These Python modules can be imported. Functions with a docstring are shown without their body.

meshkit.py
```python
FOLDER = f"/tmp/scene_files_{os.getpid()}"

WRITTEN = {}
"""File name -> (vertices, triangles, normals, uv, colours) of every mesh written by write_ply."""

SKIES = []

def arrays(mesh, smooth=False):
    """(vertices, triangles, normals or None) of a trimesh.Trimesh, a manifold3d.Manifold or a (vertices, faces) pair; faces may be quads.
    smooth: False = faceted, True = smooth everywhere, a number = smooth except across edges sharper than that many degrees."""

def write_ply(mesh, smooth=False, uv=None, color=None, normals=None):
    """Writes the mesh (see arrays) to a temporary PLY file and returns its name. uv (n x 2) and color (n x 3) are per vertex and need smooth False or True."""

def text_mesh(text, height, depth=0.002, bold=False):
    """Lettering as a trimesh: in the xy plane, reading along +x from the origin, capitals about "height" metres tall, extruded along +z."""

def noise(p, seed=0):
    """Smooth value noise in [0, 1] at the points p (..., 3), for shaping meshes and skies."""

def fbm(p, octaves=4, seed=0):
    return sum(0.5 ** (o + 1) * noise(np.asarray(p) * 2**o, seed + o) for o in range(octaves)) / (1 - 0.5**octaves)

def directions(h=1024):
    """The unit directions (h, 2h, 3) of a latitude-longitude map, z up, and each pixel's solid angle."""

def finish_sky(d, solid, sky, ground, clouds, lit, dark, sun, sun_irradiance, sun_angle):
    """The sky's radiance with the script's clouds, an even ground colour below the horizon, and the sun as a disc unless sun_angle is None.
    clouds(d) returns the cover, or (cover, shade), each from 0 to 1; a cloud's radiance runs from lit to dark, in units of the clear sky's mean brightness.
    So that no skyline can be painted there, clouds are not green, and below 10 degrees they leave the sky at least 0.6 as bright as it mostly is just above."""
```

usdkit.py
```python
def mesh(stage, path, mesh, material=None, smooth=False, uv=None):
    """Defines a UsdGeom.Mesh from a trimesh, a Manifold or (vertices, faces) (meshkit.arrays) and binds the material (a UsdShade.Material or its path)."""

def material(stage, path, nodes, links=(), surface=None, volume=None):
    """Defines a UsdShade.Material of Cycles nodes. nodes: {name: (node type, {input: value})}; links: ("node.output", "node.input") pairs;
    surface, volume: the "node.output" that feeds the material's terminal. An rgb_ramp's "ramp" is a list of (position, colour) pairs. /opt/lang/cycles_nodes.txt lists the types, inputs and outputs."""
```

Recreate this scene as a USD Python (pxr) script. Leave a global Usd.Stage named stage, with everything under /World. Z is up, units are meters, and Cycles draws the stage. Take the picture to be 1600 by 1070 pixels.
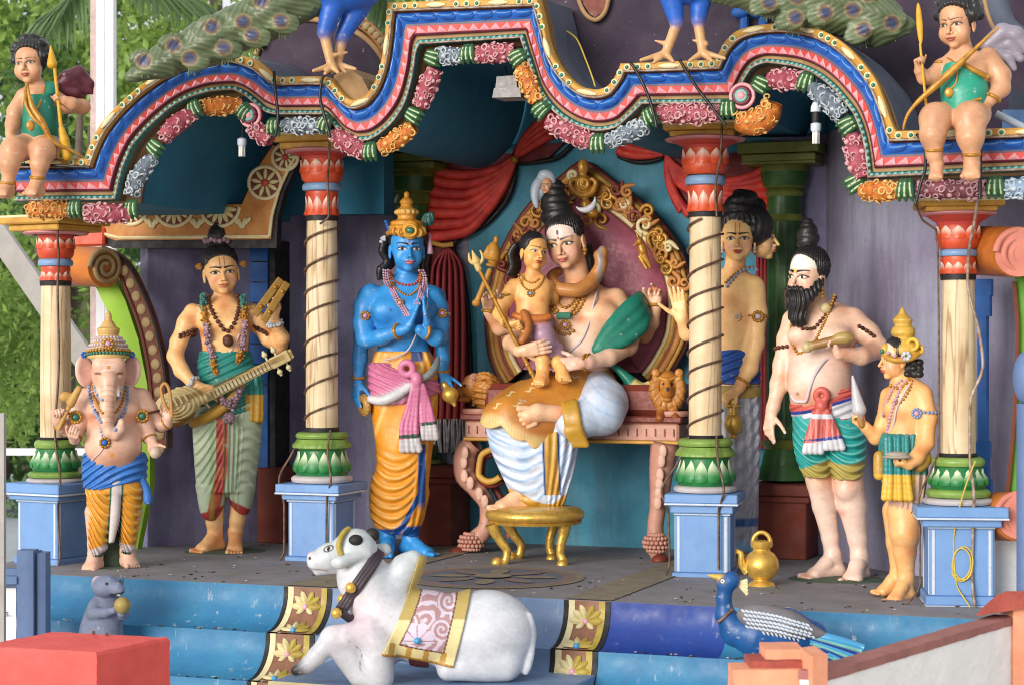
import math,random
import numpy as np
import trimesh
import usdkit,meshkit
from scipy.interpolate import PchipInterpolator
from pxr import Usd,UsdGeom,UsdLux,UsdShade,Gf,Sdf,Vt
stage=Usd.Stage.CreateInMemory()
UsdGeom.SetStageUpAxis(stage,UsdGeom.Tokens.z)
UsdGeom.SetStageMetersPerUnit(stage,1.0)
WORLD=UsdGeom.Xform.Define(stage,'/World')
stage.SetDefaultPrim(WORLD.GetPrim())
UsdGeom.Scope.Define(stage,'/World/Looks')
# ------------------------------------------------------------------ camera, sky, sun, exposure
F_PX,HORIZON,CAM_H,YAW,CAM_D=3100.0,535.0,1.12,math.radians(20.5),8.75
CS,SN=math.cos(YAW),math.sin(YAW)
CAM=np.array([CAM_D*SN,-CAM_D*CS,CAM_H])
FWD,RGT,UPV=np.array([-SN,CS,0.0]),np.array([CS,SN,0.0]),np.array([0,0,1.0])
cam=UsdGeom.Camera.Define(stage,'/World/camera')
cam.CreateFocalLengthAttr(F_PX/1600*36.0)
cam.CreateHorizontalApertureAttr(36.0)
cam.CreateVerticalApertureAttr(36.0*684/1024)
cam.CreateFStopAttr(4.0);cam.CreateFocusDistanceAttr(9.5)
cam.CreateClippingRangeAttr(Gf.Vec2f(0.1,500))
cam.CreateExposureAttr(1.55)
m4=Gf.Matrix4d(*RGT,0,*UPV,0,*(-FWD),0,*CAM,1)
cam.AddTransformOp().Set(m4)
SUN_DIR=np.array([-0.28,-1.0,0.19]);SUN_DIR/=np.linalg.norm(SUN_DIR)
sky=UsdLux.DomeLight.Define(stage,'/World/sky')
sky.CreateIntensityAttr(1.0)
skym=usdkit.material(stage,'/World/Looks/sky_look',{'sky':('sky_texture',{'sky_type':'single_scattering','sun_disc':False,'sun_elevation':math.asin(SUN_DIR[2]),'sun_rotation':math.atan2(SUN_DIR[0],SUN_DIR[1]),'aerosol_density':3.0}),'tc':('texture_coordinate',{}),'n':('noise_texture',{'scale':2.2,'detail':5}),'r':('rgb_ramp',{'ramp':[(0.25,(0.72,0.72,0.72)),(0.6,(1,1,1))]}),'m':('mix',{'mix_type':'mix','color2':(6.3,6.4,6.6)}),'bg':('background_shader',{'strength':0.05})},[('tc.generated','n.vector'),('n.fac','r.fac'),('r.color','m.fac'),('sky.color','m.color1'),('m.color','bg.color')],surface='bg.background')
UsdShade.MaterialBindingAPI.Apply(sky.GetPrim()).Bind(skym)
sky.GetPrim().SetCustomDataByKey('kind','structure')
sun=UsdLux.DistantLight.Define(stage,'/World/sun')
sun.CreateIntensityAttr(0.4);sun.CreateAngleAttr(36.0);sun.CreateColorAttr(Gf.Vec3f(1.0,0.95,0.88))
sun.GetPrim().CreateAttribute('inputs:normalize',Sdf.ValueTypeNames.Bool).Set(True)
zax=SUN_DIR;xax=np.cross([0,0,1.0],zax);xax/=np.linalg.norm(xax);yax=np.cross(zax,xax)
sun.AddTransformOp().Set(Gf.Matrix4d(*xax,0,*yax,0,*zax,0,0,0,0,1))
# ------------------------------------------------------------------ names, tags, meshes
def smooth01(t):
 t=np.clip(t,0,1)
 return t*t*(3-2*t)
_names={}
def numbered(parent,name):
 key=parent+'/'+name
 n=_names.get(key,0);_names[key]=n+1
 return key if n==0 else f'{key}_{n:03d}'
def tag(prim,label=None,cat=None,group=None,kind=None):
 p=prim.GetPrim()if hasattr(prim,'GetPrim')else prim
 for k,v in(('label',label),('category',cat),('group',group),('kind',kind)):
  if v:p.SetCustomDataByKey(k,v)
 return p
def thing(name,label=None,cat=None,loc=(0,0,0),group=None,kind=None,parent='/World'):
 x=UsdGeom.Xform.Define(stage,numbered(parent,name))
 x.AddTranslateOp().Set(Gf.Vec3d(*map(float,loc)))
 p=tag(x,label,cat,group,kind)
 _loc[p.GetPath().pathString]=np.array(loc,float)
 return p
_loc={}
def origin_of(path):
 while path and path!='/':
  if path in _loc:return _loc[path]
  path=path.rsplit('/',1)[0]
 return np.zeros(3)
def obj(name,mesh,material,parent=None,smooth=False,col=None,label=None,cat=None,group=None,kind=None):
 """mesh in world coordinates -> ONE Mesh prim under parent (a prim) or /World."""
 base=parent.GetPath().pathString if parent is not None else '/World'
 path=numbered(base,name)
 if isinstance(mesh,(list,)):mesh=join(mesh)
 if isinstance(mesh,tuple):v,f=np.asarray(mesh[0],float),np.asarray(mesh[1],int)
 elif hasattr(mesh,'to_mesh'):
  mm=mesh.to_mesh();v,f=np.array(mm.vert_properties[:,:3],float),np.array(mm.tri_verts)
 else:v,f=np.array(mesh.vertices,float),np.array(mesh.faces)
 v=v-origin_of(base)
 if col is not None:
  g=usdkit.mesh(stage,path,(v,f),MAT[material]if isinstance(material,str)else material,smooth=True if smooth else False)
  UsdGeom.PrimvarsAPI(g).CreatePrimvar('paint',Sdf.ValueTypeNames.Color3fArray,'vertex').Set(Vt.Vec3fArray.FromNumpy(np.asarray(col,np.float32)))
 else:
  g=usdkit.mesh(stage,path,(v,f),MAT[material]if isinstance(material,str)else material,smooth=smooth)
 tag(g,label,cat,group,kind)
 return g.GetPrim()
def join(ms):
 vs,fs,n=[],[],0
 for m in ms:
  if isinstance(m,tuple):v,f=np.asarray(m[0],float),np.asarray(m[1],int)
  elif hasattr(m,'to_mesh'):
   mm=m.to_mesh();v,f=np.array(mm.vert_properties[:,:3],float),np.array(mm.tri_verts)
  else:v,f=np.asarray(m.vertices,float),np.asarray(m.faces)
  if f.shape[1]==4:f=np.vstack([f[:,[0,1,2]],f[:,[0,2,3]]])
  vs.append(v);fs.append(f+n);n+=len(v)
 return(np.vstack(vs),np.vstack(fs))
# ------------------------------------------------------------------ picture coordinates -> places in the world
def at_y(px,py,y=0.0):
 """the point at depth y of the stage (y runs into the shrine) seen at a place of the photograph"""
 r=FWD+RGT*(px-800)/F_PX+UPV*(HORIZON-py)/F_PX
 t=(y-CAM[1])/r[1]
 return CAM+t*r
def at_z(px,py,z=0.0):
 r=FWD+RGT*(px-800)/F_PX+UPV*(HORIZON-py)/F_PX
 return CAM+(z-CAM[2])/r[2]*r
def at_x(px,py,x):
 r=FWD+RGT*(px-800)/F_PX+UPV*(HORIZON-py)/F_PX
 return CAM+(x-CAM[0])/r[0]*r
def at_d(px,py,d):
 return CAM+d*(FWD+RGT*(px-800)/F_PX+UPV*(HORIZON-py)/F_PX)
# ------------------------------------------------------------------ materials
MAT={}
def mat(name,color,rough=0.55,var=0.22,scale=9.0,dark=None,metal=0.0,bump=0.0,bscale=60.0,spec=0.4,speck=0.0,coat=0.0,attr=False,stain=None,stain_at=0.62,extra=None,dirt=0.0):
 """painted plaster: base colour mottled towards a darker tone, optional pale or dark flecks, fine relief."""
 color=np.array(color,float);dk=np.array(dark,float)if dark is not None else color*0.6
 nodes={'g':('geometry',{}),'n1':('noise_texture',{'scale':scale,'detail':6,'roughness':0.62}),'r1':('rgb_ramp',{'ramp':[(0.32,(1,1,1)),(0.72,(0,0,0))]}),'mx':('mix_color',{'blend_type':'mix','a':tuple(color),'b':tuple(dk)}),'mf':('math',{'math_type':'multiply','value2':var*2.0,'use_clamp':True}),'rn':('noise_texture',{'scale':scale*2.3,'detail':3}),'rr':('map_range',{'from_min':0.3,'from_max':0.7,'to_min':max(rough-0.1,0.05),'to_max':min(rough+0.14,1.0)}),'p':('principled_bsdf',{'metallic':metal,'specular_ior_level':spec,'coat_weight':coat,'coat_roughness':0.25})}
 links=[('g.position','n1.vector'),('n1.fac','r1.fac'),('r1.color','mf.value1'),('mf.value','mx.fac'),('g.position','rn.vector'),('rn.fac','rr.value'),('rr.result','p.roughness')]
 last='mx.result'
 if attr:
  nodes['at']=('attribute',{'attribute':'paint'})
  nodes['dk']=('mix_color',{'blend_type':'multiply','b':tuple(dk),'fac':1.0})
  links+=[('at.color','dk.a'),('at.color','mx.a'),('dk.result','mx.b')]
 if stain is not None:
  nodes['n2']=('noise_texture',{'scale':scale*0.45,'detail':8,'roughness':0.7})
  nodes['r2']=('rgb_ramp',{'ramp':[(stain_at-0.06,(0,0,0)),(stain_at+0.06,(1,1,1))]})
  nodes['m2']=('mix_color',{'blend_type':'mix','b':tuple(stain)})
  links+=[('g.position','n2.vector'),('n2.fac','r2.fac'),('r2.color','m2.fac'),(last,'m2.a')]
  last='m2.result'
 if speck:
  nodes['n3']=('noise_texture',{'scale':55.0,'detail':3,'roughness':0.7})
  nodes['r3']=('rgb_ramp',{'ramp':[(0.70,(0,0,0)),(0.76,(speck,speck,speck))]})
  nodes['m3']=('mix_color',{'blend_type':'mix','b':(0.62,0.6,0.55)})
  links+=[('g.position','n3.vector'),('n3.fac','r3.fac'),('r3.color','m3.fac'),(last,'m3.a')]
  last='m3.result'
 if dirt:
  nodes['n4']=('noise_texture',{'scale':38.0,'detail':5,'roughness':0.75})
  nodes['r4']=('rgb_ramp',{'ramp':[(0.58,(0,0,0)),(0.72,(dirt,dirt,dirt))]})
  nodes['m4']=('mix_color',{'blend_type':'mix','b':(0.06,0.05,0.04)})
  links+=[('g.position','n4.vector'),('n4.fac','r4.fac'),('r4.color','m4.fac'),(last,'m4.a')]
  last='m4.result'
 if bump:
  nodes['bn']=('noise_texture',{'scale':bscale,'detail':4,'roughness':0.6})
  nodes['b']=('bump',{'strength':bump,'distance':0.01})
  links+=[('g.position','bn.vector'),('bn.fac','b.height'),('b.normal','p.normal')]
 if extra:
  last=extra(nodes,links,last)
 links.append((last,'p.base_color'))
 MAT[name]=usdkit.material(stage,'/World/Looks/'+name,nodes,links,surface='p.BSDF')
 return MAT[name]
mat('paint',(1,1,1),rough=0.42,var=0.16,scale=22,dark=(0.62,0.55,0.5),bump=0.12,bscale=90,attr=True,dirt=0.16,coat=0.08)
mat('paint_rough',(1,1,1),rough=0.7,var=0.25,scale=14,dark=(0.6,0.58,0.55),bump=0.25,bscale=70,attr=True,dirt=0.3)
mat('gold',(0.78,0.50,0.11),rough=0.32,var=0.35,scale=18,dark=(0.46,0.26,0.05),metal=0.6,bump=0.2,bscale=45)
mat('hair_black',(0.018,0.017,0.018),rough=0.38,var=0.2,scale=20,bump=0.2)
mat('cable_brown',(0.20,0.11,0.07),rough=0.4,var=0.5,scale=30,dark=(0.03,0.02,0.015))
mat('cable_clear',(0.42,0.36,0.30),rough=0.3,var=0.6,scale=25,dark=(0.16,0.09,0.06))
mat('cable_black',(0.012,0.012,0.013),rough=0.4)
mat('wire_yellow',(0.55,0.40,0.06),rough=0.4,var=0.2)
def rough(mesh,amp=0.003,h=0.03,s=14.0):
 """worn masonry: splits the faces and lets the surface and its edges wander"""
 v,f=join([mesh]);v,f=trimesh.remesh.subdivide_to_size(v,f,h);d=np.stack([meshkit.fbm(v*s,3,k)for k in(1,2,3)],1)-.5;e=np.stack([meshkit.noise(v*s*4,k)for k in(5,6,7)],1)-.5
 return(v+d*amp*2+e*amp*.7,f)
# ------------------------------------------------------------------ mesh helpers
def box(lo,hi):
 lo,hi=np.minimum(lo,hi),np.maximum(lo,hi)
 b=trimesh.creation.box(hi-lo);b.apply_translation((np.array(lo)+hi)/2)
 return(np.array(b.vertices),np.array(b.faces))
def rbox(lo,hi,r=0.006):
 """box with chamfered edges"""
 lo,hi=np.minimum(lo,hi).astype(float),np.maximum(lo,hi).astype(float)
 c,h=(lo+hi)/2,(hi-lo)/2
 r=min(r,0.4*h.min())
 pts=[]
 for sx in(-1,1):
  for sy in(-1,1):
   for sz in(-1,1):
    s=np.array([sx,sy,sz])
    for k in range(3):
     d=h-r;d[k]=h[k]
     pts.append(c+s*d)
 hull=trimesh.convex.convex_hull(np.array(pts))
 return(np.array(hull.vertices),np.array(hull.faces))
def grid_faces(nu,nv,closed_u=False,closed_v=False):
 iu=np.arange(nu if closed_u else nu-1);iv=np.arange(nv if closed_v else nv-1)
 a,b=np.meshgrid(iu,iv,indexing='ij');a,b=a.ravel(),b.ravel();a2,b2=(a+1)%nu,(b+1)%nv
 q=np.stack([a*nv+b,a2*nv+b,a2*nv+b2,a*nv+b2],1)
 return np.vstack([q[:,[0,1,2]],q[:,[0,2,3]]])
def tube(path,r,n=8,caps=True):
 """round tube along a polyline; r scalar or per point"""
 P=np.asarray(path,float);m=len(P)
 r=np.broadcast_to(np.asarray(r,float),(m,))
 T=np.gradient(P,axis=0);T/=np.maximum(np.linalg.norm(T,axis=1,keepdims=True),1e-12)
 up=np.array([0,0,1.0])if abs(T[0][2])<0.9 else np.array([1.0,0,0])
 N=np.cross(T[0],up);N/=np.linalg.norm(N);Ns=[N]
 for i in range(1,m):
  N=Ns[-1]-T[i]*np.dot(Ns[-1],T[i]);l=np.linalg.norm(N)
  Ns.append(N/l if l>1e-9 else Ns[-1])
 Ns=np.array(Ns);B=np.cross(T,Ns)
 a=np.linspace(0,2*np.pi,n,endpoint=False)
 V=P[:,None]+r[:,None,None]*(np.cos(a)[None,:,None]*Ns[:,None]+np.sin(a)[None,:,None]*B[:,None])
 V=V.reshape(-1,3);Fs=[grid_faces(m,n,False,True)]
 if caps:
  V=np.vstack([V,P[0],P[-1]]);k=m*n;i=np.arange(n);j=(i+1)%n
  Fs.append(np.stack([np.full(n,k),j,i],1));Fs.append(np.stack([np.full(n,k+1),(m-1)*n+i,(m-1)*n+j],1))
 return(V,np.vstack(Fs)[:,::-1])
def resample(P,n):
 P=np.asarray(P,float);d=np.r_[0,np.cumsum(np.linalg.norm(np.diff(P,axis=0),axis=1))]
 t=np.linspace(0,d[-1],n)
 return np.stack([np.interp(t,d,P[:,k])for k in range(P.shape[1])],1)
def spline(P,n):
 """smooth curve through the points, evenly sampled"""
 P=np.asarray(P,float)
 if len(P)<3:return resample(P,n)
 d=np.r_[0,np.cumsum(np.maximum(np.linalg.norm(np.diff(P,axis=0),axis=1),1e-9))]
 t=np.linspace(0,d[-1],max(200,n*4))
 Q=np.stack([PchipInterpolator(d,P[:,k])(t)for k in range(P.shape[1])],1)
 return resample(Q,n)
def lathe(profile,center=(0,0,0),n=40,lobes=0,lobe_amp=0.0,sx=1.0,sy=1.0):
 """profile: (r, z) from bottom to top, turned about z; lobes pinch it into petals"""
 pr=np.asarray(profile,float);m=len(pr)
 a=np.linspace(0,2*np.pi,n,endpoint=False)
 rr=pr[:,0][:,None]*(1+(lobe_amp*np.abs(np.sin(a*lobes/2))[None]if lobes else 0)*np.ones((m,1)))
 V=np.stack([rr*np.cos(a)*sx,rr*np.sin(a)*sy,np.repeat(pr[:,1][:,None],n,1)],-1).reshape(-1,3)
 f=[grid_faces(m,n,False,True)]
 V=np.vstack([V,[0,0,pr[0,1]],[0,0,pr[-1,1]]]);k=m*n;i=np.arange(n);j=(i+1)%n
 f.append(np.stack([np.full(n,k),j,i],1));f.append(np.stack([np.full(n,k+1),(m-1)*n+i,(m-1)*n+j],1))
 F=np.vstack(f);F[:len(f[0])]=F[:len(f[0])][:,::-1]
 return(V+np.array(center,float),F)
_ICO={}
def ball(c,r,sub=1):
 if sub not in _ICO:
  s=trimesh.creation.icosphere(sub);_ICO[sub]=(np.array(s.vertices),np.array(s.faces))
 v,f=_ICO[sub]
 return(v*r+np.asarray(c,float),f)
def xf(mesh,M=None,t=None):
 v,f=mesh
 if M is not None:v=v@np.asarray(M).T
 if t is not None:v=v+np.asarray(t)
 return(v,f)
def prism(poly,y0,y1,to3=None):
 """solid from an (x, z) outline between depths y0 and y1 (to3 maps a point and a depth elsewhere)"""
 from shapely.geometry import Polygon
 pg=Polygon(poly)
 if not pg.is_valid:pg=pg.buffer(0)
 m=trimesh.creation.extrude_polygon(pg,1.0,engine='earcut')if pg.geom_type=='Polygon' else trimesh.util.concatenate([trimesh.creation.extrude_polygon(g,1.0,engine='earcut')for g in pg.geoms])
 v=np.array(m.vertices);f=np.array(m.faces)
 V=np.stack([v[:,0],y0+(y1-y0)*v[:,2],v[:,1]],1)
 f=f[:,::-1]
 return(V,f)if y1>y0 else(V,f[:,::-1])
def px_poly(pts,y):
 """outline given in photograph pixels, laid on the plane at depth y: (x, z) pairs"""
 w=np.array([at_y(a,b,y)for a,b in pts]);return w[:,[0,2]]
def px_prism(pts,y0,thick):
 return prism(px_poly(pts,y0),y0,y0+thick)
# ================================================================== the stage: ground, platform, steps, walls
def S(r,g,b,k=0.85):
 c=np.array([r,g,b],float)/255
 return tuple(np.where(c<=0.04045,c/12.92,((c+0.055)/1.055)**2.4)*k)
rng=np.random.default_rng(7)
mat('ground_dust',S(214,204,190),rough=0.9,var=0.3,scale=2,bump=0.3)
mat('pavement_pale',S(196,205,214),rough=0.8,var=0.2,scale=3)
mat('floor_grey',S(146,142,148),rough=0.75,var=0.35,scale=5,dark=S(112,110,110),stain=S(120,124,110),stain_at=0.6,speck=0.8,bump=0.12,dirt=0.5)
def drips(nodes,links,last):
 """bird droppings and dust: pale streaks that run down the risers"""
 nodes['dm']=('mapping',{'scale':(26,26,7)})
 nodes['dn']=('noise_texture',{'scale':1.0,'detail':4,'roughness':0.65})
 nodes['dr']=('rgb_ramp',{'ramp':[(0.61,(0,0,0)),(0.72,(0.8,0.8,0.8))]})
 nodes['dx']=('mix_color',{'blend_type':'mix','b':(0.5,0.5,0.48)});nodes['dc']=('noise_texture',{'scale':3.2,'detail':3});nodes['dq']=('rgb_ramp',{'ramp':[(0.47,(0.08,0.08,0.08)),(0.62,(1,1,1))]});nodes['dz']=('math',{'math_type':'multiply'})
 links+=[('g.position','dm.vector'),('dm.vector','dn.vector'),('dn.fac','dr.fac'),('g.position','dc.vector'),('dc.fac','dq.fac'),('dr.color','dz.value1'),('dq.color','dz.value2'),('dz.value','dx.fac'),(last,'dx.a')]
 return 'dx.result'
mat('step_blue',S(52,128,168),rough=0.5,var=0.3,scale=6,dark=S(34,98,150),bump=0.1,dirt=0.5,extra=drips)
mat('step_royal',S(30,66,146),rough=0.5,var=0.3,scale=6,dark=S(26,44,120),bump=0.1,dirt=0.4,extra=drips)
mat('step_pale',S(128,152,184),rough=0.5,var=0.4,scale=5,dark=S(88,118,160),bump=0.1,dirt=0.4,extra=drips)
def streaks(nodes,links,last):
 nodes['dm']=('mapping',{'scale':(8,8,0.9)});nodes['dn']=('noise_texture',{'scale':1.0,'detail':6,'roughness':0.7});nodes['dr']=('rgb_ramp',{'ramp':[(0.45,(0,0,0)),(0.75,(0.55,0.55,0.55))]});nodes['dx']=('mix_color',{'blend_type':'mix','b':(0.06,0.055,0.06)})
 links+=[('g.position','dm.vector'),('dm.vector','dn.vector'),('dn.fac','dr.fac'),('dr.color','dx.fac'),(last,'dx.a')]
 return 'dx.result'
mat('wall_grey',S(158,162,182),rough=0.85,var=0.5,scale=2.2,dark=S(132,122,150),bump=0.5,bscale=24,dirt=0.4,extra=streaks)
mat('wall_violet',S(162,162,196),rough=0.8,var=0.6,scale=1.8,dark=S(112,104,142),bump=0.4,bscale=24,dirt=.3,extra=streaks)
mat('wall_teal',S(92,168,192),rough=0.7,var=0.5,scale=2.5,dark=S(58,134,164),bump=0.45,bscale=26,dirt=0.35,extra=streaks)
mat('vault_teal',S(40,116,146),rough=0.75,var=0.35,scale=3,dark=S(28,92,120),bump=0.1)
mat('roof_plum',S(72,58,74),rough=0.85,var=0.5,scale=3,dark=S(44,36,52),bump=0.2,speck=0.5)
mat('roof_slate',S(96,104,122),rough=0.8,var=0.4,scale=3,dark=S(70,76,90),bump=0.2,speck=0.4)
mat('rim_tan',S(186,150,104),rough=0.7,var=0.35,scale=8,dark=S(130,96,64),dirt=0.4)
mat('black_line',(0.012,0.011,0.013),rough=0.6)
mat('ochre',S(214,166,72),rough=0.5,var=0.35,scale=14,dark=S(160,108,44),bump=0.15,dirt=0.5)
mat('cream',S(232,220,176),rough=0.55,var=0.25,scale=16,dark=S(190,172,120),bump=0.12,dirt=0.4)
mat('gem_green',S(44,120,96),rough=0.3,var=0.3,coat=0.3)
mat('petal_blue',S(30,104,200),rough=0.4,var=0.3,scale=16,dark=S(20,66,150),dirt=0.3,coat=0.1)
mat('petal_edge',S(120,176,232),rough=0.4,var=0.2,dirt=0.3)
mat('band_mauve',S(122,108,124),rough=0.55,var=0.3,scale=16,dirt=0.4)
mat('tooth_red',S(224,84,78),rough=0.5,var=0.25,scale=18,dirt=0.4)
mat('tooth_pink',S(238,172,180),rough=0.5,var=0.25,scale=18,dark=S(214,130,138),dirt=0.45)
mat('fillet_maroon',S(120,44,62),rough=0.5,var=0.3,scale=12,dirt=0.3)
mat('bead_teal',S(120,190,180),rough=0.45,var=0.3,scale=20,dirt=0.4)
mat('teal_dark',S(52,116,112),rough=0.5,var=0.3,dirt=0.4)
def tworel(nodes,links,last):
 """white edges brushed over the proud ridges of the flowers"""
 return last
for nm,c1,c2 in(('garland_pink',S(190,92,106),S(120,40,56)),('garland_orange',S(222,134,46),S(160,74,22)),('garland_grey',S(128,142,156),S(70,80,92)),('garland_maroon',S(142,78,88),S(88,36,46)),('garland_blue',S(150,180,208),S(96,124,156))):
 mat(nm,c1,rough=0.55,var=0.5,scale=30,dark=c2,bump=0.5,bscale=110,dirt=0.5)
for nm,c1 in(('rosette_pink',S(226,172,176)),('rosette_orange',S(240,190,110)),('rosette_grey',S(196,206,214)),('rosette_maroon',S(206,160,168)),('rosette_blue',S(206,222,236))):
 mat(nm,c1,rough=0.55,var=0.5,scale=40,bump=0.3,dirt=0.55)
mat('leaf_clasp',S(70,106,74),rough=0.4,var=0.5,scale=26,dark=S(34,86,50),coat=0.15,dirt=0.3)
mat('leaf_pale',S(190,208,160),rough=0.4,var=0.3,dirt=0.4)
mat('pedestal_blue',S(116,158,210),rough=0.5,var=0.25,scale=7,dark=S(100,136,190),bump=0.08,dirt=0.25,speck=0.35)
mat('pedestal_line',S(206,218,234),rough=0.5,var=0.25,scale=9,dirt=0.35)
def lotus(nodes,links,last):return last
mat('lotus_orange',S(222,92,52),rough=0.45,var=0.45,scale=10,dark=S(176,50,30),dirt=0.35,coat=0.1)
mat('lotus_white',S(240,216,200),rough=0.5,var=0.3,scale=16,dark=S(232,150,120),dirt=0.4)
mat('bell_red',S(204,72,64),rough=0.45,var=0.3,dirt=0.3)
mat('bell_pink',S(222,150,156),rough=0.5,var=0.3,dirt=0.4)
mat('ring_blue',S(130,164,206),rough=0.4,var=0.3,dirt=0.3)
mat('ring_green',S(140,170,84),rough=0.4,var=0.35,scale=14,dark=S(88,124,50),dirt=0.35)
mat('lotus_green',S(40,132,70),rough=0.38,var=0.4,scale=10,dark=S(18,84,50),dirt=0.25,coat=0.1)
mat('lotus_leaf',S(206,226,180),rough=0.45,var=0.4,scale=14,dark=S(120,180,100),dirt=0.25)
mat('torus_white',S(206,198,200),rough=0.6,var=0.3,dirt=0.5)
def grain(nodes,links,last):
 """brushed-on wood grain: long dark streaks with knots"""
 nodes['gm']=('mapping',{'scale':(15,15,.75)})
 nodes['gn']=('noise_texture',{'scale':1.0,'detail':3,'roughness':0.5,'distortion':0.5})
 nodes['gf']=('math',{'math_type':'multiply','value2':5.0})
 nodes['gg']=('math',{'math_type':'fraction'})
 nodes['gr']=('rgb_ramp',{'ramp':[(0.0,(0.12,0.12,0.12)),(0.5,(0,0,0)),(0.78,(0.16,0.16,0.16)),(0.93,(0.75,0.75,0.75)),(1.0,(0.3,0.3,0.3))]})
 nodes['gx']=('mix_color',{'blend_type':'mix','b':S(134,98,62)})
 links+=[('g.position','gm.vector'),('gm.vector','gn.vector'),('gn.fac','gf.value1'),('gf.value','gg.value1'),('gg.value','gr.fac'),('gr.color','gx.fac'),(last,'gx.a')]
 return 'gx.result'
mat('shaft_wood',S(234,216,182),rough=0.5,var=0.35,scale=5,dark=S(196,164,118),extra=grain)
mat('pilaster_green',S(64,116,50),rough=0.4,var=0.5,scale=6,dark=S(24,56,24),coat=0.1)
mat('pilaster_olive',S(132,140,66),rough=0.45,var=0.4,scale=8,dark=S(76,92,40))
mat('plinth_brown',S(140,66,50),rough=0.7,var=0.35,scale=5,dark=S(80,32,26))
mat('wall_blue',S(44,112,196),rough=0.6,var=0.4,scale=5,dark=S(22,60,128))
mat('frieze_tan',S(208,146,74),rough=0.6,var=0.4,scale=10,dark=S(150,86,40),dirt=0.2)
mat('frieze_brown',S(120,58,44),rough=0.6,var=0.3,scale=10)
mat('roll_orange',S(214,128,46),rough=0.55,var=0.45,scale=6,dark=S(150,80,40),dirt=0.2)
mat('scroll_pink',S(216,138,120),rough=0.6,var=0.3,scale=10,dark=S(180,100,86))
mat('arch_lime',S(150,190,40),rough=0.6,var=0.3,scale=5,dark=S(110,160,30))
mat('arch_lime_dark',S(84,150,14),rough=0.6,var=0.3,scale=5)
mat('border_brown',S(118,62,42),rough=0.6,var=0.3,scale=14)
mat('disc_tan',S(178,152,108),rough=0.6,var=0.3,scale=20)
mat('curtain_red',S(242,80,64),rough=0.6,var=0.45,scale=10,dark=S(168,38,42),bump=0.15)
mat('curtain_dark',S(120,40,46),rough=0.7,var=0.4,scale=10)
mat('fringe_silver',S(186,180,182),rough=0.5,var=0.5,scale=24,dark=S(110,104,108))
mat('white_wash',S(250,250,250,.92),rough=0.8,var=0.25,scale=4,dark=S(226,226,224),bump=0.15,dirt=0.3)
g=80.0
obj('ground',(np.array([[-g,-g,-0.60],[g,-g,-0.60],[g,g*1.6,-0.60],[-g,g*1.6,-0.60]]),np.array([[0,1,2],[0,2,3]])),'ground_dust',kind='structure')
plat=thing('platform',kind='structure')
obj('floor_slab',prism([(-2.9,-0.59),(2.35,-0.59),(2.35,0.0),(-2.9,0.0)],0.0,2.7),'floor_grey',plat)
def flat_ring(c,r0,r1,z,n=72,a0=0,a1=2*np.pi,th=0.002):
 a=np.linspace(a0,a1,n);V=[]
 for r in(r0,r1):V.append(np.stack([c[0]+r*np.cos(a),c[1]+r*np.sin(a),np.full(n,z)],1))
 return(np.vstack(V),grid_faces(2,n))
fc=(-0.335,0.63)
mat('rosette_ochre_paint',S(150,138,112),rough=0.8,var=0.5,scale=10,dark=S(120,112,100),dirt=0.5)
mat('rosette_red_paint',S(142,112,104),rough=0.8,var=0.5,scale=10,dark=S(118,110,106),dirt=0.5)
mat('rosette_blue_paint',S(98,108,128),rough=0.8,var=0.5,scale=10,dark=S(104,104,108),dirt=0.5)
med=plat
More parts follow.
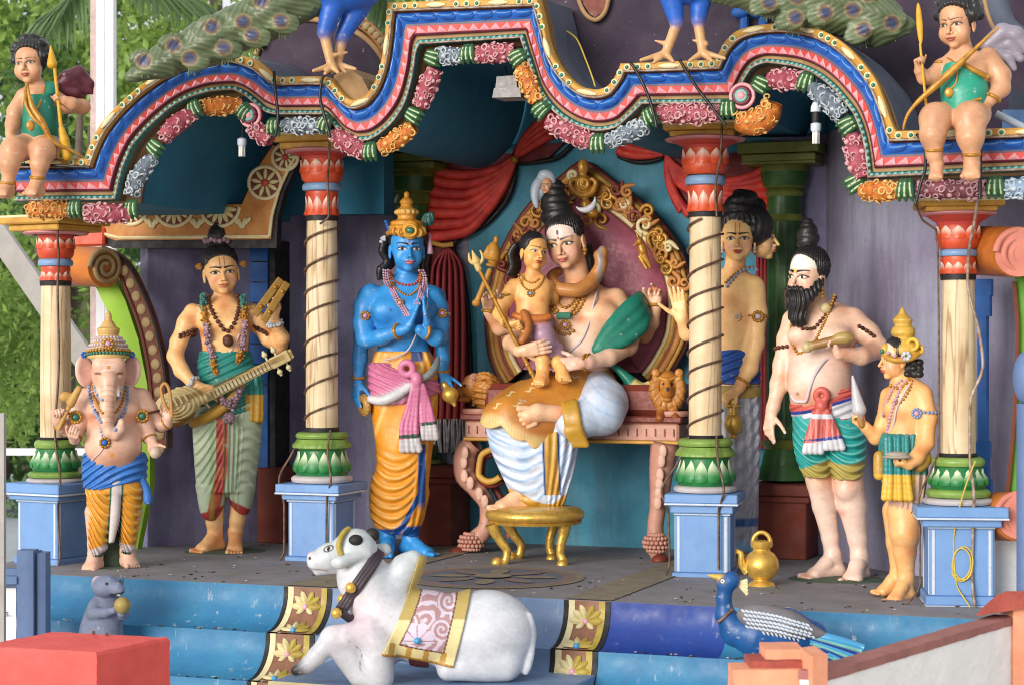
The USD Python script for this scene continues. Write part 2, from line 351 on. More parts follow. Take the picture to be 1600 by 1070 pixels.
obj('rosette_rim',flat_ring(fc,0.40,0.44,0.004),'rosette_ochre_paint',med)
obj('rosette_ring',flat_ring(fc,0.34,0.40,0.0045),'rosette_red_paint',med)
obj('rosette_disc',flat_ring(fc,0.0,0.34,0.004),'rosette_blue_paint',med)
for k in range(8):
 a=k*np.pi/4+0.2
 t=np.linspace(0,2*np.pi,16)
 e=np.stack([0.21+0.10*np.cos(t),0.045*np.sin(t)],1)
 p=np.stack([fc[0]+e[:,0]*np.cos(a)-e[:,1]*np.sin(a),fc[1]+e[:,0]*np.sin(a)+e[:,1]*np.cos(a),np.full(16,0.008)],1)
 obj('rosette_petal',(np.vstack([p,p.mean(0)]),np.array([[16,i,(i+1)%16]for i in range(16)])),'rosette_red_paint' if k%2 else 'rosette_ochre_paint',med)
obj('rosette_heart',flat_ring(fc,0.0,0.09,0.012),'rosette_ochre_paint',med)
for x0,x1 in((-1.118,-0.873),(0.245,0.459)):
 obj('floor_band',(np.array([[x0,0.01,0.004],[x1,0.01,0.004],[x1+0.02,1.9,0.004],[x0+0.02,1.9,0.004]]),np.array([[0,1,2],[0,2,3]])),'rosette_ochre_paint',plat)
RISE,TREAD=0.19,0.18
def cove(t,off=0.0):
 """(y, z) along the three coved risers, t from 0 to 3; off lifts the line off the surface"""
 k=np.minimum(np.floor(t),2);u=t-k
 a=np.clip((u-0.12)/0.88,0,1)*np.pi/2
 y=-0.005-TREAD*(1-np.cos(a));z=-0.022*np.minimum(u/0.12,1)-(RISE-0.022)*np.sin(a)
 ny,nz=-np.cos(a*0.9),np.sin(a*0.9)
 return np.stack([y-TREAD*k+off*ny,z-RISE*k+off*nz],-1)
def riser(x0,x1,k,off=0.0,n=14,nx=2):
 t=np.linspace(k,k+0.9999,n);q=cove(t,off)
 xs=np.linspace(x0,x1,nx)
 V=np.array([[x,a,b]for x in xs for a,b in q])
 F=grid_faces(nx,n)
 back=np.array([[x,a,b]for x in(x0,x1)for a,b in(q[0],(q[-1][0],q[-1][1]),(0.02-TREAD*k,q[-1][1]),(0.02-TREAD*k,q[0][1]))])
 return(V,F)
steps=thing('steps',kind='structure')
for k in range(3):
 for x0,x1,m in((-2.62,-1.118,'step_blue'),(-0.873,0.245,'step_pale'),(0.459,0.98 if k==0 else 2.3,'step_royal' if k==0 else 'step_blue'),(0.98,2.3,'step_blue')):
  if k and m=='step_blue' and x0==0.98:continue
  obj('riser',riser(x0,x1,k,nx=2),m,steps,smooth=True)
mat('strip_brown',S(150,108,82),rough=0.55,var=0.35,scale=14,dark=S(110,70,54),dirt=0.3)
mat('strip_petal',S(226,216,170),rough=0.5,var=0.35,scale=22,dark=S(184,164,96),dirt=0.3)
mat('strip_olive',S(186,166,74),rough=0.5,var=0.35,scale=22,dark=S(146,120,48),dirt=0.3)
mat('gem_pink',S(236,170,196),rough=0.3,coat=0.3);mat('gem_blue',S(70,160,214),rough=0.25,coat=0.4)
def on_cove(x,t,off):
 q=cove(np.atleast_1d(np.asarray(t,float)),off)
 return np.stack([np.broadcast_to(np.asarray(x,float),q[:,0].shape),q[:,0],q[:,1]],-1)
def cove_leaf(xc,t0,ang,L,W,h=0.012):
 """a pillowed petal lying on the riser: ang from straight up the slope"""
 nl,nw=7,5;V=[]
 for i in range(nl):
  s=i/(nl-1)
  w=W*math.sin(math.pi*min(0.06+s*0.94,0.995))**0.7*(0.55+0.45*s)
  for j in range(nw):
   v=(j/(nw-1)-0.5)*2
   dx=s*L*math.sin(ang)+v*w*math.cos(ang);dt=-s*L*math.cos(ang)+v*w*math.sin(ang)
   V.append(on_cove(xc+dx,np.clip(t0+dt/0.27,0.005,2.99),0.008+h*(1-v*v)*math.sin(math.pi*(0.1+0.85*s)))[0])
 return(np.array(V),grid_faces(nl,nw))
def step_strip(x0,x1):
 for k in range(3):
  obj('strip_edge',[riser(x0,x0+0.024,k,0.004),riser(x1-0.024,x1,k,0.004)],'black_line',steps)
  obj('strip_border',riser(x0+0.024,x0+0.052,k,0.006),'cream',steps,smooth=True)
  obj('strip_border',riser(x1-0.052,x1-0.024,k,0.006),'strip_olive',steps,smooth=True)
  obj('strip_ground',riser(x0+0.052,x1-0.052,k,0.004),'strip_brown',steps,smooth=True)
  xm=(x0+x1)/2
  for t0,up,gem in((k+0.36,1,'gem_pink'),(k+0.90,-1,'gem_blue')):
   for a in((-1.5,-0.95,-0.4,0.4,0.95,1.5)if up>0 else(-1.3,-0.8,-0.3,0.3,0.8,1.3)):
    obj('petal',cove_leaf(xm,t0,a,0.078,0.02),'strip_petal' if a<0 else 'strip_olive',steps,smooth=True)
   for a in((2.2,-2.2)if up>0 else()):
    obj('petal',cove_leaf(xm,t0,a,0.05,0.016),'strip_petal',steps,smooth=True)
   obj('gem',ball(on_cove(xm,t0,0.012)[0],0.014,2),gem,steps,smooth=True)
step_strip(-1.118,-0.873);step_strip(0.245,0.459)
# ---- shrine walls
def wall_strip(plan,z0,z1,nz=2):
 P=np.asarray(plan,float);V=np.array([[x,y,z]for x,y in P for z in np.linspace(z0,z1,nz)])
 return(V,grid_faces(len(P),nz))
def thick_wall(plan,z0,z1,t=0.15):
 P=np.asarray(plan,float);n=len(P)
 T=np.gradient(P,axis=0);N=np.stack([-T[:,1],T[:,0]],1);N/=np.linalg.norm(N,axis=1,keepdims=True)
 Q=P+N*t
 V=np.array([[*p,z]for z in(z0,z1)for p in np.vstack([P,Q[::-1]])]);m=2*n
 F=[]
 for i in range(m):
  j=(i+1)%m;F+=[[i,j,j+m],[i,j+m,i+m]]
 for i in range(n-1):
  a,b,c,d=i,i+1,m-2-i,m-1-i
  F+=[[a,c,b],[a,d,c],[a+m,b+m,c+m],[a+m,c+m,d+m]]
 return(V,np.array(F))
WY=2.2
back=thing('shrine_back_wall','dark grey violet plaster back wall with teal centre behind the statues','wall')
obj('side_wall',thick_wall(spline([(-2.62,1.30),(-2.40,1.55),(-2.15,1.92),(-1.9,2.14),(-1.72,WY)],16),0.0,1.9),'wall_violet',back,smooth=30)
obj('side_wall',thick_wall([(-1.72,WY),(-1.08,WY)],0.0,2.22),'wall_grey',back)
obj('centre_panel',thick_wall([(-1.08,WY),(0.66,WY)],0.0,2.22),'wall_teal',back)
obj('side_wall',thick_wall([(0.66,WY),(0.95,WY)],0.0,2.22),'wall_violet',back)
obj('side_wall',thick_wall(spline([(0.95,WY),(1.15,1.82),(1.45,1.5),(1.9,1.22),(2.35,1.0)],14),0.0,2.22),'wall_grey',back,smooth=30)
obj('upper_wall',thick_wall([(-1.72,WY-0.05),(-1.40,WY-0.05)],2.22,2.42),'vault_teal',back)
obj('upper_wall',thick_wall([(-1.40,WY-0.05),(0.95,WY-0.05),(1.15,1.78),(1.5,1.42),(2.0,1.14)],2.22,2.95),'vault_teal',back)
obj('upper_wall',px_prism([(196,335),(206,250),(240,196),(290,152),(350,128),(410,132),(480,170),(600,190),(600,335)],1.55,.12),'vault_teal',back)
# ================================================================== entablature
def yE(x):
 """depth of the entablature's face: the middle bays stand back"""
 return 0.10+0.52*smooth01((x+2.25)/0.75)-0.44*smooth01((x-0.95)/0.75)
def on_face(px,py,off=0.0):
 y=0.5
 for _ in range(25):y=yE(at_y(px,py,y+off)[0])
 return at_y(px,py,y+off)
SEG=[([(28,249),(141,248)],[(28,316),(186,314)]),([(141,248),(149,227),(161.5,202),(182,177),(214.5,146),(252,118.6),(290,98.4),(328,88),(358,86),(400,93.4),(415,103.5),(430,118)],[(186,314),(195.6,270),(202,252),(209.5,234.7),(227,212),(252,187),(277.6,166.6),(303,154),(335.6,145),(366,143),(386,151),(404,166),(418,177),(434,181)]),([(430,118),(438,122),(496,120.5),(516,122)],[(434,181),(509,181)]),([(516,122),(523.7,126),(536,141),(549,154),(559,157.7),(571.6,154),(586.7,138.8),(599.4,108.5),(607,63),(611,6)],[(509,181),(526,199),(541,214.5),(561.5,223),(576.7,222),(594,214.5),(614.5,197),(632,174),(642,149),(650,116),(655,83),(661,72)]),([(611,6),(847,-2)],[(661,72),(816,62)]),([(847,-2),(854,25),(865.6,75.7),(883,108.5),(901,128.7),(918.6,138.8),(936,141.3),(951.4,137.5),(964,123.7),(974,101)],[(816,62),(822.7,83),(833,113.6),(845,146),(863,171.6),(886,190.5),(911,202),(936,207),(961.5,203),(987,184),(1007,165)]),([(974,101),(1050,98),(1123,94.6)],[(1007,165),(1148,164)]),([(1123,94.6),(1128,83.3),(1138,65.6),(1158,49),(1200,40),(1230,38),(1263,41.6),(1293,51.7),(1326,73),(1351,98.4),(1371.6,126),(1386.8,161.5),(1399,197),(1404,206)],[(1148,164),(1156,148),(1166,126),(1178.5,108.5),(1200,101),(1225,103.5),(1250,108.5),(1278,121),(1301,139),(1321,161.5),(1336,182),(1346,207),(1354,242),(1357,280)]),([(1404,206),(1640,200)],[(1357,280),(1640,266)]),]
OUT,INN,CUT=[],[],[0]
for o,i in SEG:
 L=max(np.linalg.norm(np.diff(np.array(o),axis=0),axis=1).sum(),np.linalg.norm(np.diff(np.array(i),axis=0),axis=1).sum())
 n=max(4,int(L/5))
 so,si=(spline(o,n)if len(o)>2 else resample(o,n)),(spline(i,n)if len(i)>2 else resample(i,n))
 if OUT:so,si=so[1:],si[1:]
 OUT.append(so);INN.append(si);CUT.append(CUT[-1]+len(so))
OUT,INN=np.vstack(OUT),np.vstack(INN)
NP=len(OUT)
def face_pt(i,f,off=0.0):
 p=OUT[i]*(1-f)+INN[i]*f
 return on_face(p[0],p[1],off)
W_O=np.array([on_face(*p)for p in OUT]);W_I=np.array([on_face(*p)for p in INN])
def F3(f,off=0.0):
 """the curve at fraction f between the outer and the inner edge, off metres towards the viewer"""
 P=W_O*(1-f)+W_I*f
 P=P.copy();P[:,1]-=off
 return P
ent=thing('painted_entablature','long scalloped cornice with blue, red and pink bands over the columns','cornice')
def band(name,m,prof,depth=0.06,smooth=35):
 """prof: (fraction, proud) across the band, swept along the whole cornice and closed behind"""
 rows=[F3(f,o)for f,o in prof]+[F3(prof[-1][0],-depth),F3(prof[0][0],-depth)]
 V=np.stack(rows,1).reshape(-1,3)
 return obj(name,(V,grid_faces(NP,len(rows),False,True)),m,ent,smooth=smooth)
band('gilt_rim','ochre',[(0.0,0.03),(0.02,0.055),(0.07,0.062),(0.17,0.060),(0.21,0.05),(0.235,0.03)])
band('rim_line','border_brown',[(0.236,0.036),(0.248,0.038),(0.26,0.034)])
band('blue_band','petal_blue',[(0.26,0.030),(0.33,0.034),(0.42,0.026),(0.50,0.016)])
band('mauve_band','band_mauve',[(0.50,0.014),(0.53,0.013),(0.56,0.012)])
band('red_band','tooth_red',[(0.56,0.016),(0.64,0.013),(0.725,0.010)])
band('maroon_fillet','fillet_maroon',[(0.726,0.020),(0.75,0.024),(0.775,0.018),(0.78,-0.004),(0.865,-0.006)])
band('bead_band','teal_dark',[(0.866,0.012),(0.90,0.022),(0.97,0.022),(1.0,0.010)])
body_rows=[F3(0.0,0.03),F3(1.0,0.0),F3(1.0,-0.16),F3(0.0,-0.16)]
obj('core',(np.stack([F3(0.0,0.01),F3(1.0,-0.004),F3(1.0,-0.22),F3(0.0,-0.22)],1).reshape(-1,3),grid_faces(NP,4,False,True)),'rim_tan',ent)
cum={}
def along(f,off,step,i0=0,i1=None):
 """places every step metres along the curve at fraction f: (point, tangent, inward)"""
 P=F3(f,off)[i0:i1];Q=W_I[i0:i1]-W_O[i0:i1]
 d=np.r_[0,np.cumsum(np.linalg.norm(np.diff(P,axis=0),axis=1))]
 n=max(1,int(round(d[-1]/step)))
 t=(np.arange(n)+0.5)*d[-1]/n
 pts=np.stack([np.interp(t,d,P[:,k])for k in range(3)],1)
 T=np.gradient(P,axis=0);T/=np.maximum(np.linalg.norm(T,axis=1,keepdims=True),1e-9)
 tt=np.stack([np.interp(t,d,T[:,k])for k in range(3)],1);tt/=np.linalg.norm(tt,axis=1,keepdims=True)
 qq=np.stack([np.interp(t,d,Q[:,k])for k in range(3)],1)
 return list(zip(pts,tt,qq)),d[-1]/n
pts,st=along(0.64,0.014,0.056)
for p,t,q in pts:
 h=q*0.085;w=t*st*0.5
 tri=np.array([p+h*0.98-w*0.98,p+h*0.98+w*0.98,p-h*0.95]);c=tri.mean(0)+np.array([0,-0.012,0])
 V=np.vstack([tri+[0,-0.003,0],tri+[0,0.006,0],c]);
 obj('tooth',(V,np.array([[0,1,6],[1,2,6],[2,0,6],[0,3,4],[0,4,1],[1,4,5],[1,5,2],[2,5,3],[2,3,0]])),'tooth_pink',ent)
for s in range(9):
 i0,i1=max(CUT[s]-1,0),CUT[s+1]
 if s in(2,4,6,0,8):f_edge=0.42
 pts,st=along(0.36,0.030,0.098,i0,i1)
 for p,t,q in pts:
  n_,V=11,[]
  for v in(-1,-0.6,0,0.6,1):
   for u in np.linspace(-1,1,n_):
    w=math.sqrt(max(0.0,1-abs(u)**2.6))
    V.append(p+t*st*0.48*u+q*0.095*(v*w if v>0 else v*(0.35+0.65*w))+np.array([0,-0.018*(1-v*v)*(1-u*u)-0.002,0]))
  obj('lappet',(np.array(V),grid_faces(5,n_)),'petal_blue',ent,smooth=True)
  arc=np.array([p+t*st*0.40*u+q*(0.055*math.sqrt(max(0.0,1-u*u))-0.052)+np.array([0,-0.020+0.010*u*u,0])for u in np.linspace(-0.95,0.95,9)])
  obj('lappet_highlight',tube(arc,0.0022,4),'petal_edge',ent)
for s in range(9):
 i0,i1=max(CUT[s]-1,0),CUT[s+1]
 pts,st=along(0.12,0.062,0.052,i0,i1)
 for k,(p,t,q)in enumerate(pts):
  if k%6<3:
   obj('gem_setting',xf(ball((0,0,0),1.0,1),np.diag([0.017,0.007,0.017]),p),'cream',ent,smooth=True)
   obj('green_gem',xf(ball((0,0,0),1.0,1),np.diag([0.011,0.012,0.011]),p),'gem_green',ent,smooth=True)
  elif k%6==4:
   path=np.array([p+t*u for u in np.linspace(-0.05,0.05,5)])
   obj('cartouche',tube(path,[0.004,0.012,0.014,0.012,0.004],8),'cream',ent,smooth=True)
pts,st=along(0.935,0.024,0.029)
beads=[ball(p,0.0105,1)for p,t,q in pts]
for k in range(0,len(beads),12):
 obj('bead_row',beads[k:k+12],'bead_teal',ent,smooth=True)
for vx,vy,sgn in((397,182,1),(1163,152,-1)):
 c=on_face(vx,vy,0.0);s_=0.0032
 for r0,m,o in((19,'tooth_pink',0.040),(13.5,'fillet_maroon',0.052),(9.5,'bead_teal',0.060)):
  a=np.linspace(0,2*np.pi,28)
  ring=np.stack([c[0]+s_*(r0-2.5)*np.cos(a),np.full(28,c[1]-o),c[2]+s_*(r0-2.5)*np.sin(a)],1)
  obj('volute_ring',tube(ring,s_*2.9,8),m,ent,smooth=True)
 obj('volute_disc',xf(lathe([(0.0,0),(s_*18,0),(s_*18,0.03),(0,0.034)],n=28),[[1,0,0],[0,0,-1],[0,1,0]],c-[0,0.01,0]),'fillet_maroon',ent)
 obj('volute_eye',xf(ball((0,0,0),1.0,2),np.diag([s_*7,0.02,s_*7]),c-[0,0.058,0]),'tooth_pink',ent,smooth=True)
def carried(P,y1,m,name,parent,drop=0.0,n=6):
 rows=[]
 for k in range(n):
  t=k/(n-1);Q=P.copy();Q[:,1]=P[:,1]*(1-t)+y1*t;Q[:,2]+=drop*t;rows.append(Q)
 return obj(name,(np.stack(rows,1).reshape(-1,3),grid_faces(len(P),n)),m,parent,smooth=30)
Ib=F3(1.0,-0.20);Ob=F3(0.0,-0.20)
vault=thing('shrine_vault','dark teal vaulted soffit carried back behind the cornice arches','vault')
carried(Ib,2.14,'vault_teal','soffit',vault)
carried(F3(0.005,0.0),1.05,'roof_slate','roof_skin',vault,drop=0.02)
GAR=[('orange',(45,328),(112,328)),('pink',(134,333),(203,335)),('grey',(204,306),(240,246)),('pink',(254,218),(303,178)),('orange',(316,168),(378,164)),('pink',(392,196),(424,220)),('grey',(441,197),(506,197)),('pink',(522,208),(573,238)),('orange',(594,233),(647,198)),('pink',(656,168),(680,108)),('grey',(682,88),(728,88)),('pink',(744,86),(806,82)),('orange',(814,104),(841,160)),('pink',(856,188),(926,222)),('grey',(948,222),(1012,192)),('pink',(1027,178),(1126,178)),('orange',(1152,190),(1208,160)),('pink',(1202,124),(1254,126)),('grey',(1270,138),(1318,186)),('pink',(1332,212),(1348,280)),('orange',(1348,299),(1406,299)),('maroon',(1432,296),(1546,296)),('blue',(1567,296),(1650,292))]
CL=[(123,327,0),(211,328,0),(247,232,50),(309,172,20),(385,176,-40),(432,200,0),(513,196,-20),(583,238,0),(650,182,60),(680,92,70),(735,86,0),(812,92,-60),(849,174,-50),(937,226,0),(1019,184,25),(1140,172,0),(1192,134,60),(1262,130,-15),(1327,198,-60),(1338,288,-60),(1417,298,0),(1557,294,0)]
def rosette(c,r,nrm,k):
 if k%4==3:return xf(ball((0,0,0),1,1),np.diag([r*.8,r*.6,r*.7]),c)
 """a small curled flower: two spiral turns of a strip"""
 a=np.linspace(0,2.2*np.pi,13)+k*1.3
 rad=r*(1-0.30*np.linspace(0,1,13))
 n=nrm/np.linalg.norm(nrm)+.55*np.sin([k*1.7,k*2.9,k*4.1]);n/=np.linalg.norm(n);u=np.cross(n,[0.3,0.2,1.0]);u/=np.linalg.norm(u);v=np.cross(n,u)
 P=c+rad[:,None]*(np.cos(a)[:,None]*u+np.sin(a)[:,None]*v)+np.linspace(0,1,13)[:,None]*n*r*0.3
 return tube(P,r*0.27,5)
SWELL=dict(pink=1.0,orange=0.95,grey=0.9,maroon=0.85,blue=0.9)
from itertools import count
for gi,(kind,a,b)in enumerate(GAR):
 n=9;ts=np.linspace(0,1,n);P=np.array(a)[None]*(1-ts)[:,None]+np.array(b)[None]*ts[:,None]
 if gi in(3,18,2):
  nr=np.array([-(b[1]-a[1]),b[0]-a[0]],float);nr/=np.linalg.norm(nr);nr*=-1 if nr[1]>0 else 1
  P=P+nr*(np.sin(np.pi*ts)*4)[:,None]
 if gi in(16,):
  P=P+np.array([10.0,14.0])*np.sin(np.pi*ts)[:,None]
 if gi in(7,8,13,14):
  P=P+np.array([0,3.0])*np.sin(np.pi*ts)[:,None]
 Wp=np.array([on_face(x,y,-0.02)for x,y in P])
 r=0.047*SWELL[kind]*np.sin(np.pi*(0.12+0.76*ts))**0.35
 if gi==16:r=r*1.4
 obj('garland',tube(Wp,r,12),'garland_'+kind,ent,smooth=True)
 rr=np.random.default_rng(100+gi);ros=[]
 L=np.linalg.norm(np.diff(Wp,axis=0),axis=1).sum();nr_=int(L/0.030)*5
 for k in range(nr_):
  s=((k//5)+rr.uniform(0.2,0.8))/(nr_//5);c=np.array([np.interp(s,ts,Wp[:,q])for q in range(3)])
  t=Wp[-1]-Wp[0];t/=np.linalg.norm(t)
  ang=-1.5+3.3*((k%5)+rr.uniform(0.2,0.8))/5
  e1=np.array([0,-1.0,0]);e2=np.cross(t,e1);e2/=np.linalg.norm(e2)
  e2=e2 if e2[2]<0 else-e2
  nrm=math.cos(ang)*e1+math.sin(ang)*e2
  ros.append(rosette(c+nrm*np.interp(s,ts,r)*0.98,rr.uniform(0.007,0.018),nrm,k))
 obj('garland_flowers',ros,'rosette_'+kind,ent,smooth=True)
for cx,cy,rot in CL:
 c=on_face(cx,cy,-0.01);cs,sn=math.cos(math.radians(rot)),math.sin(math.radians(rot))
 clasp=[]
 for k,(du,w)in enumerate(((-0.022,0.017),(0.0,0.021),(0.022,0.017))):
  path=np.array([[du*(0.75+0.5*s),-0.044*math.sin(math.pi*(0.15+0.7*s)),0.046-0.092*s]for s in np.linspace(0,1,6)])
  path=np.stack([path[:,0]*cs-path[:,2]*sn,path[:,1],path[:,0]*sn+path[:,2]*cs],1)+c
  obj('clasp_leaf',tube(path,np.array([0.35,0.9,1,1,0.8,0.3])*w,7),'leaf_clasp',ent,smooth=True)
  clasp.append(tube(path[1:5]+[0,-w*0.75,0],w*0.3,5))
 obj('clasp_ribs',clasp,'leaf_pale',ent,smooth=True)
# ================================================================== columns
COLS=[dict(cx=87,gy=884,sh=(446,683),w=24,ab=(340,362,76),bell=(362,372),bulb=(371,405,29),ring=(405,417,27),flare=(417,440,24),blk=(440,446),ped=(752,770,780,868,880,893),base=((686,700,33),(700,735,38),(735,745,43),(745,753,45)),yaw=-9,dd=(0.135,0.19)),dict(cx=503,gy=880,sh=(345,668),w=25,ab=(212,235,74),bell=(235,250),bulb=(249,287,33),ring=(287,300,31),flare=(300,338,27),blk=(338,345),ped=(753,769,780,866,877,889),base=((674,685,41),(685,701,45),(701,741,44),(741,753,48)),yaw=0,dd=(0.13,0.18)),dict(cx=1102,gy=904,sh=(338,680),w=26,ab=(196,216,74),bell=(216,233),bulb=(232,274,36),ring=(275,291,32),flare=(291,332,29),blk=(332,339),ped=(768,785,800,890,901,914),base=((684,697,43),(697,714,46),(714,757,46),(757,768,50)),yaw=8,dd=(0.13,0.175)),dict(cx=1497,gy=948,sh=(436,708),w=27,ab=(315,332,80),bell=(332,352),bulb=(352,390,34),ring=(390,402,31),flare=(402,429,29),blk=(429,437),ped=(787,806,820,925,941,958),base=((713,728,41),(728,762,45),(762,776,50),(776,787,55)),yaw=14,dd=(0.135,0.19)),]
COL_LABEL=['outer left wood-grained column with straight cable, beside the elephant-headed statue','wood-grained column with spiralling cable between the veena player and blue statue','wood-grained column with spiralling cable in front of the many-faced statue','outer right pale wood-grained column with yellow wire coil on its pedestal']
COLC=[]
for ci,C_ in enumerate(COLS):
 base=at_z(C_['cx'],C_['gy']-8,0.0);D=np.dot(base-CAM,FWD);u=D/F_PX
 zz=lambda py:CAM_H+(HORIZON-py)*u
 cx,cy=base[0],base[1]
 COLC.append((cx,cy,u))
 yaw=math.radians(C_['yaw']);RM=np.array([[math.cos(yaw),-math.sin(yaw),0],[math.sin(yaw),math.cos(yaw),0],[0,0,1.0]])
 col=thing('column',COL_LABEL[ci],'column',(cx,cy,0),'four painted columns of the shrine front')
 def sq(hw,p0,p1,m,nm,r=0.005,hy=None):
  b=rbox((-hw,-(hy or hw),zz(p1)),(hw,hy or hw,zz(p0)),r)
  obj(nm,xf(b,RM,(cx,cy,0)),m,col)
 h1,h2=C_['dd'];P_=C_['ped']
 sq(h2,P_[0],P_[1]-3,'pedestal_blue','cap_slab');sq(h2+0.002,P_[1]-3,P_[1],'pedestal_line','cap_line',0.003);sq(h2-0.025,P_[1],P_[2]-2,'pedestal_blue','cap_moulding')
 sq(h1+0.006,P_[2]-2,P_[2]+1,'pedestal_line','neck_line',0.002)
 sq(h1,P_[2]+1,P_[3],'pedestal_blue','die');sq(h1+0.014,P_[3],P_[4]-2,'pedestal_blue','foot_moulding');sq(h1+0.017,P_[4]-2,P_[4],'pedestal_line','foot_line',0.002);sq(h1+0.034,P_[4],0,'pedestal_blue','foot_slab')if False else None
 b=rbox((-(h1+0.04),-(h1+0.04),-0.001),(h1+0.04,h1+0.04,zz(P_[4])),0.005);obj('foot_slab',xf(b,RM,(cx,cy,0)),'pedestal_blue',col)
 b=rbox((-(h1+0.043),-(h1+0.043),zz(P_[4])-0.012),(h1+0.043,h1+0.043,zz(P_[4])-0.002),0.003);obj('foot_edge',xf(b,RM,(cx,cy,0)),'pedestal_line',col)
 z0,z1=zz(P_[3])+0.006,zz(P_[2]+1)-0.006;e=h1-0.020
 for k in range(4):
  R4=trimesh.transformations.rotation_matrix(k*np.pi/2,[0,0,1])[:3,:3]
  for xx in(-e-0.009,e-0.003):
   obj('panel_line',xf(box((xx,-h1-0.003,z0),(xx+0.012,-h1+0.004,z1)),RM@R4,(cx,cy,0)),'pedestal_line',col)
 (a0,a1,aw),(b0,b1,bw),(c0,c1,cw),(t0,t1,tw)=C_['base']
 def turn(nm,m,prof,**k):
  obj(nm,lathe([(r*u,zz(p))for r,p in prof],(cx,cy,0),**k),m,col,smooth=40)
 def ringprof(p0,p1,r,k=0.25):
  h=p1-p0
  return[(r*0.86,p1),(r*0.96,p1-0.12*h),(r,p1-0.4*h),(r,p1-0.6*h),(r*0.95,p0+0.15*h),(r*0.84,p0)]
 turn('foot_torus','torus_white',ringprof(t0,t1,tw))
 bulb_first=C_['cx']in(503,1102)
 if bulb_first:
  turn('green_bulb','lotus_green',[(cw*0.9,c1),(cw,c1-10),(cw*0.98,c1-18),(cw*0.86,c0+12),(cw*0.80,c0+3),(cw*0.82,c0)])
  turn('fluted_ring','ring_green',[(bw*0.8,b1),(bw,b1-3),(bw,b1-7),(bw*0.9,b0+4),(bw*0.84,b0)],n=80,lobes=30,lobe_amp=0.03)
  pb=(c0,c1,cw)
 else:
  turn('lower_ring','ring_green',ringprof(c0,c1,cw))
  turn('green_bulb','lotus_green',[(bw*0.9,b1),(bw,b1-9),(bw*0.97,b1-18),(bw*0.86,b0+9),(bw*0.78,b0)])
  pb=(b0,b1,bw)
 turn('green_ring','ring_green',ringprof(a0,a1,aw))
 def petals(n,p0,p1,prof,tone,tip_up=True,lift=0.004,wide=0.42):
  for k in range(n):
   a=2*np.pi*(k+0.25)/n;V=[]
   for s in np.linspace(0,1,8):
    p=p1+(p0-p1)*(s if tip_up else 1-s);r=np.interp(p,prof[0],prof[1])*u+lift*(1-0.3*s)
    w=wide*2*np.pi/n*math.sin(math.pi*min(0.22+0.78*s,0.995))**0.8
    for v in(-1,-0.5,0,0.5,1):
     rr=r+0.005*(1-v*v)
     V.append([cx+rr*math.sin(a+v*w),cy-rr*math.cos(a+v*w),zz(p)])
   cc=np.repeat(np.array(tone[0])[None]+(np.array(tone[1])-np.array(tone[0]))[None]*smooth01((np.linspace(0,1,8)-.25)/.6)[:,None],5,0)
   obj('petal',(np.array(V),grid_faces(8,5)),'paint',col,smooth=True,col=cc)
 p0,p1,w_=pb
 petals(14,p0+3,p1-6,([p0,p0+10,p1-16,p1-8,p1],[w_*.80,w_*.84,w_*.98,w_,w_*.9]),(S(40,130,66),S(216,232,196)),lift=0.003,wide=.5)
 turn('collar','black_line',[(C_['w']*1.06,a0+1),(C_['w']*1.1,a0-3),(C_['w']*1.04,C_['sh'][1]-1)])
 w=C_['w']
 turn('shaft','shaft_wood',[(w*1.0,C_['sh'][1]),(w*1.0,C_['sh'][1]*.7+C_['sh'][0]*.3),(w*0.985,C_['sh'][1]*.4+C_['sh'][0]*.6),(w*0.94,C_['sh'][0])],n=14)
 turn('neck_band','black_line',[(w*1.0,C_['blk'][1]+1),(w*1.03,C_['blk'][0]),(w*1.0,C_['blk'][0]-1)])
 f0,f1,fw=C_['flare']
 fp=[(fw*0.98,f1),(fw,f1-3),(fw*0.9,f1-8),(fw*0.86,(f0+f1)/2),(fw*0.95,f0+5),(fw*0.92,f0)]
 turn('lower_lotus','lotus_orange',fp)
 q0,q1,qw=C_['bulb']
 bp=[(qw*0.8,q1),(qw*0.94,q1-5),(qw,q1-13),(qw*0.97,q0+12),(qw*0.92,q0+5),(qw*0.95,q0)]
 turn('lotus_bulb','lotus_orange',bp)
 petals(10,f0+8,f1-1,([f0,(f0+f1)/2,f1-8,f1],[fw*.92,fw*.86,fw*.9,fw]),(S(214,84,46),S(238,206,188)),tip_up=True,lift=0.002,wide=0.5)
 petals(10,q0+2,q1-16,([q0,q0+12,q1-13,q1],[qw*.95,qw*.97,qw,qw*.8]),(S(222,84,40),S(240,214,198)),tip_up=True,lift=0.002,wide=0.5)
 r0,r1,rw=C_['ring'];turn('blue_ring','ring_blue',ringprof(r0,r1,rw))
 l0,l1=C_['bell'];a0_,a1_,ah=C_['ab']
 turn('bell','bell_red',[(qw*0.95,q0+1),(qw*1.0,l1-4),(qw*1.25,(l0+l1)/2+1),(qw*1.6,l0+3)])
 turn('bell_lip','bell_pink',ringprof(l0-1,l0+6,qw*1.75))
 hs=ah*u*0.80
 am=(a0_+a1_)/2+2
 b=rbox((-hs,-hs,zz(am)),(hs,hs,zz(a0_)),0.008);obj('abacus',xf(b,RM,(cx,cy,0)),'ochre',col)
 b=rbox((-hs-0.004,-hs-0.004,zz(a0_+3)),(hs+0.004,hs+0.004,zz(a0_)+0.003),0.003);obj('abacus_edge',xf(b,RM,(cx,cy,0)),'cream',col)
 b=rbox((-hs*0.84,-hs*0.84,zz(l0+1)),(hs*0.84,hs*0.84,zz(am)),0.01);obj('abacus_step',xf(b,RM,(cx,cy,0)),'ochre',col)
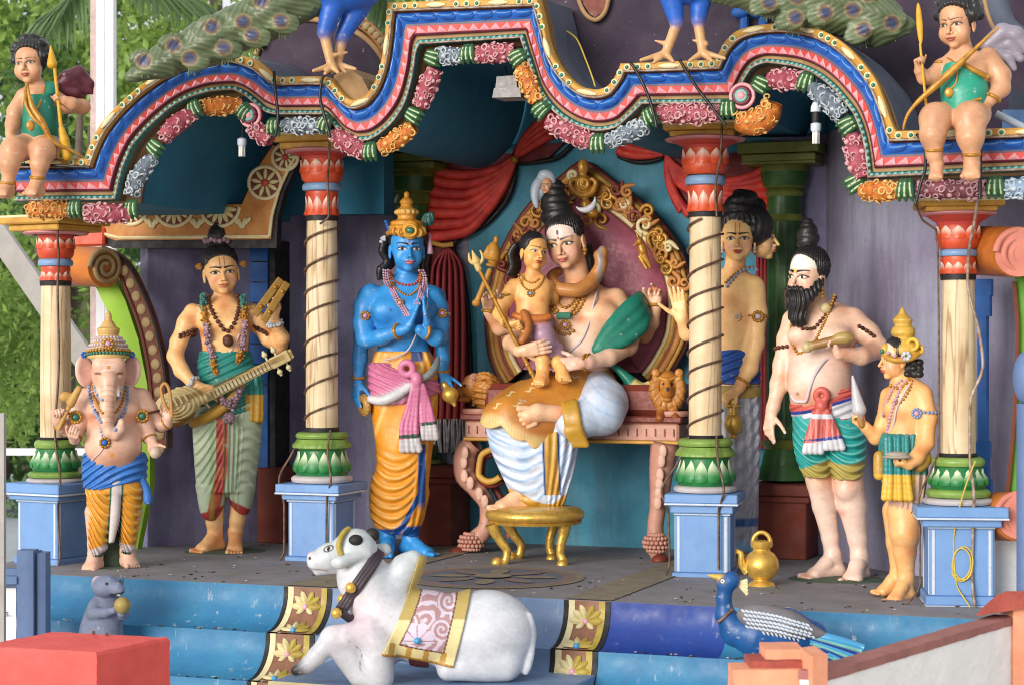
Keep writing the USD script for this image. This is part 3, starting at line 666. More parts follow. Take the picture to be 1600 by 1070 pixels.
# ================================================================== modelling of the statues: distance fields meshed into one skin
def surface_nets(d,lo,h):
 """mesh of the zero level of the grid d (numpy), as vertices and triangles"""
 s=d<0
 nx,ny,nz=d.shape
 cnt=np.zeros((nx-1,ny-1,nz-1),np.int8)
 for a in(0,1):
  for b in(0,1):
   for c in(0,1):cnt+=s[a:nx-1+a,b:ny-1+b,c:nz-1+c]
 act=np.argwhere((cnt>0)&(cnt<8))
 if len(act)==0:return np.zeros((0,3)),np.zeros((0,3),int)
 idx=np.full((nx-1,ny-1,nz-1),-1,np.int64);idx[tuple(act.T)]=np.arange(len(act))
 acc=np.zeros((len(act),3));n=np.zeros(len(act))
 cor=[(a,b,c)for a in(0,1)for b in(0,1)for c in(0,1)]
 vals={o:d[act[:,0]+o[0],act[:,1]+o[1],act[:,2]+o[2]]for o in cor}
 for o in cor:
  for ax in range(3):
   if o[ax]:continue
   q=list(o);q[ax]=1;q=tuple(q)
   v0,v1=vals[o],vals[q];m=(v0<0)!=(v1<0)
   t=np.where(m,v0/np.where(m,v0-v1,1),0)
   p=np.repeat(np.array(o,float)[None],len(act),0);p[:,ax]=t
   acc+=np.where(m[:,None],p,0);n+=m
 V=lo+h*(act+acc/n[:,None])
 F=[]
 for ax in range(3):
  b,c=(ax+1)%3,(ax+2)%3
  s0=np.moveaxis(s,ax,0);ch=np.moveaxis(s0[:-1]!=s0[1:],0,ax)
  e=np.argwhere(ch);ok=(e[:,b]>0)&(e[:,c]>0)&(e[:,b]<d.shape[b]-1)&(e[:,c]<d.shape[c]-1)
  e=e[ok]
  if not len(e):continue
  def cell(db,dc):
   q=e.copy();q[:,b]-=db;q[:,c]-=dc;return idx[tuple(q.T)]
  q=np.stack([cell(1,1),cell(0,1),cell(0,0),cell(1,0)],1)
  flip=~s[tuple(e.T)]
  q[flip]=q[flip][:,::-1]
  F.append(np.vstack([q[:,[0,1,2]],q[:,[0,2,3]]]))
 F=np.vstack(F);F=F[(F>=0).all(1)]
 return V,F
def smin(a,b,k):
 if k<=0:return np.minimum(a,b)
 h=np.maximum(k-np.abs(a-b),0)/k
 return np.minimum(a,b)-h*h*k*0.25
def rot3(yaw=0,pitch=0,roll=0):
 """degrees. yaw: turn towards the viewer's right; pitch: nod down; roll: lean the top to the viewer's right"""
 a,b,c=map(math.radians,(yaw,pitch,roll))
 Rz=np.array([[math.cos(a),-math.sin(a),0],[math.sin(a),math.cos(a),0],[0,0,1]])
 Rx=np.array([[1,0,0],[0,math.cos(b),-math.sin(b)],[0,math.sin(b),math.cos(b)]])
 Ry=np.array([[math.cos(c),0,math.sin(c)],[0,1,0],[-math.sin(c),0,math.cos(c)]])
 return Ry@Rz@Rx
def L3(p):
 """(px, py[, depth]) of the photograph -> local x, y (depth), z (up), all in photograph pixels"""
 return np.array([p[0],p[2]if len(p)>2 else 0.0,-p[1]],float)
class Field:
 """prims are (function, low, high, blend, colour, op) in local pixels"""
 def __init__(self,k=6.0):self.pr=[];self.k=k;self.warp=[]
 def add(self,fn,lo,hi,k=None,col=None,op='u'):
  self.pr.append((fn,np.asarray(lo,float),np.asarray(hi,float),self.k if k is None else k,col,op));return self
 def cap(self,a,b,r1,r2=None,k=None,col=None,op='u'):
  r2=r1 if r2 is None else r2;A,B=L3(a),L3(b);ab=B-A;L2=max(ab@ab,1e-9)
  def fn(P):
   t=np.clip(((P-A)@ab)/L2,0,1)
   return np.linalg.norm(P-A-t[:,None]*ab,axis=1)-(r1+(r2-r1)*t)
  m=max(r1,r2)
  return self.add(fn,np.minimum(A,B)-m,np.maximum(A,B)+m,k,col,op)
 def limb(self,pts,k=None,col=None,ease=True):
  """pts: (px, py, depth, radius), joined by tapering bones"""
  for p,q in zip(pts[:-1],pts[1:]):self.cap(p[:3],q[:3],p[3],q[3],k,col)
  return self
 def ell(self,c,r,k=None,col=None,op='u',R=None):
  C=L3(c);r=np.array(r,float)
  def fn(P):
   Q=P-C
   if R is not None:Q=Q@R
   n=np.linalg.norm(Q/r,axis=1);g=np.linalg.norm(Q/(r*r),axis=1)
   return n*(n-1)/np.maximum(g,1e-6)
  m=r.max()if R is not None else r
  return self.add(fn,C-m,C+m,k,col,op)
 def box(self,c,hs,rad=1.0,k=None,col=None,op='u',R=None):
  C=L3(c);hs=np.array(hs,float)
  def fn(P):
   Q=P-C
   if R is not None:Q=Q@R
   q=np.abs(Q)-(hs-rad)
   return np.linalg.norm(np.maximum(q,0),axis=1)+np.minimum(q.max(1),0)-rad
  m=np.linalg.norm(hs)if R is not None else hs
  return self.add(fn,C-m,C+m,k,col,op)
 def tor(self,c,R_,r,nrm=(0,0,1),k=None,col=None,sx=1.0):
  C=L3(c);n=np.array(nrm,float);n/=np.linalg.norm(n)
  def fn(P):
   Q=P-C;a=Q@n;rad=np.linalg.norm(Q-a[:,None]*n,axis=1)
   return np.hypot(rad-R_,a)-r
  m=R_+r
  return self.add(fn,C-m,C+m,k,col)
 def slab(self,rows,k=None,col=None,op='u',e=2.2,round_=3.0,folds=None):
  """rows: (py, left, right, half depth, centre depth) down the figure, smooth between; folds(P, th) is taken off the surface"""
  rows=sorted(rows,key=lambda r:-r[0]);a=np.array(rows,float);z=-a[:,0]
  I=[PchipInterpolator(z,a[:,j])for j in range(1,5)]
  z0,z1=z[0],z[-1]
  def fn(P):
   zc=np.clip(P[:,2],z0,z1);l,r,dd,yc=(i(zc)for i in I)
   cx,w=(l+r)/2,(r-l)/2
   X,Y=(P[:,0]-cx)/w,(P[:,1]-yc)/dd
   rho=(np.abs(X)**e+np.abs(Y)**e)**(1/e)
   d=(rho-1)*np.minimum(w,dd)
   if folds is not None:d=d-folds(P,X,Y)
   over=np.maximum(np.maximum(z0-P[:,2],P[:,2]-z1),-50)
   dd2=np.maximum(d+round_,over+round_)
   return np.where((d+round_>0)&(over+round_>0),np.hypot(np.maximum(d+round_,0),np.maximum(over+round_,0))-round_,dd2-round_)
  return self.add(fn,[a[:,1].min()-4,(a[:,4]-a[:,3]).min()-4,z0-2],[a[:,2].max()+4,(a[:,4]+a[:,3]).max()+4,z1+2],k,col,op)
 def curve(self,pts,r,n=24,k=None,col=None):
  """tube along a smooth line of (px, py, depth)"""
  q=spline(np.array([list(p[:3])for p in pts],float),n);r=np.interp(np.linspace(0,1,n),np.linspace(0,1,len(np.atleast_1d(r)))if np.ndim(r)else[0,1],r if np.ndim(r)else[r,r])
  for i in range(n-1):self.cap(q[i],q[i+1],r[i],r[i+1],1.0 if k is None else k,col)
  return self
 def head(self,hd,k=5.0):
  C,R,H=hd.C,hd.R,hd.H
  def fn(P):return hd.field(((P-C)@R)/H)*H
  m=H*0.68
  c=C+R@np.array([0,0,0.5])*H
  return self.add(fn,c-m,c+m,k,None)
 def shape(self,fn,lo,hi,k=0.0,col=None,op='u'):return self.add(fn,lo,hi,k,col,op)
 def eval(self,P,margin=6.0):
  d=np.full(len(P),1e3)
  for fn,lo,hi,k,col,op in self.pr:
   m=((P>lo-k-margin)&(P<hi+k+margin)).all(1)
   if not m.any():continue
   v=fn(P[m])
   if op=='u':d[m]=smin(d[m],v,k)
   elif op=='s':d[m]=-smin(-d[m],v,k)
   elif op=='i':d[m]=-smin(-d[m],-v,k)
   elif op=='d':d[m]=d[m]+v
  return d
 def bounds(self):
  u=[p for p in self.pr if p[5]=='u']
  return np.min([p[1]for p in u],0),np.max([p[2]for p in u],0)
 def grid(self,h,lo=None,hi=None):
  b0,b1=self.bounds();lo=b0-2*h-2 if lo is None else np.maximum(np.array(lo,float),b0-2*h-2);hi=b1+2*h+2 if hi is None else np.minimum(np.array(hi,float),b1+2*h+2)
  B=4;n=np.maximum(np.ceil((hi-lo)/(h*B)).astype(int),1)
  ax=[lo[i]+h*B*(np.arange(n[i])+0.5)-h/2 for i in range(3)]
  G=np.stack(np.meshgrid(*ax,indexing='ij'),-1).reshape(-1,3)
  dc=self.eval(G,margin=h*B*2.5).reshape(n)
  near=np.abs(dc)<h*B*1.6
  N=n*B
  d=np.where(np.repeat(np.repeat(np.repeat(dc,B,0),B,1),B,2)<0,-50.0,50.0)
  mask=np.repeat(np.repeat(np.repeat(near,B,0),B,1),B,2)
  I=np.argwhere(mask)
  if len(I):d[tuple(I.T)]=self.eval(lo+h*I,margin=3*h)
  return d,lo
 def mesh(self,h,fine=()):
  """fine: (low, high, cell) boxes meshed finer than the rest; the skins overlap by one cell at the seams"""
  d,lo=self.grid(h);V,Fc=surface_nets(d,lo,h)
  parts=[(V,Fc)]
  if fine:
   c=V[Fc].mean(1);drop=np.zeros(len(Fc),bool)
   for a,b,hh in fine:drop|=((c>np.array(a)+0.8*h)&(c<np.array(b)-0.8*h)).all(1)
   parts=[(V,Fc[~drop])]
   for a,b,hh in fine:
    d2,lo2=self.grid(hh,a,b)
    if min(d2.shape)>2:parts.append(surface_nets(d2,lo2,hh))
  return join(parts)
 def colours(self,V,base,w=2.0):
  """blend of the colours of the nearest prims"""
  if not any(p[4]is not None for p in self.pr):return np.tile(np.array(base,float),(len(V),1))
  best=np.zeros((len(V),3));W=np.zeros(len(V))
  for fn,lo,hi,k,col,op in self.pr:
   if op!='u':continue
   m=((V>lo-8)&(V<hi+8)).all(1)
   if not m.any():continue
   e=np.exp(-np.clip(fn(V[m]),-20,40)/w)
   c=np.array(base if col is None else col,float)
   best[m]+=e[:,None]*c;W[m]+=e
  out=np.tile(np.array(base,float),(len(V),1));ok=W>1e-12
  out[ok]=best[ok]/W[ok][:,None]
  return out
class Fig:
 """a statue modelled in photograph pixels and set at distance D, squarely to the line of sight through px x0"""
 def __init__(self,D,x0):
  a=(x0-800)/F_PX;self.D,self.x0=D,x0
  n=math.sqrt(1+a*a)
  self.f=(FWD+RGT*a)/n;self.r=(RGT-FWD*a)/n
  self.s=D/F_PX;self.o=CAM+D*(FWD+RGT*a);self.sx=self.s/n
 def w(self,V):
  V=np.asarray(V,float)
  return self.o+(V[...,0:1]-self.x0)*self.sx*self.r+V[...,1:2]*self.s*self.f+(V[...,2:3]+HORIZON)*self.s*UPV
 def mesh(self,m):return(self.w(m[0]),m[1])
 def pt(self,p):return self.w(L3(p))
 def root(self,name,label,cat,py,group=None):
  self.o3=self.pt((self.x0,py));return thing(name,label,cat,self.o3,group)
# ---------------------------------------------------------------- heads
class Head:
 """a face in its own unit frame: chin at z 0, crown at z 1, front towards -y"""
 def __init__(self,chin,H,yaw=0,pitch=0,roll=0,wide=1.0,nose=1.0,child=False,depth=0.0,ears=True,earlen=1.0,plump=1.0,lean=0.85):
  self.H=H;self.R=rot3(yaw,pitch,roll);self.C=L3(chin)if len(chin)>2 else L3((chin[0],chin[1],depth))
  self.C=self.C-self.R@np.array([0,-0.22,0.0])*H
  F_=Field(0.05);w=wide;p=plump
  e=lambda c,r,k=0.05,op='u':F_.add(*self._ell(c,r),k,None,op)
  e((0,0.06,0.62),(0.325*w,0.40,0.37));e((0,-0.06,0.42),(0.275*w,0.29,0.34),0.10)
  e((0,-0.13,0.20),(0.165*w,0.21,0.165),0.10);e((0,-0.245,0.065),(0.085*w,0.075,0.06),0.07)
  for s in(-1,1):
   e((s*0.15*w,-0.205,0.30),(0.115*w*p,0.11*p,0.13*p),0.09)
   e((s*0.135*w,-0.08,0.19),(0.085*p,0.13,0.10),0.10)
   self._cap(F_,(s*0.05,-0.345,0.545),(s*0.19*w,-0.265,0.56),0.03,0.022,0.05)
   e((s*0.138*w,-0.375,0.478),(0.088,0.050,0.046),0.035,'s')
   e((s*0.138*w,-0.272,0.472),(0.082,0.066,0.050),0.012)
   if ears:
    e((s*0.325*w,0.03,0.42),(0.032,0.085,0.125*earlen),0.02);e((s*0.325*w,0.0,0.42-0.11*earlen),(0.024,0.035,0.055*earlen),0.03)
    e((s*0.365*w,0.01,0.43),(0.022,0.045,0.075),0.015,'s')
  n=nose
  self._cap(F_,(0,-0.33,0.53),(0,-0.425-0.03*n,0.335),0.026,0.040*n,0.035)
  for s in(-1,1):e((s*0.048*n,-0.385,0.318),(0.034*n,0.042,0.028),0.02)
  e((0,-0.35,0.245),(0.10,0.05,0.06),0.06)
  e((-0.036,-0.382,0.222),(0.058,0.036,0.0195),0.012);e((0.036,-0.382,0.222),(0.058,0.036,0.0195),0.012)
  e((0,-0.368,0.184),(0.068,0.04,0.024),0.010)
  self.F=F_;self.w=wide
 def _ell(self,c,r):
  c=np.array(c,float);r=np.array(r,float)
  def fn(P):
   Q=P-c;n=np.linalg.norm(Q/r,axis=1);g=np.linalg.norm(Q/(r*r),axis=1);return n*(n-1)/np.maximum(g,1e-6)
  return fn,c-r,c+r
 def _cap(self,F_,a,b,r1,r2,k):
  A,B=np.array(a,float),np.array(b,float);ab=B-A
  def fn(P):
   t=np.clip(((P-A)@ab)/(ab@ab),0,1);return np.linalg.norm(P-A-t[:,None]*ab,axis=1)-(r1+(r2-r1)*t)
  F_.add(fn,np.minimum(A,B)-max(r1,r2),np.maximum(A,B)+max(r1,r2),k)
 def field(self,Q):return self.F.eval(Q,margin=0.25)
 def to(self,V):return((V-self.C)@self.R)/self.H
 def at(self,p):return self.C+self.R@np.array(p,float)*self.H
 def pp(self,p):
  q=self.at(p);return(q[0],-q[2],q[1])
 def paint(self,V,col,lips=S(200,70,66),blush=None,iris=(0.03,0.015,0.01),brow=(0.012,0.010,0.012),marks=(),look=0.0,brow_w=1.0,white=S(236,226,214)):
  """paints brows, eyes, lips and marks on the face"""
  Q=self.to(V);x,y,z=Q[:,0]/self.w,Q[:,1],Q[:,2];front=(y<-0.10)&(z>-0.05)&(z<1.05)&(np.abs(x)<0.40)
  col=col.copy()
  def put(mask,c):
   m=np.clip(mask,0,1)*front;col[:]=col*(1-m[:,None])+np.array(c)*m[:,None]
  def step(d,s=0.008):return np.clip(0.5-d/(2*s),0,1)
  if blush is not None:
   for s in(-1,1):put(0.55*np.exp(-(((x-s*0.17)/0.10)**2+((z-0.31)/0.08)**2)),blush)
  for s in(-1,1):
   u,v=(x-s*0.138),z-0.472
   vv=v-s*0.04*u*0
   lid=0.039*(1-(u/0.090)**2);low=-0.028*(1-(u/0.090)**2)
   inside=(np.abs(u)<0.088)
   eye=np.maximum(vv-lid,low-vv)
   put(step(eye,0.004)*inside,white)
   ir=np.hypot(u-look*0.03,vv-0.004)-0.032
   put(step(np.maximum(ir,eye),0.005)*inside,iris)
   put(step(np.abs(vv-lid)-0.011,0.004)*(np.abs(u)<0.097),(0.012,0.010,0.010))
   put(0.7*step(np.abs(vv-low)-0.004,0.004)*(np.abs(u)<0.088),(0.05,0.03,0.025))
   put(0.5*step(np.abs(vv-lid-0.028)-0.004,0.005)*(np.abs(u)<0.07),col.mean(0)*0.45)
   ub=s*x;vb=z-(0.567+0.025*np.sin(np.clip((ub-0.03)/0.2,0,1)*np.pi*0.75))
   bw=0.021*brow_w*np.clip(1.15-(ub-0.03)/0.24,0.15,1)
   put(step(np.abs(vb)-bw,0.005)*((ub>0.028)&(ub<0.24)),brow)
  ul=np.abs(x)
  put(step(np.abs(z-0.224)-0.022*np.clip(1-(ul/0.108)**2,0,1)+0.002,0.006)*(ul<0.11),lips)
  put(step(np.abs(z-0.184)-0.025*np.clip(1-(ul/0.088)**2,0,1),0.006)*(ul<0.085),np.array(lips)*1.1)
  put(step(np.abs(z-0.2045-0.012*(ul/0.09)**2)-0.0045,0.004)*(ul<0.098),np.array(lips)*0.25)
  for s in(-1,1):put(0.8*step(np.hypot((x-s*0.026)/1.5,z-0.298)-0.009,0.006),col.mean(0)*0.2)
  for mk in marks:put(mk[0](x,z,step),mk[1])
  return col
def mark_u(x,z,step):
 return np.maximum(step(np.abs(np.abs(x)-0.045)-0.008,0.006)*((z>0.62)&(z<0.80)),step(np.abs(np.hypot(x,np.minimum(z-0.625,0))-0.045)-0.008,0.006)*(z<0.625)*(z>0.5)*(np.abs(x)<0.06))
def mark_line(x,z,step):return step(np.abs(x)-0.009,0.006)*((z>0.60)&(z<0.77))
def mark_dot(x,z,step):return step(np.hypot(x,z-0.60)-0.022,0.008)
def mark_ash(x,z,step):return 0.85*step(0.60-z,0.02)
# ---------------------------------------------------------------- hands and feet
def add_hand(F_,wrist,aim,palm_n,size=52.0,curl=(0.25,)*5,side=1,spread=0.10,col=None,thumb_in=0.5,k=2.2,nail=None):
 """wrist (px, py, depth); aim: direction of the fingers; palm_n: direction the palm faces (both local x, depth, up);
    side +1 puts the thumb along aim x palm_n, -1 opposite; curl per digit (thumb first), 0 straight to 1 closed"""
 W=L3(wrist);a=np.array(aim,float);a/=np.linalg.norm(a);n=np.array(palm_n,float);n-=a*(n@a);n/=np.linalg.norm(n)
 t=np.cross(a,n)*side
 s=size;P=lambda u,v,q=0.0:W+a*u*s+t*v*s+n*q*s
 tp=lambda p:(p[0],-p[2],p[1])
 F_.cap(tp(P(0.0,0.0)),tp(P(0.15,0.0)),0.115*s,0.13*s,k*2,col)
 for v in(-0.145,-0.05,0.05,0.145):
  F_.cap(tp(P(0.10,v*0.6)),tp(P(0.47,v,-0.01)),0.085*s,0.068*s,k*1.6,col)
 F_.cap(tp(P(0.08,0.09,0.04)),tp(P(0.28,0.19,0.05)),0.085*s,0.07*s,k*2,col)
 tips=[]
 for i,(v,ln)in enumerate(((0.15,0.40),(0.05,0.45),(-0.05,0.42),(-0.145,0.33))):
  c=curl[i+1];base=P(0.47,v,-0.005);d=a*math.cos(0.0)+t*(v*spread*6)
  d/=np.linalg.norm(d);ang=0.0;p=base
  for j,(fr,rr)in enumerate(((0.46,0.060),(0.30,0.054),(0.24,0.047))):
   ang+=c*(1.35 if j==0 else 1.55 if j==1 else 0.9)
   q=p+(d*math.cos(ang)+n*math.sin(ang))*ln*fr*s
   F_.cap(tp(p),tp(q),rr*s,(rr-0.006)*s,0.6,col);p=q
  tips.append(p)
 p=P(0.20,0.20,0.05);d0=a*0.62+t*0.72+n*0.25;d1=a*0.85-t*0.25+n*0.6
 c=curl[0]
 for j,(ln,rr)in enumerate(((0.20,0.068),(0.17,0.056),(0.12,0.050))):
  d=d0*(1-min(1,c*(0.5+0.5*j)))+d1*min(1,c*(0.5+0.5*j));d/=np.linalg.norm(d)
  q=p+d*ln*s;F_.cap(tp(p),tp(q),rr*s,(rr-0.006)*s,0.8,col);p=q
 tips.append(p)
 return tips
def hand_box(wrist,size,h=1.0):
 W=L3(wrist);return(W-size*1.25,W+size*1.25,h)
def add_foot(F_,ankle,toe,width=20.0,sole=None,col=None,big=-1,k=3.0,h=None):
 """ankle (px, py, depth) and the point between the toes; sole: py of the ground; big: side of the great toe (-1 left)"""
 A,T=L3(ankle),L3(toe);zs=-sole if sole is not None else T[2]
 tp=lambda p:(p[0],-p[2],p[1])
 d=T-A;d[2]=0;L=np.linalg.norm(d);d/=L;s=np.array([-d[1],d[0],0.0]);
 if s[0]*big<0:s=-s
 w=width/2;up=np.array([0,0,1.0])
 heel=A-d*L*0.18;heel[2]=zs+w*0.72
 ball_=A+d*L*0.66;ball_[2]=zs+w*0.46
 inst=A*0.62+ball_*0.38;inst[2]=(A[2]*0.55+ball_[2]*0.45)
 F_.cap(tp(A),tp(heel),w*0.78,w*0.70,k*2,col);F_.cap(tp(A),tp(inst),w*0.74,w*0.66,k*2,col)
 for q in(-0.42,0.0,0.42):
  F_.cap(tp(heel),tp(ball_+s*w*q),w*0.62,w*0.50,k*2,col);F_.cap(tp(inst),tp(ball_+s*w*q),w*0.6,w*0.46,k*2,col)
 for i,(q,ln,r)in enumerate(((0.72,1.0,0.30),(0.28,1.0,0.215),(-0.08,0.94,0.20),(-0.42,0.86,0.19),(-0.74,0.76,0.185))):
  b=ball_+s*w*q*0.85;b[2]=zs+w*0.36;e=A+d*L*(0.74+0.26*ln)+s*w*q*1.12;e[2]=zs+w*r
  F_.cap(tp(b),tp(e),w*r*1.05,w*r,0.8,col)
def beads(fig,pts,r,n=None,step=None,sub=1):
 """a string of beads along a smooth line of (px, py, depth)"""
 q=spline(np.array([L3(p)for p in pts]),200);L=np.linalg.norm(np.diff(q,axis=0),axis=1).sum()
 m=n or max(2,int(L/(step or r*2.0)));c=resample(q,m)
 return[fig.mesh(ball(p,r,sub))for p in c]
def ribbon(fig,pts,r,n=60,sides=8):
 q=spline(np.array([L3(p)for p in pts]),n);rr=np.interp(np.linspace(0,1,n),np.linspace(0,1,len(r)),r)if np.ndim(r)else r
 return fig.mesh(tube(q,rr,sides))
def project_front(field,pts,lift=1.0,back=-140.0):
 """lays (px, py) points on the front of a field: marches from the viewer to the skin"""
 P=np.array([L3(p[:2])for p in pts]);y=np.full(len(P),back);hit=np.zeros(len(P),bool)
 for _ in range(120):
  Q=P.copy();Q[:,1]=y;d=field.eval(Q,margin=260.0)
  hit|=d<0.3;y=np.where(hit,y,y+np.clip(d*0.7,0.3,6.0))
 y=np.where(hit,y,np.median(y[hit])if hit.any()else 0)
 return[(p[0],p[1],yy-lift)for p,yy in zip(pts,y)]
# ================================================================== statues
SKIN=S(240,186,138,.8);SKIN_OR=S(226,128,54,.8);SKIN_PALE=S(240,206,186,.8);SKIN_YEL=S(236,172,104,.8)
GOLDY=S(206,156,60,.8)
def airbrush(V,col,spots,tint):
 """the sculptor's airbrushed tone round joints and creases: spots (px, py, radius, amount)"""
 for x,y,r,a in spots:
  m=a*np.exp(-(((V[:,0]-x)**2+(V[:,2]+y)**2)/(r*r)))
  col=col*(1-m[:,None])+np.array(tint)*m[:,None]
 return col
def put_part(fig,name,fld,h,base,root,material='paint',fine=(),paint=None,label=None):
 V,Fc=fld.mesh(h,fine)
 col=fld.colours(V,base)
 if paint is not None:col=paint(V,col)
 if material!='hair_black':
  n=meshkit.fbm(V*.045,4,3)[:,None];m=meshkit.fbm(V*.22,3,8)[:,None];q=np.clip((meshkit.fbm(V*.13,4,5)[:,None]-.73)*14,0,.5)
  col=np.minimum(np.asarray(col)*(1.03+.30*(n-.5)+.22*(m-.5))*1.02,.9);col=col*(1-q)+np.array([.50,.46,.42])*q
 return obj(name,(fig.w(V),Fc),material,root,smooth=True,col=col,label=label)
def head_box(hd,h=0.8):
 c=hd.C+hd.R@np.array([0,0,0.45])*hd.H;m=hd.H*0.60
 return(c-m,c+m,h)
def put_beads(fig,root,name,m,strands):
 for pts,r in strands:o=obj(name,beads(fig,pts,r),m,root,smooth=True)
 return o
def skin_beads(fld,pts,r,lift=None):return(project_front(fld,pts,r*0.4 if lift is None else lift),r)
def ring_line(c,R_,nrm,n=26):
 C=L3(c);w=np.array(nrm,float);w/=np.linalg.norm(w);u=np.cross(w,[0.1,0.3,0.95]);u/=np.linalg.norm(u);v=np.cross(w,u)
 a=np.linspace(0,2*np.pi,n);q=C+R_*(np.cos(a)[:,None]*u+np.sin(a)[:,None]*v)
 return[(p[0],-p[2],p[1])for p in q]
def bangle(fig,root,c,R_,nrm,r,m='gold_paint',name='bangle'):
 return obj(name,ribbon(fig,ring_line(c,R_,nrm,30),r,36,7),m,root,smooth=True)
def brooch(fig,root,p,R_,gem='gem_green',name='armlet_jewel',rim='gold_paint',n=9):
 c=L3(p);ms=[]
 for k in range(n):
  a=2*np.pi*k/n;ms.append(fig.mesh(ball(c+np.array([math.cos(a)*R_*.68,0,math.sin(a)*R_*.68]),R_*.27,1)))
 j=obj(name,ms,rim,root,smooth=True)
 obj('gem',fig.mesh(xf(ball((0,0,0),R_*.45,2),np.diag([1,.7,1]),c+[0,-R_*.12,0])),gem,j,smooth=True)
 return j
mat('gold_paint',S(206,152,56),rough=0.38,var=0.4,scale=30,dark=S(140,88,30),metal=0.25,dirt=0.4,coat=0.1)
mat('bead_pearl',S(214,196,200),rough=0.4,var=0.3,scale=30,dark=S(150,130,136),dirt=0.4)
mat('bead_pink',S(206,160,184),rough=0.4,var=0.3,scale=30,dirt=0.4)
mat('bead_red',S(196,84,74),rough=0.4,var=0.3,scale=30,dirt=0.3)
mat('bead_brown',S(104,58,40),rough=0.5,var=0.4,scale=40,dark=S(60,30,22))
mat('bead_blue',S(140,160,200),rough=0.4,var=0.3,scale=30,dirt=0.4)
mat('thread_white',S(214,198,206),rough=0.6,var=0.25)
mat('flower_lilac',S(196,164,176),rough=0.6,var=0.5,scale=60,dark=S(120,90,104),dirt=0.5)
mat('flower_ochre',S(214,156,60),rough=0.6,var=0.5,scale=60,dark=S(150,92,30),dirt=0.5)
mat('flower_white',S(220,224,230),rough=0.6,var=0.4,scale=60,dark=S(140,150,160),dirt=0.4)
mat('flower_teal',S(80,150,140),rough=0.6,var=0.5,scale=60,dirt=0.4)
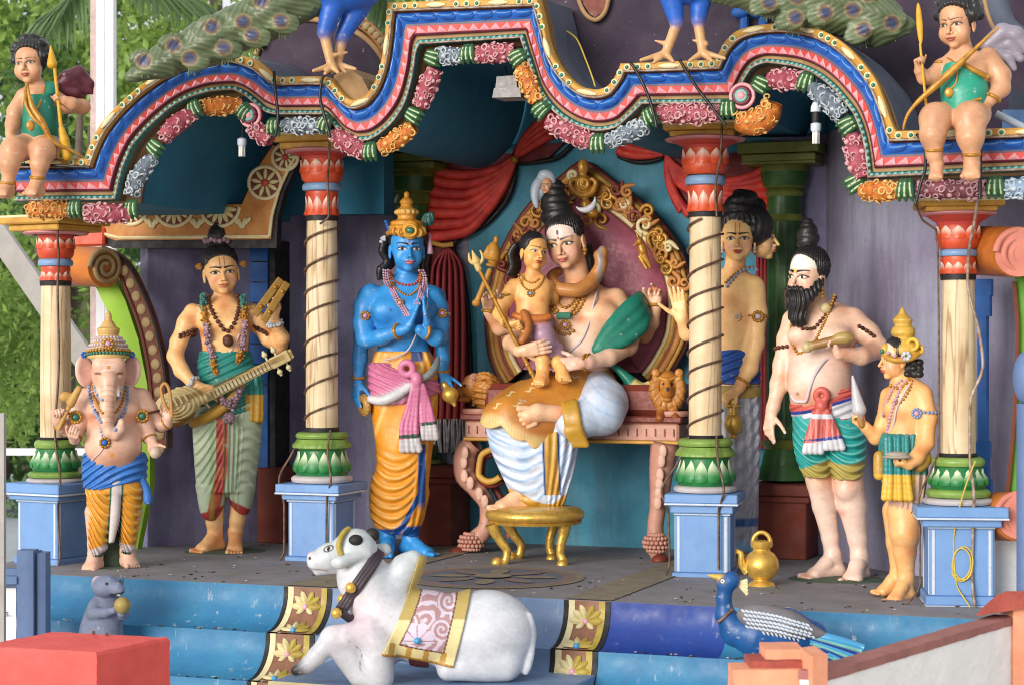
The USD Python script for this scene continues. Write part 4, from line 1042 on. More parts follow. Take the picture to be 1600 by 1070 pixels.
# ---------------------------------------------------------------- blue figure with joined palms
def blue_statue():
 fg=Fig(10.46,634);BL=S(56,150,224,.85);DK=S(24,92,170,.8)
 rt=fg.root('blue_statue','blue skinned statue with crown and joined palms, in an orange dhoti','statue',866)
 B=Field(6)
 B.slab([(428,618,654,16,8),(440,606,665,19,8),(453,590,675,24,7),(470,580,681,31,5),(492,582,678,33,3),(515,588,676,30,2),(535,591,668,26,3),(560,586,676,27,4),(590,582,682,28,4)],k=4,e=2.3)
 B.cap((637,405,8),(635,440,8),15.5,19,6)
 for s,x in((-1,606),(1,657)):B.ell((x,486,-20),(25,15,18),10)
 B.ell((631,520,-18),(22,10,26),10)
 B.limb([(579,459,6,16),(571,480,4,17.5),(567,505,-2,15),(570,530,-10,14)],8);B.limb([(575,531,-10,13),(596,527,-34,12.5),(618,519,-46,9.5),(630,516,-50,8.5)],5)
 B.limb([(676,461,6,15),(683,480,4,16),(687,505,-2,14.5),(686,527,-10,13.5)],8);B.limb([(686,528,-10,13),(680,528,-34,12.5),(665,521,-46,9.5),(656,516,-50,8.5)],5)
 add_hand(B,(637,513,-54),(0.32,0.06,0.9),(1,0.5,-0.35),53,(0.0,0.0,0.0,0.0,0.0),side=1,spread=0.0,k=2)
 add_hand(B,(668,512,-50),(-0.12,0.06,1.0),(-1,0.3,-0.1),53,(0.0,0.0,0.0,0.0,0.0),side=-1,spread=0.0,k=2)
 B.limb([(572,462,20,14),(565,520,26,13),(562,560,20,11.5),(560,590,8,8.5)],6);B.limb([(684,462,20,13),(690,520,26,12),(692,560,18,10.5),(692,580,8,8.5)],6)
 t1=add_hand(B,(559,594,6),(-0.1,-0.25,-1),(0.75,0.5,0),50,(0.2,0.12,0.15,0.18,0.3),side=1,k=2)
 t2=add_hand(B,(692,584,6),(0.25,-0.45,-0.75),(0.2,0.5,-0.6),44,(0.2,0.35,0.4,0.4,0.45),side=1,k=2)
 B.limb([(607,760,4,22),(605,820,4,14),(604,846,6,11)],5);B.limb([(645,760,4,22),(642,820,4,14),(641,846,6,11)],5)
 add_foot(B,(606,842,4),(600,862,-52),27,866,big=1);add_foot(B,(640,842,4),(682,862,-32),24,866,big=-1)
 hd=Head((638,426),76,yaw=9,pitch=3,roll=0,depth=-20,plump=1.0,wide=1.07)
 B.head(hd,5)
 fine=[head_box(hd,0.75),((622,-95,-530),(672,-30,-462),0.9),hand_box((560,600,6),40,1.0),hand_box((696,592,4),34,1.0),((585,-75,-870),(690,20,-838),1.1)]
 def paint(V,c):
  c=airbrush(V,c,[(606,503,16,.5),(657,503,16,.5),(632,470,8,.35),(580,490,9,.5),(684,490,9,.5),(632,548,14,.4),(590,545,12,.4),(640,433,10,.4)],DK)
  c=hd.paint(V,c,lips=S(206,120,120,.8),iris=(0.04,0.015,0.01),marks=((mark_u,S(226,150,130,.8)),(mark_dot_small,S(200,40,50,.8))),white=S(226,220,220,.8))
  for x,y in((611,485),):
   m=np.exp(-((V[:,0]-x)**2+(V[:,2]+y)**2)/5.0)*(V[:,1]<0);c=c*(1-m[:,None])+np.array(S(30,50,110))*m[:,None]
  for tips in(t1,t2):
   for t in tips:
    m=0.7*np.exp(-((V-t-[0,-1.5,0])**2).sum(1)/7.0);c=c*(1-m[:,None])+np.array(S(206,222,240))*m[:,None]
  return c
 put_part(fg,'body',B,2.2,BL,rt,fine=fine,paint=paint)
 Hf=Field(5);rr=np.random.default_rng(3)
 Hf.ell(hd.pp((0,0.10,0.62)),(hd.H*.36,hd.H*.38,hd.H*.40),6)
 for k in range(7):
  x0=604+k*1.5;Hf.curve([(x0+4,372,10+k*3),(x0-6+rr.uniform(-2,2),392,12+k*3),(x0+1,408,14+k*2),(x0-10+rr.uniform(-3,2),424,12+k*2),(x0-12+k*2.2,434+rr.uniform(-3,3),6+k*3)],[4.5,5.5,5,5.5,3],14,1.5)
 for k in range(5):Hf.curve([(658+k,372,12+k*3),(663+k,395,14+k*3),(660+k,412,14+k*2),(664+k,430,12)],[4,5,5,3],12,1.5)
 cut=lambda P:-(hd.to(P)[:,1]+0.06+0.55*np.maximum(hd.to(P)[:,2]-0.62,0))*hd.H*-1
 Hf.shape(lambda P:(-(hd.to(P)[:,1])-0.10-0.9*np.maximum(0,hd.to(P)[:,2]-0.68))*hd.H,(590,-70,-440),(690,80,-330),2.0,op='cut')
 Hf.pr=[(p if p[5]!='cut' else(lambda P,f=p[0]:f(P),p[1],p[2],p[3],p[4],'i'))for p in Hf.pr]
 put_part(fg,'hair',Hf,1.3,(0.02,0.02,0.022),rt,'hair_black')
 Cw=Field(2);cx,cy,cz=hd.pp((0,0.04,0.80));G=S(214,150,50,.8)
 ax=lambda dz:hd.pp((0,0.05,dz))
 for dz,R_,hh in((0.80,33,6),(0.90,31,7),(1.0,26,6)):Cw.ell(ax(dz),(R_,R_,hh),4,G)
 Cw.tor(ax(0.775),28.5,3.4,hd.R@[0,0.12,1],2,S(180,110,30,.8))
 x,y,d=ax(1.08)
 Cw.slab([(y+8,x-19,x+19,19,d),(y+2,x-15,x+15,15,d),(y-5,x-14,x+14,14,d),(y-7,x-17,x+17,17,d),(y-14,x-17.5,x+17.5,17.5,d),(y-17,x-12,x+12,12,d),(y-22,x-9,x+9,9,d),(y-26,x-11,x+11,11,d),(y-30,x-9,x+9,9,d),(y-35,x-4,x+4,4,d),(y-39,x-4.5,x+4.5,4.5,d),(y-44,x-1,x+1,1,d)],1.5,G,e=2)
 for k in range(14):
  a=k*2*np.pi/14;Cw.ell((x+16.5*math.cos(a),y-10.5,d+16.5*math.sin(a)),(3.2,3.2,3.4),0.5,S(230,190,110,.8))
 fx,fy,fd=hd.pp((0,-0.42,0.86))
 Cw.ell((fx,fy,fd+4),(13,5,15),2,G);Cw.tor((fx,fy+1,fd-1),9,2.0,(0,1,0),1,S(226,170,70,.8))
 for s in(-1,1):
  for q,(u,v)in enumerate(((0.17,0.80),(0.27,0.83))):
   a=hd.pp((s*u,-0.36+q*.14,v));Cw.tor(a,5.5,2.2,hd.R@np.array([s*(0.4+.4*q),1,0]),1,S(220,160,60,.8));Cw.ell(a,(3,4,3),1,G)
 cr=put_part(fg,'crown',Cw,1.0,G,rt)
 obj('crown_gem',fg.mesh(xf(ball((0,0,0),1,2),np.diag([6.2,4,5.2]),L3((fx,fy+1,fd-2)))),'gem_green',cr,smooth=True)
 obj('crown_drops',[fg.mesh(ball(L3(hd.pp((-0.36-0.02*k,-0.02,0.80+0.055*k))),3.0,1))for k in range(5)],'petal_blue',cr,smooth=True)
 Ff=Field(1)
 for k in range(7):Ff.curve([(660+k*.7,366,0),(662+k,350-k,0),(664+k*2.2,338+k*2.2,-2)],[1.5,2.2,1.2],9,1.0,S(30,96,80)if k%2 else S(20,70,66))
 Ff.curve([(661,372,2),(660,352,2),(664,337,0),(674,334,-2),(677,345,-3)],[2,3,3.4,3,2],16,1,S(24,84,76));Ff.ell((671,345,-3),(5,3,9),2,S(20,74,84))
 put_part(fg,'crown_feather',Ff,1.0,S(24,84,76),rt)
 tas=[fg.mesh(lathe([(0.5,0),(1.5,-3),(2.2,-10),(4.8,-30),(5.2,-33),(0.2,-34)][::-1],(672,-2,-364),16))]
 obj('tassel',tas,'bead_pink',rt,smooth=40)
 obj('ear_flower',[fg.mesh(ball((598+3*math.cos(k),-2,-375+4*math.sin(k*1.3)),2.6,1))for k in range(7)],'flower_white',rt,smooth=True)
 put_beads(fg,rt,'red_necklace','bead_red',[skin_beads(B,[(610,424),(614,436),(625,444),(638,446),(650,442),(655,430)],2.3)])
 put_beads(fg,rt,'gold_necklace','gold_paint',[skin_beads(B,[(609,430),(617,448),(628,458),(638,462),(648,457),(655,444),(657,430)],2.0)])
 L_=[(603,424),(604,440),(612,452),(620,468),(628,480),(636,494)];R_=[(658,424),(662,436),(660,450),(656,466),(652,476)]
 st=[]
 for off in(-3.4,0,3.4):st+=[skin_beads(B,[(x+off,y-abs(off)*.2)for x,y in L_],1.9),skin_beads(B,[(x+off,y)for x,y in R_],1.9)]
 put_beads(fg,rt,'garland','bead_pink',st)
 for p in((609,446),(625,474),(661,440)):brooch(fg,rt,project_front(B,[p],2)[0],6.5,'bead_pink','garland_jewel')
 obj('sacred_thread',[ribbon(fg,project_front(B,[(666,438),(668,456),(667,476),(663,494)],.8),1.1,40),ribbon(fg,[(650,522,-40),(644,536,-34),(634,550,-30),(618,558,-34),(600,562,-32)],1.3,30)],'thread_white',rt,smooth=True)
 for c,R_,nr in(((622,518,-48),10.5,(.7,-.55,.1)),((664,518,-49),10.5,(-.7,-.55,.1))):bangle(fg,rt,c,R_,nr,2.6,'gold_paint')
 bangle(fg,rt,(560,589,8),9.8,(0,-.2,1),2.2);bangle(fg,rt,(692,579,9),9.8,(0,-.2,1),2.2)
 for(x,y,d,R_),bx in(((574,494,1,16),571),((686,490,1,16),691)):
  put_beads(fg,rt,'armlet','bead_pearl',[(ring_line((x,y,d),R_+1,(0.06,0.1,1),30),2.0)]);brooch(fg,rt,(bx,y,d-R_-2),8.5,'bead_pink')
 OR=S(226,148,36,.85);CR=S(238,200,120,.85);NV=S(28,78,150,.8)
 def folds(P,X,Y):
  py=-P[:,2];fr=smooth01((-Y-0.02)*2.2)
  sw=np.sin(2*np.pi*(py-60*(1-(X+0.25)**2*0.55))/15.5)*smooth01((py-690)/60)*smooth01((0.55-X)*5)
  up=np.sin(2*np.pi*(X*22+(py-600)*0.16-6)/17)*smooth01((720-py)/60)*0.45
  pl=np.sin(2*np.pi*(X*36)/9)*smooth01((X-0.42)*6)*0.7
  return fr*(2.2*sw+1.6*up+1.5*pl)
 Dh=Field(3)
 Dh.slab([(548,587,672,29,4),(575,579,683,32,4),(620,577,685,34,3),(660,582,682,34,2),(700,587,676,32,0),(725,588,673,30,0),(755,579,670,29,0),(785,577,667,28,0),(808,580,662,26,0),(824,590,655,22,0),(834,604,640,14,0)],3,e=2.2,folds=folds)
 Dh.limb([(655,770,4,16),(648,805,4,14),(642,838,4,12)],4)
 def dpaint(V,c):
  py=-V[:,2];x=V[:,0];X=(x-630)/48
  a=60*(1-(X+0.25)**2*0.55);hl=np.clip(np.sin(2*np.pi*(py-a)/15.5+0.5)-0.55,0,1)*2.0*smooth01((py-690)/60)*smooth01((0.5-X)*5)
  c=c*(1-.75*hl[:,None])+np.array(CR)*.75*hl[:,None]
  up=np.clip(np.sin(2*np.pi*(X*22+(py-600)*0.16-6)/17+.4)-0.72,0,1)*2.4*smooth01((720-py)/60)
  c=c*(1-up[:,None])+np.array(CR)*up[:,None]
  hem=829-62*smooth01((x-606)/55)**1.6
  m=smooth01((py-hem+6)/3)*smooth01((hem+14-py)/3+0.0)*(x<664)
  m2=smooth01((x-652)/2)*smooth01((666-x)/2)*smooth01((py-690)/4)*smooth01((800-py)/20)
  m3=smooth01((py-818)/4)*(x>630)
  for mm in(m,m2,m3):c=c*(1-mm[:,None])+np.array(NV)*mm[:,None]
  y=smooth01((x-640)/4)*smooth01((662-x)/4)*smooth01((566-py)/3)*smooth01((py-546)/3);c=c*(1-y[:,None])+np.array(S(70,84,130))*y[:,None]
  return c
 put_part(fg,'dhoti',Dh,1.5,OR,rt,paint=dpaint)
 PK=S(206,120,158,.85);WH=S(206,206,210,.85);GR=S(40,84,70,.8)
 Sa=Field(2)
 def sfold(P,X,Y):return 1.5*np.sin(2*np.pi*(-P[:,2]-X*26)/11)*smooth01((.1-Y)*2)
 Sa.slab([(566,577,615,33,4),(580,575,640,36,3),(596,575,686,38,2),(612,576,688,38,2),(626,578,662,37,1),(632,582,640,34,0)],2,e=2.2,folds=sfold,col=PK)
 Sa.curve([(640,602,-40),(618,616,-40),(596,624,-36),(580,622,-26)],[6,8,8,6],14,1,WH)
 Sa.curve([(654,592,-38),(668,586,-36),(680,572,-24),(684,560,-10)],[5,6,6,4],12,1,S(120,130,130))
 Sa.tor((636,575,-40),9.5,5.5,(0.25,1,0.1),1,PK);Sa.ell((651,592,-43),(9,8,12),3,PK)
 def tail(pts,w,y_end):
  for q in(-0.75,-0.25,0.25,0.75):
   Sa.curve([(x+q*ww,y,d+3*(k%2))for k,((x,y,d),ww)in enumerate(zip(pts,w))],[3.2,3.6,4.6,5.6],14,1.2,PK)
 tail([(650,600,-44),(644,635,-42),(639,668,-40),(642,700,-38)],[5,9,14,17],700)
 tail([(657,600,-42),(664,630,-40),(668,658,-38),(671,681,-36)],[5,8,11,13],681)
 def spaint(V,c):
  py,x=-V[:,2],V[:,0]
  for y0,y1,cc,a,b in((676,683,GR,612,657),(683,720,WH,612,657),(660,665,GR,657,700),(665,700,WH,657,700)):
   m=((py>y0-(x-640)*.1)&(py<=y1)&(x>a)&(x<b));c=np.where(m[:,None],np.array(cc),c)
  st=np.clip(np.sin(x*.55+py*.03)-.45,0,1)*((py>610)&(x>622))*1.0;c=c*(1-.55*st[:,None])+np.array(S(150,40,80))*.55*st[:,None]
  return c
 put_part(fg,'sash',Sa,1.2,PK,rt,paint=spaint)
 e=Field(1);e.tor((569,632,-8),10,6.5,(.85,.5,.12),2,S(176,130,60))
 for k in range(14):
  a=2*np.pi*k/14;u=np.array([-.5,.85,0]);v=np.array([0,0,1.0]);q=L3((569,632,-8))+15.5*(math.cos(a)*u+math.sin(a)*v);e.ell((q[0],-q[2],q[1]),(2.6,2.6,2.6),.5,S(206,166,90))
 V,Fc=e.mesh(1.0);p=obj('disc_weapon',(fg.w(V),Fc),'paint',None,smooth=True,col=e.colours(V,GOLDY));tag(p,'small toothed brass disc held low in the blue statue\'s left-hand fingers','ornament')
 e=Field(2);e.ell((703,616,-12),(13,13,13),2);e.cap((703,616,-12),(710,632,-14),9,3,3);e.cap((703,616,-12),(694,600,-8),6,5,3)
 V,Fc=e.mesh(1.2);p=obj('mace_head',(fg.w(V),Fc),'gold',None,smooth=True);tag(p,'golden mace head hanging from the blue statue\'s hand beside the lion','ornament')
def mark_dot_small(x,z,step):return step(np.abs(x)-0.008,0.006)*((z>0.63)&(z<0.76))
blue_statue()
# ---------------------------------------------------------------- veena player
def veena_statue():
 fg=Fig(10.66,350)
 rt=fg.root('musician_statue','golden skinned statue in pale green dhoti, playing a veena and holding clappers','statue',860)
 SK=S(252,200,138,.88);OR=S(214,104,38,.82)
 B=Field(6)
 B.slab([(458,336,364,14,8),(470,325,374,17,8),(482,306,390,23,7),(500,306,392,28,5),(522,312,390,29,4),(545,316,388,27,3),(566,316,388,26,4),(600,312,394,27,4)],4,e=2.3)
 B.cap((349,440,8),(350,472,8),14,17,6)
 B.ell((334,508,-16),(19,14,14),10);B.ell((366,508,-16),(19,14,14),10)
 B.limb([(301,488,6,14),(292,505,3,14.5),(279,535,0,12.5),(274,556,-4,12.5)],7);B.limb([(274,556,-4,12.5),(284,578,-18,11.5),(301,597,-32,8.5),(309,602,-36,8)],5)
 B.limb([(392,487,6,14),(404,505,2,14),(420,528,-2,12.5),(437,540,-4,12.5)],7);B.limb([(437,540,-4,12.5),(440,528,-14,12),(431,508,-28,9),(428,500,-30,8.5)],5)
 t1=add_hand(B,(309,603,-38),(0.86,-0.12,-0.28),(0.1,0.9,-0.4),47,(0.25,0.3,0.32,0.35,0.4),side=-1,k=2)
 t2=add_hand(B,(428,498,-32),(0.22,-0.25,0.95),(-0.75,-0.5,0.1),44,(0.3,0.30,0.32,0.34,0.36),side=-1,k=2)
 B.limb([(335,770,0,17),(335,815,2,13),(336,838,6,11)],4);B.limb([(376,770,0,17),(371,812,2,12.5),(368,836,6,10.5)],4)
 add_foot(B,(336,834,4),(306,858,-26),25,861,big=-1);add_foot(B,(368,832,4),(366,858,-42),26,862,big=-1)
 hd=Head((350,461),74,yaw=6,pitch=4,roll=-5,depth=-18,wide=1.12,plump=1.0)
 B.head(hd,5)
 fine=[head_box(hd,0.75),hand_box((316,606,-40),34,.9),hand_box((432,484,-36),36,.9),((296,-70,-868),(390,20,-828),1.1)]
 def paint(V,c):
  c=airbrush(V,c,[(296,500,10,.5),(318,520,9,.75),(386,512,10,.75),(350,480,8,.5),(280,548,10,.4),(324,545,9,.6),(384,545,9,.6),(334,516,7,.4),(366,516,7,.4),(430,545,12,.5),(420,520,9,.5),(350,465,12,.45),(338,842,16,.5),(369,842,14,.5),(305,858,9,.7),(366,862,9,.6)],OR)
  c=hd.paint(V,c,lips=S(214,120,100,.8),blush=S(236,130,130,.8),marks=((mark_u,S(170,90,40,.8)),))
  for t in t1+t2:
   m=0.7*np.exp(-((V-t-[0,-1.5,0])**2).sum(1)/6.0);c=c*(1-m[:,None])+np.array(S(236,206,190))*m[:,None]
  return c
 put_part(fg,'body',B,2.2,SK,rt,fine=fine,paint=paint)
 Hf=Field(4)
 Hf.ell(hd.pp((0,0.09,0.69)),(hd.H*.385,hd.H*.40,hd.H*.40),5)
 Hf.shape(lambda P:(-(hd.to(P)[:,1])-0.215-0.9*np.maximum(0,hd.to(P)[:,2]-0.74)+0.5*np.maximum(0,0.62-hd.to(P)[:,2]))*hd.H,(300,-90,-470),(400,80,-360),3.0,op='i')
 Hf.shape(lambda P:0.8*np.sin(2*np.pi*np.arctan2(hd.to(P)[:,0],0.3-hd.to(P)[:,1])*14),(300,-90,-470),(400,80,-386),0,op='d')
 for k,(y,r)in enumerate(((378,16),(371,15.5),(364,13),(357,9),(352,5.5))):Hf.tor((340-k*.6,y,0),r*.55,r*.45,(0.15,.1,1),2)
 Hf.ell((341,368,0),(15,15,18),3)
 put_part(fg,'hair',Hf,1.1,(0.02,0.02,0.022),rt,'hair_black')
 band_=[]
 for k in range(18):
  a=2*np.pi*k/18;band_.append(fg.mesh(ball((340+20*math.cos(a),0+19*math.sin(a),-377+1.5*math.sin(k*2.2)),4.0,1)))
 obj('flower_band',band_,'flower_lilac',rt,smooth=True)
 for x,y in((311,417),(380,413)):
  obj('ear_flower',[fg.mesh(ball((x+3.4*math.cos(k*1.05),-6,-y+3.4*math.sin(k*1.05)),2.4,1))for k in range(6)]+[fg.mesh(ball((x,-8,-y),2.4,1))],'flower_ochre',rt,smooth=True)
 GRN=S(190,206,176,.85);DG=S(110,150,90,.8);RED=S(190,70,60,.8);TE=S(44,140,132,.8);GD=S(206,160,60,.85)
 def folds(P,X,Y):
  py=-P[:,2];fr=smooth01((-Y-.05)*2.2)
  w=np.where(X>0.12,(X-0.12)/.88,(0.12-X)/1.12)
  sw=np.sin(2*np.pi*(py+np.where(X>.12,58*(w-0.9)**2*-1,64*(w-1.0)**2)-40*w)/17)*smooth01((w-.12)*4)
  pl=np.sin(2*np.pi*X*48/6.5)*smooth01((0.36-np.abs(X-0.16))*7)
  return fr*(1.5*sw*smooth01((py-640)/40)+1.3*pl)
 Dh=Field(3)
 Dh.slab([(600,312,396,28,4),(640,304,408,32,3),(670,301,410,33,2),(710,303,406,32,1),(750,306,400,30,0),(768,309,397,29,0)],3,e=2.3,folds=folds)
 Dh.slab([(755,306,362,27,0),(780,309,354,25,0),(800,313,346,22,0),(812,322,338,18,0)],4,e=2.2);Dh.slab([(755,352,400,27,0),(775,356,397,25,0),(792,362,393,21,0),(803,372,388,15,0)],4,e=2.2)
 def dp(V,c):
  py,x=-V[:,2],V[:,0]
  cx=347-14*smooth01((py-720)/90)
  st=smooth01((10-np.abs(x-cx))/1.5)*(V[:,1]<0)*(py>640)
  c=c*(1-st[:,None])+np.where(((py//22)%2==0)[:,None],np.array(RED),np.array(S(206,104,70,.8)))*st[:,None]
  hem=smooth01((py-(797-(x-320)*.35))/2)*(x<352)+smooth01((py-(784+(x-372)*0.5))/2)*(x>=352)*(py>770)
  hem=np.clip(hem,0,1);c=c*(1-hem[:,None])+np.array(S(176,56,54,.8))*hem[:,None]
  g=np.clip(np.sin(x*.9)-.2,0,1)*smooth01((15-np.abs(x-361))/4)*.8;c=c*(1-g[:,None])+np.array(DG)*g[:,None]
  l=smooth01((x-325)/6)*smooth01((337-x)/4)*.45;c=c*(1-l[:,None])+np.array(S(120,180,70))*l[:,None]
  return c
 put_part(fg,'dhoti',Dh,1.4,GRN,rt,paint=dp)
 Sa=Field(2)
 Sa.slab([(548,312,392,28,4),(575,308,398,31,3),(610,308,402,32,3),(640,306,404,33,2),(652,308,380,32,2)],2,e=2.2,folds=lambda P,X,Y:1.2*np.sin(2*np.pi*(-P[:,2]+X*20)/12)*smooth01((.1-Y)*2),col=TE)
 for q in range(4):Sa.curve([(388+q*5,575,-8+3*(q%2)),(393+q*5,612,-16+3*(q%2)),(392+q*5,655,-20+3*(q%2))],[4,4.5,5],10,1.2,TE)
 Sa.curve([(302,660,-16),(320,652,-28),(345,638,-34),(362,622,-36),(378,600,-34)],[7,8,8,8,5],18,1,GD)
 def sp(V,c):
  py,x=-V[:,2],V[:,0];m=(x>384)&(py>616)&(py<662);return np.where(m[:,None],np.array(GD),c)
 put_part(fg,'sash',Sa,1.3,TE,rt,paint=sp)
 sk=lambda pts,r:skin_beads(B,pts,r)
 put_beads(fg,rt,'seed_necklace','bead_brown',[sk([(326,462),(328,476),(334,492),(344,508),(354,518),(364,508),(371,490),(373,474),(371,462)],3.6),([project_front(B,[(356,531)],3)[0],project_front(B,[(356.5,534)],3)[0]],8.5)])
 def flower_rope(name,pts,cols):
  q=spline(np.array([L3(p)for p in project_front(B,pts,3.0)]),80);n=len(cols)
  rr=np.random.default_rng(5)
  for k,cc in enumerate(cols):
   seg=q[int(80*k/n):int(80*(k+1)/n)+1];ms=[fg.mesh(tube(seg,4.6,8))]
   for p in resample(seg,max(4,len(seg))):
    for _ in range(3):ms.append(fg.mesh(ball(p+rr.normal(0,2.6,3)+[0,-2.5,0],rr.uniform(1.7,2.5),1)))
   obj(name,ms,cc,rt,smooth=True)
 flower_rope('flower_garland',[(317,462),(317,478),(320,492),(323,512),(326,535),(333,560),(338,585)],['flower_teal','flower_ochre','flower_lilac','flower_lilac','flower_ochre'])
 flower_rope('flower_garland',[(378,464),(381,480),(382,500),(381,520),(377,545),(371,568)],['flower_teal','flower_ochre','flower_lilac','flower_lilac','flower_ochre'])
 gl=Field(1)
 rr=np.random.default_rng(9);ms=[]
 for p in resample(spline(np.array([L3(p)for p in[(346,612,-44),(352,628,-44),(359,634,-44),(368,622,-42),(374,604,-40)]]),60),26):ms+=[fg.mesh(ball(p+rr.normal(0,2.5,3),3.0,1))for _ in range(4)]
 for _ in range(36):
  v=rr.normal(0,1,3);v/=np.linalg.norm(v);ms.append(fg.mesh(ball(np.array([358,-44,-652])+v*7.5,3.0,1)))
 obj('garland_pendant',ms,'flower_lilac',rt,smooth=True)
 for c,R_,nr in(((291,521,0),16.2,(-.35,.1,.9)),((290,526,0),16,(-.25,.1,.9)),((408,517,-1),16.2,(.5,.1,.85)),((411,521,-1),16,(.5,.1,.85))):put_beads(fg,rt,'bead_armlet','bead_brown',[(ring_line(c,R_,nr),3.0)])
 for c,R_,nr in(((303,598,-34),10,(.8,-.5,-.5)),((429,505,-30),10.5,(-.1,-.3,1))):
  rr=np.random.default_rng(4);q=ring_line(c,R_,nr,24);obj('flower_bracelet',[fg.mesh(ball(L3(p)+rr.normal(0,1.4,3),2.7,1))for p in q for _ in range(2)],'flower_white',rt,smooth=True)
 obj('sacred_thread',ribbon(fg,project_front(B,[(374,522),(366,540),(356,554),(347,564)],.6),1.2,40),'thread_white',rt,smooth=True)
 vt=thing('veena','long fretted veena with carved gourd bowl, held across the musician statue','veena',fg.pt((340,600,-50)))
 WD=S(206,186,130,.85);BR=S(150,104,44,.8)
 a,b=np.array(L3((318,622,-46))),np.array(L3((456,551,-52)))
 ax=(b-a)/np.linalg.norm(b-a);nrm=np.array([0,-1.0,0]);nrm-=ax*(nrm@ax);nrm/=np.linalg.norm(nrm);wd=np.cross(nrm,ax)
 RM=np.stack([ax,wd,nrm],1)
 def bar(cen,hs,rad=.8):
  f=Field(1);c=cen;f.box((c[0],-c[2],c[1]),hs,rad,R=RM);v,fc=f.mesh(.8);return(fg.w(v),fc)
 f=Field(4);C0=L3((286,634,-40))
 f.ell((278,638,-40),(30,26,22),2,BR,R=RM)
 V,Fc=f.mesh(1.2);obj('bowl',(fg.w(V),Fc),'paint',vt,smooth=True,col=f.colours(V,BR))
 f=Field(2);f.ell((279,630,-54),(40,25,9),1,WD,R=RM);f.cap((300,628,-54),(322,620,-54),9,7,4,WD)
 f.shape(lambda P:0.8*np.sin(2*np.pi*np.linalg.norm((P-L3((272,630,-60)))*[1,.2,1.5],axis=1)/7),(230,-90,-670),(330,0,-590),0,op='d')
 V,Fc=f.mesh(1.0);obj('sound_board',(fg.w(V),Fc),'paint',vt,smooth=True,col=f.colours(V,WD))
 obj('neck',bar((a+b)/2,(np.linalg.norm(b-a)/2,7.5,5),1.5),MATC('veena_wood',WD),vt,smooth=30)
 obj('fret_board',bar((a*.55+b*.45)+nrm*5.2,(np.linalg.norm(b-a)/2*.62,5.0,1.2),.5),MATC('veena_pale',S(226,214,170,.85)),vt,smooth=30)
 for k in range(17):obj('fret',bar(a+(b-a)*(0.10+k*0.040)+nrm*6.4,(0.9,5.6,1.4),.4),MATC('veena_fret',S(150,122,74,.8)),vt)
 for t,s_ in((0.84,1),(0.90,-1),(0.80,-1),(0.74,1)):
  p=a+(b-a)*t;e=[p,p+wd*s_*17]
  m=[fg.mesh(tube(np.array([e[0],e[1]]),1.8,7)),fg.mesh(ball(e[1],4.6,1)),fg.mesh(ball(e[1]+wd*s_*4.5,2.6,1))]
  obj('tuning_peg',m,'veena_pale',vt,smooth=True)
 obj('peg_box',bar(a+(b-a)*.86+nrm*3,(16,9,5),2),'veena_wood',vt,smooth=30)
 obj('bridge',[bar(L3((268+k*8,628-k*3,-64)),(1.6,8-k*.6,3),.6)for k in range(4)],'veena_pale',vt)
 for q in(-3,-1,1,3):obj('string',fg.mesh(tube(np.array([L3((266,630,-66))+wd*q,b+nrm*7+wd*q]),0.35,4)),'gold_paint',vt)
 ct=thing('wooden_clappers','pair of wooden clappers gripped in the musician statue\'s raised hand','clappers',fg.pt((425,470,-50)))
 for p,q in(((399,490,-50),(436,440,-46)),((413,499,-54),(446,446,-50))):
  f=Field(1);A,Bq=L3(p),L3(q);u=(Bq-A)/np.linalg.norm(Bq-A);n=np.array([0.3,-1,.2]);n-=u*(n@u);n/=np.linalg.norm(n);R2=np.stack([u,np.cross(n,u),n],1);c=(A+Bq)/2
  f.box((c[0],-c[2],c[1]),(np.linalg.norm(Bq-A)/2+4,6.0,3.2),2,R=R2);V,Fc=f.mesh(.9);obj('clapper',(fg.w(V),Fc),MATC('clapper_wood',S(176,134,60,.8)),ct,smooth=True)
  for t in(.2,.8):obj('jingle',fg.mesh(ball(A+(Bq-A)*t+n*4,3.4,1)),'gold_paint',ct,smooth=True)
 md=fg.mesh(xf(ball((0,0,0),1,3),np.diag([80,60,9]),L3((352,866,0))))
 obj('mound',md,'mound_green',rt,smooth=True)
def MATC(name,c,rough=.5):
 if name not in MAT:mat(name,c,rough=rough,var=.35,scale=24,dirt=.35)
 return name
mat('mound_green',S(92,104,84),rough=.8,var=.5,scale=14,dark=S(64,84,70),bump=.2,dirt=.3)
veena_statue()
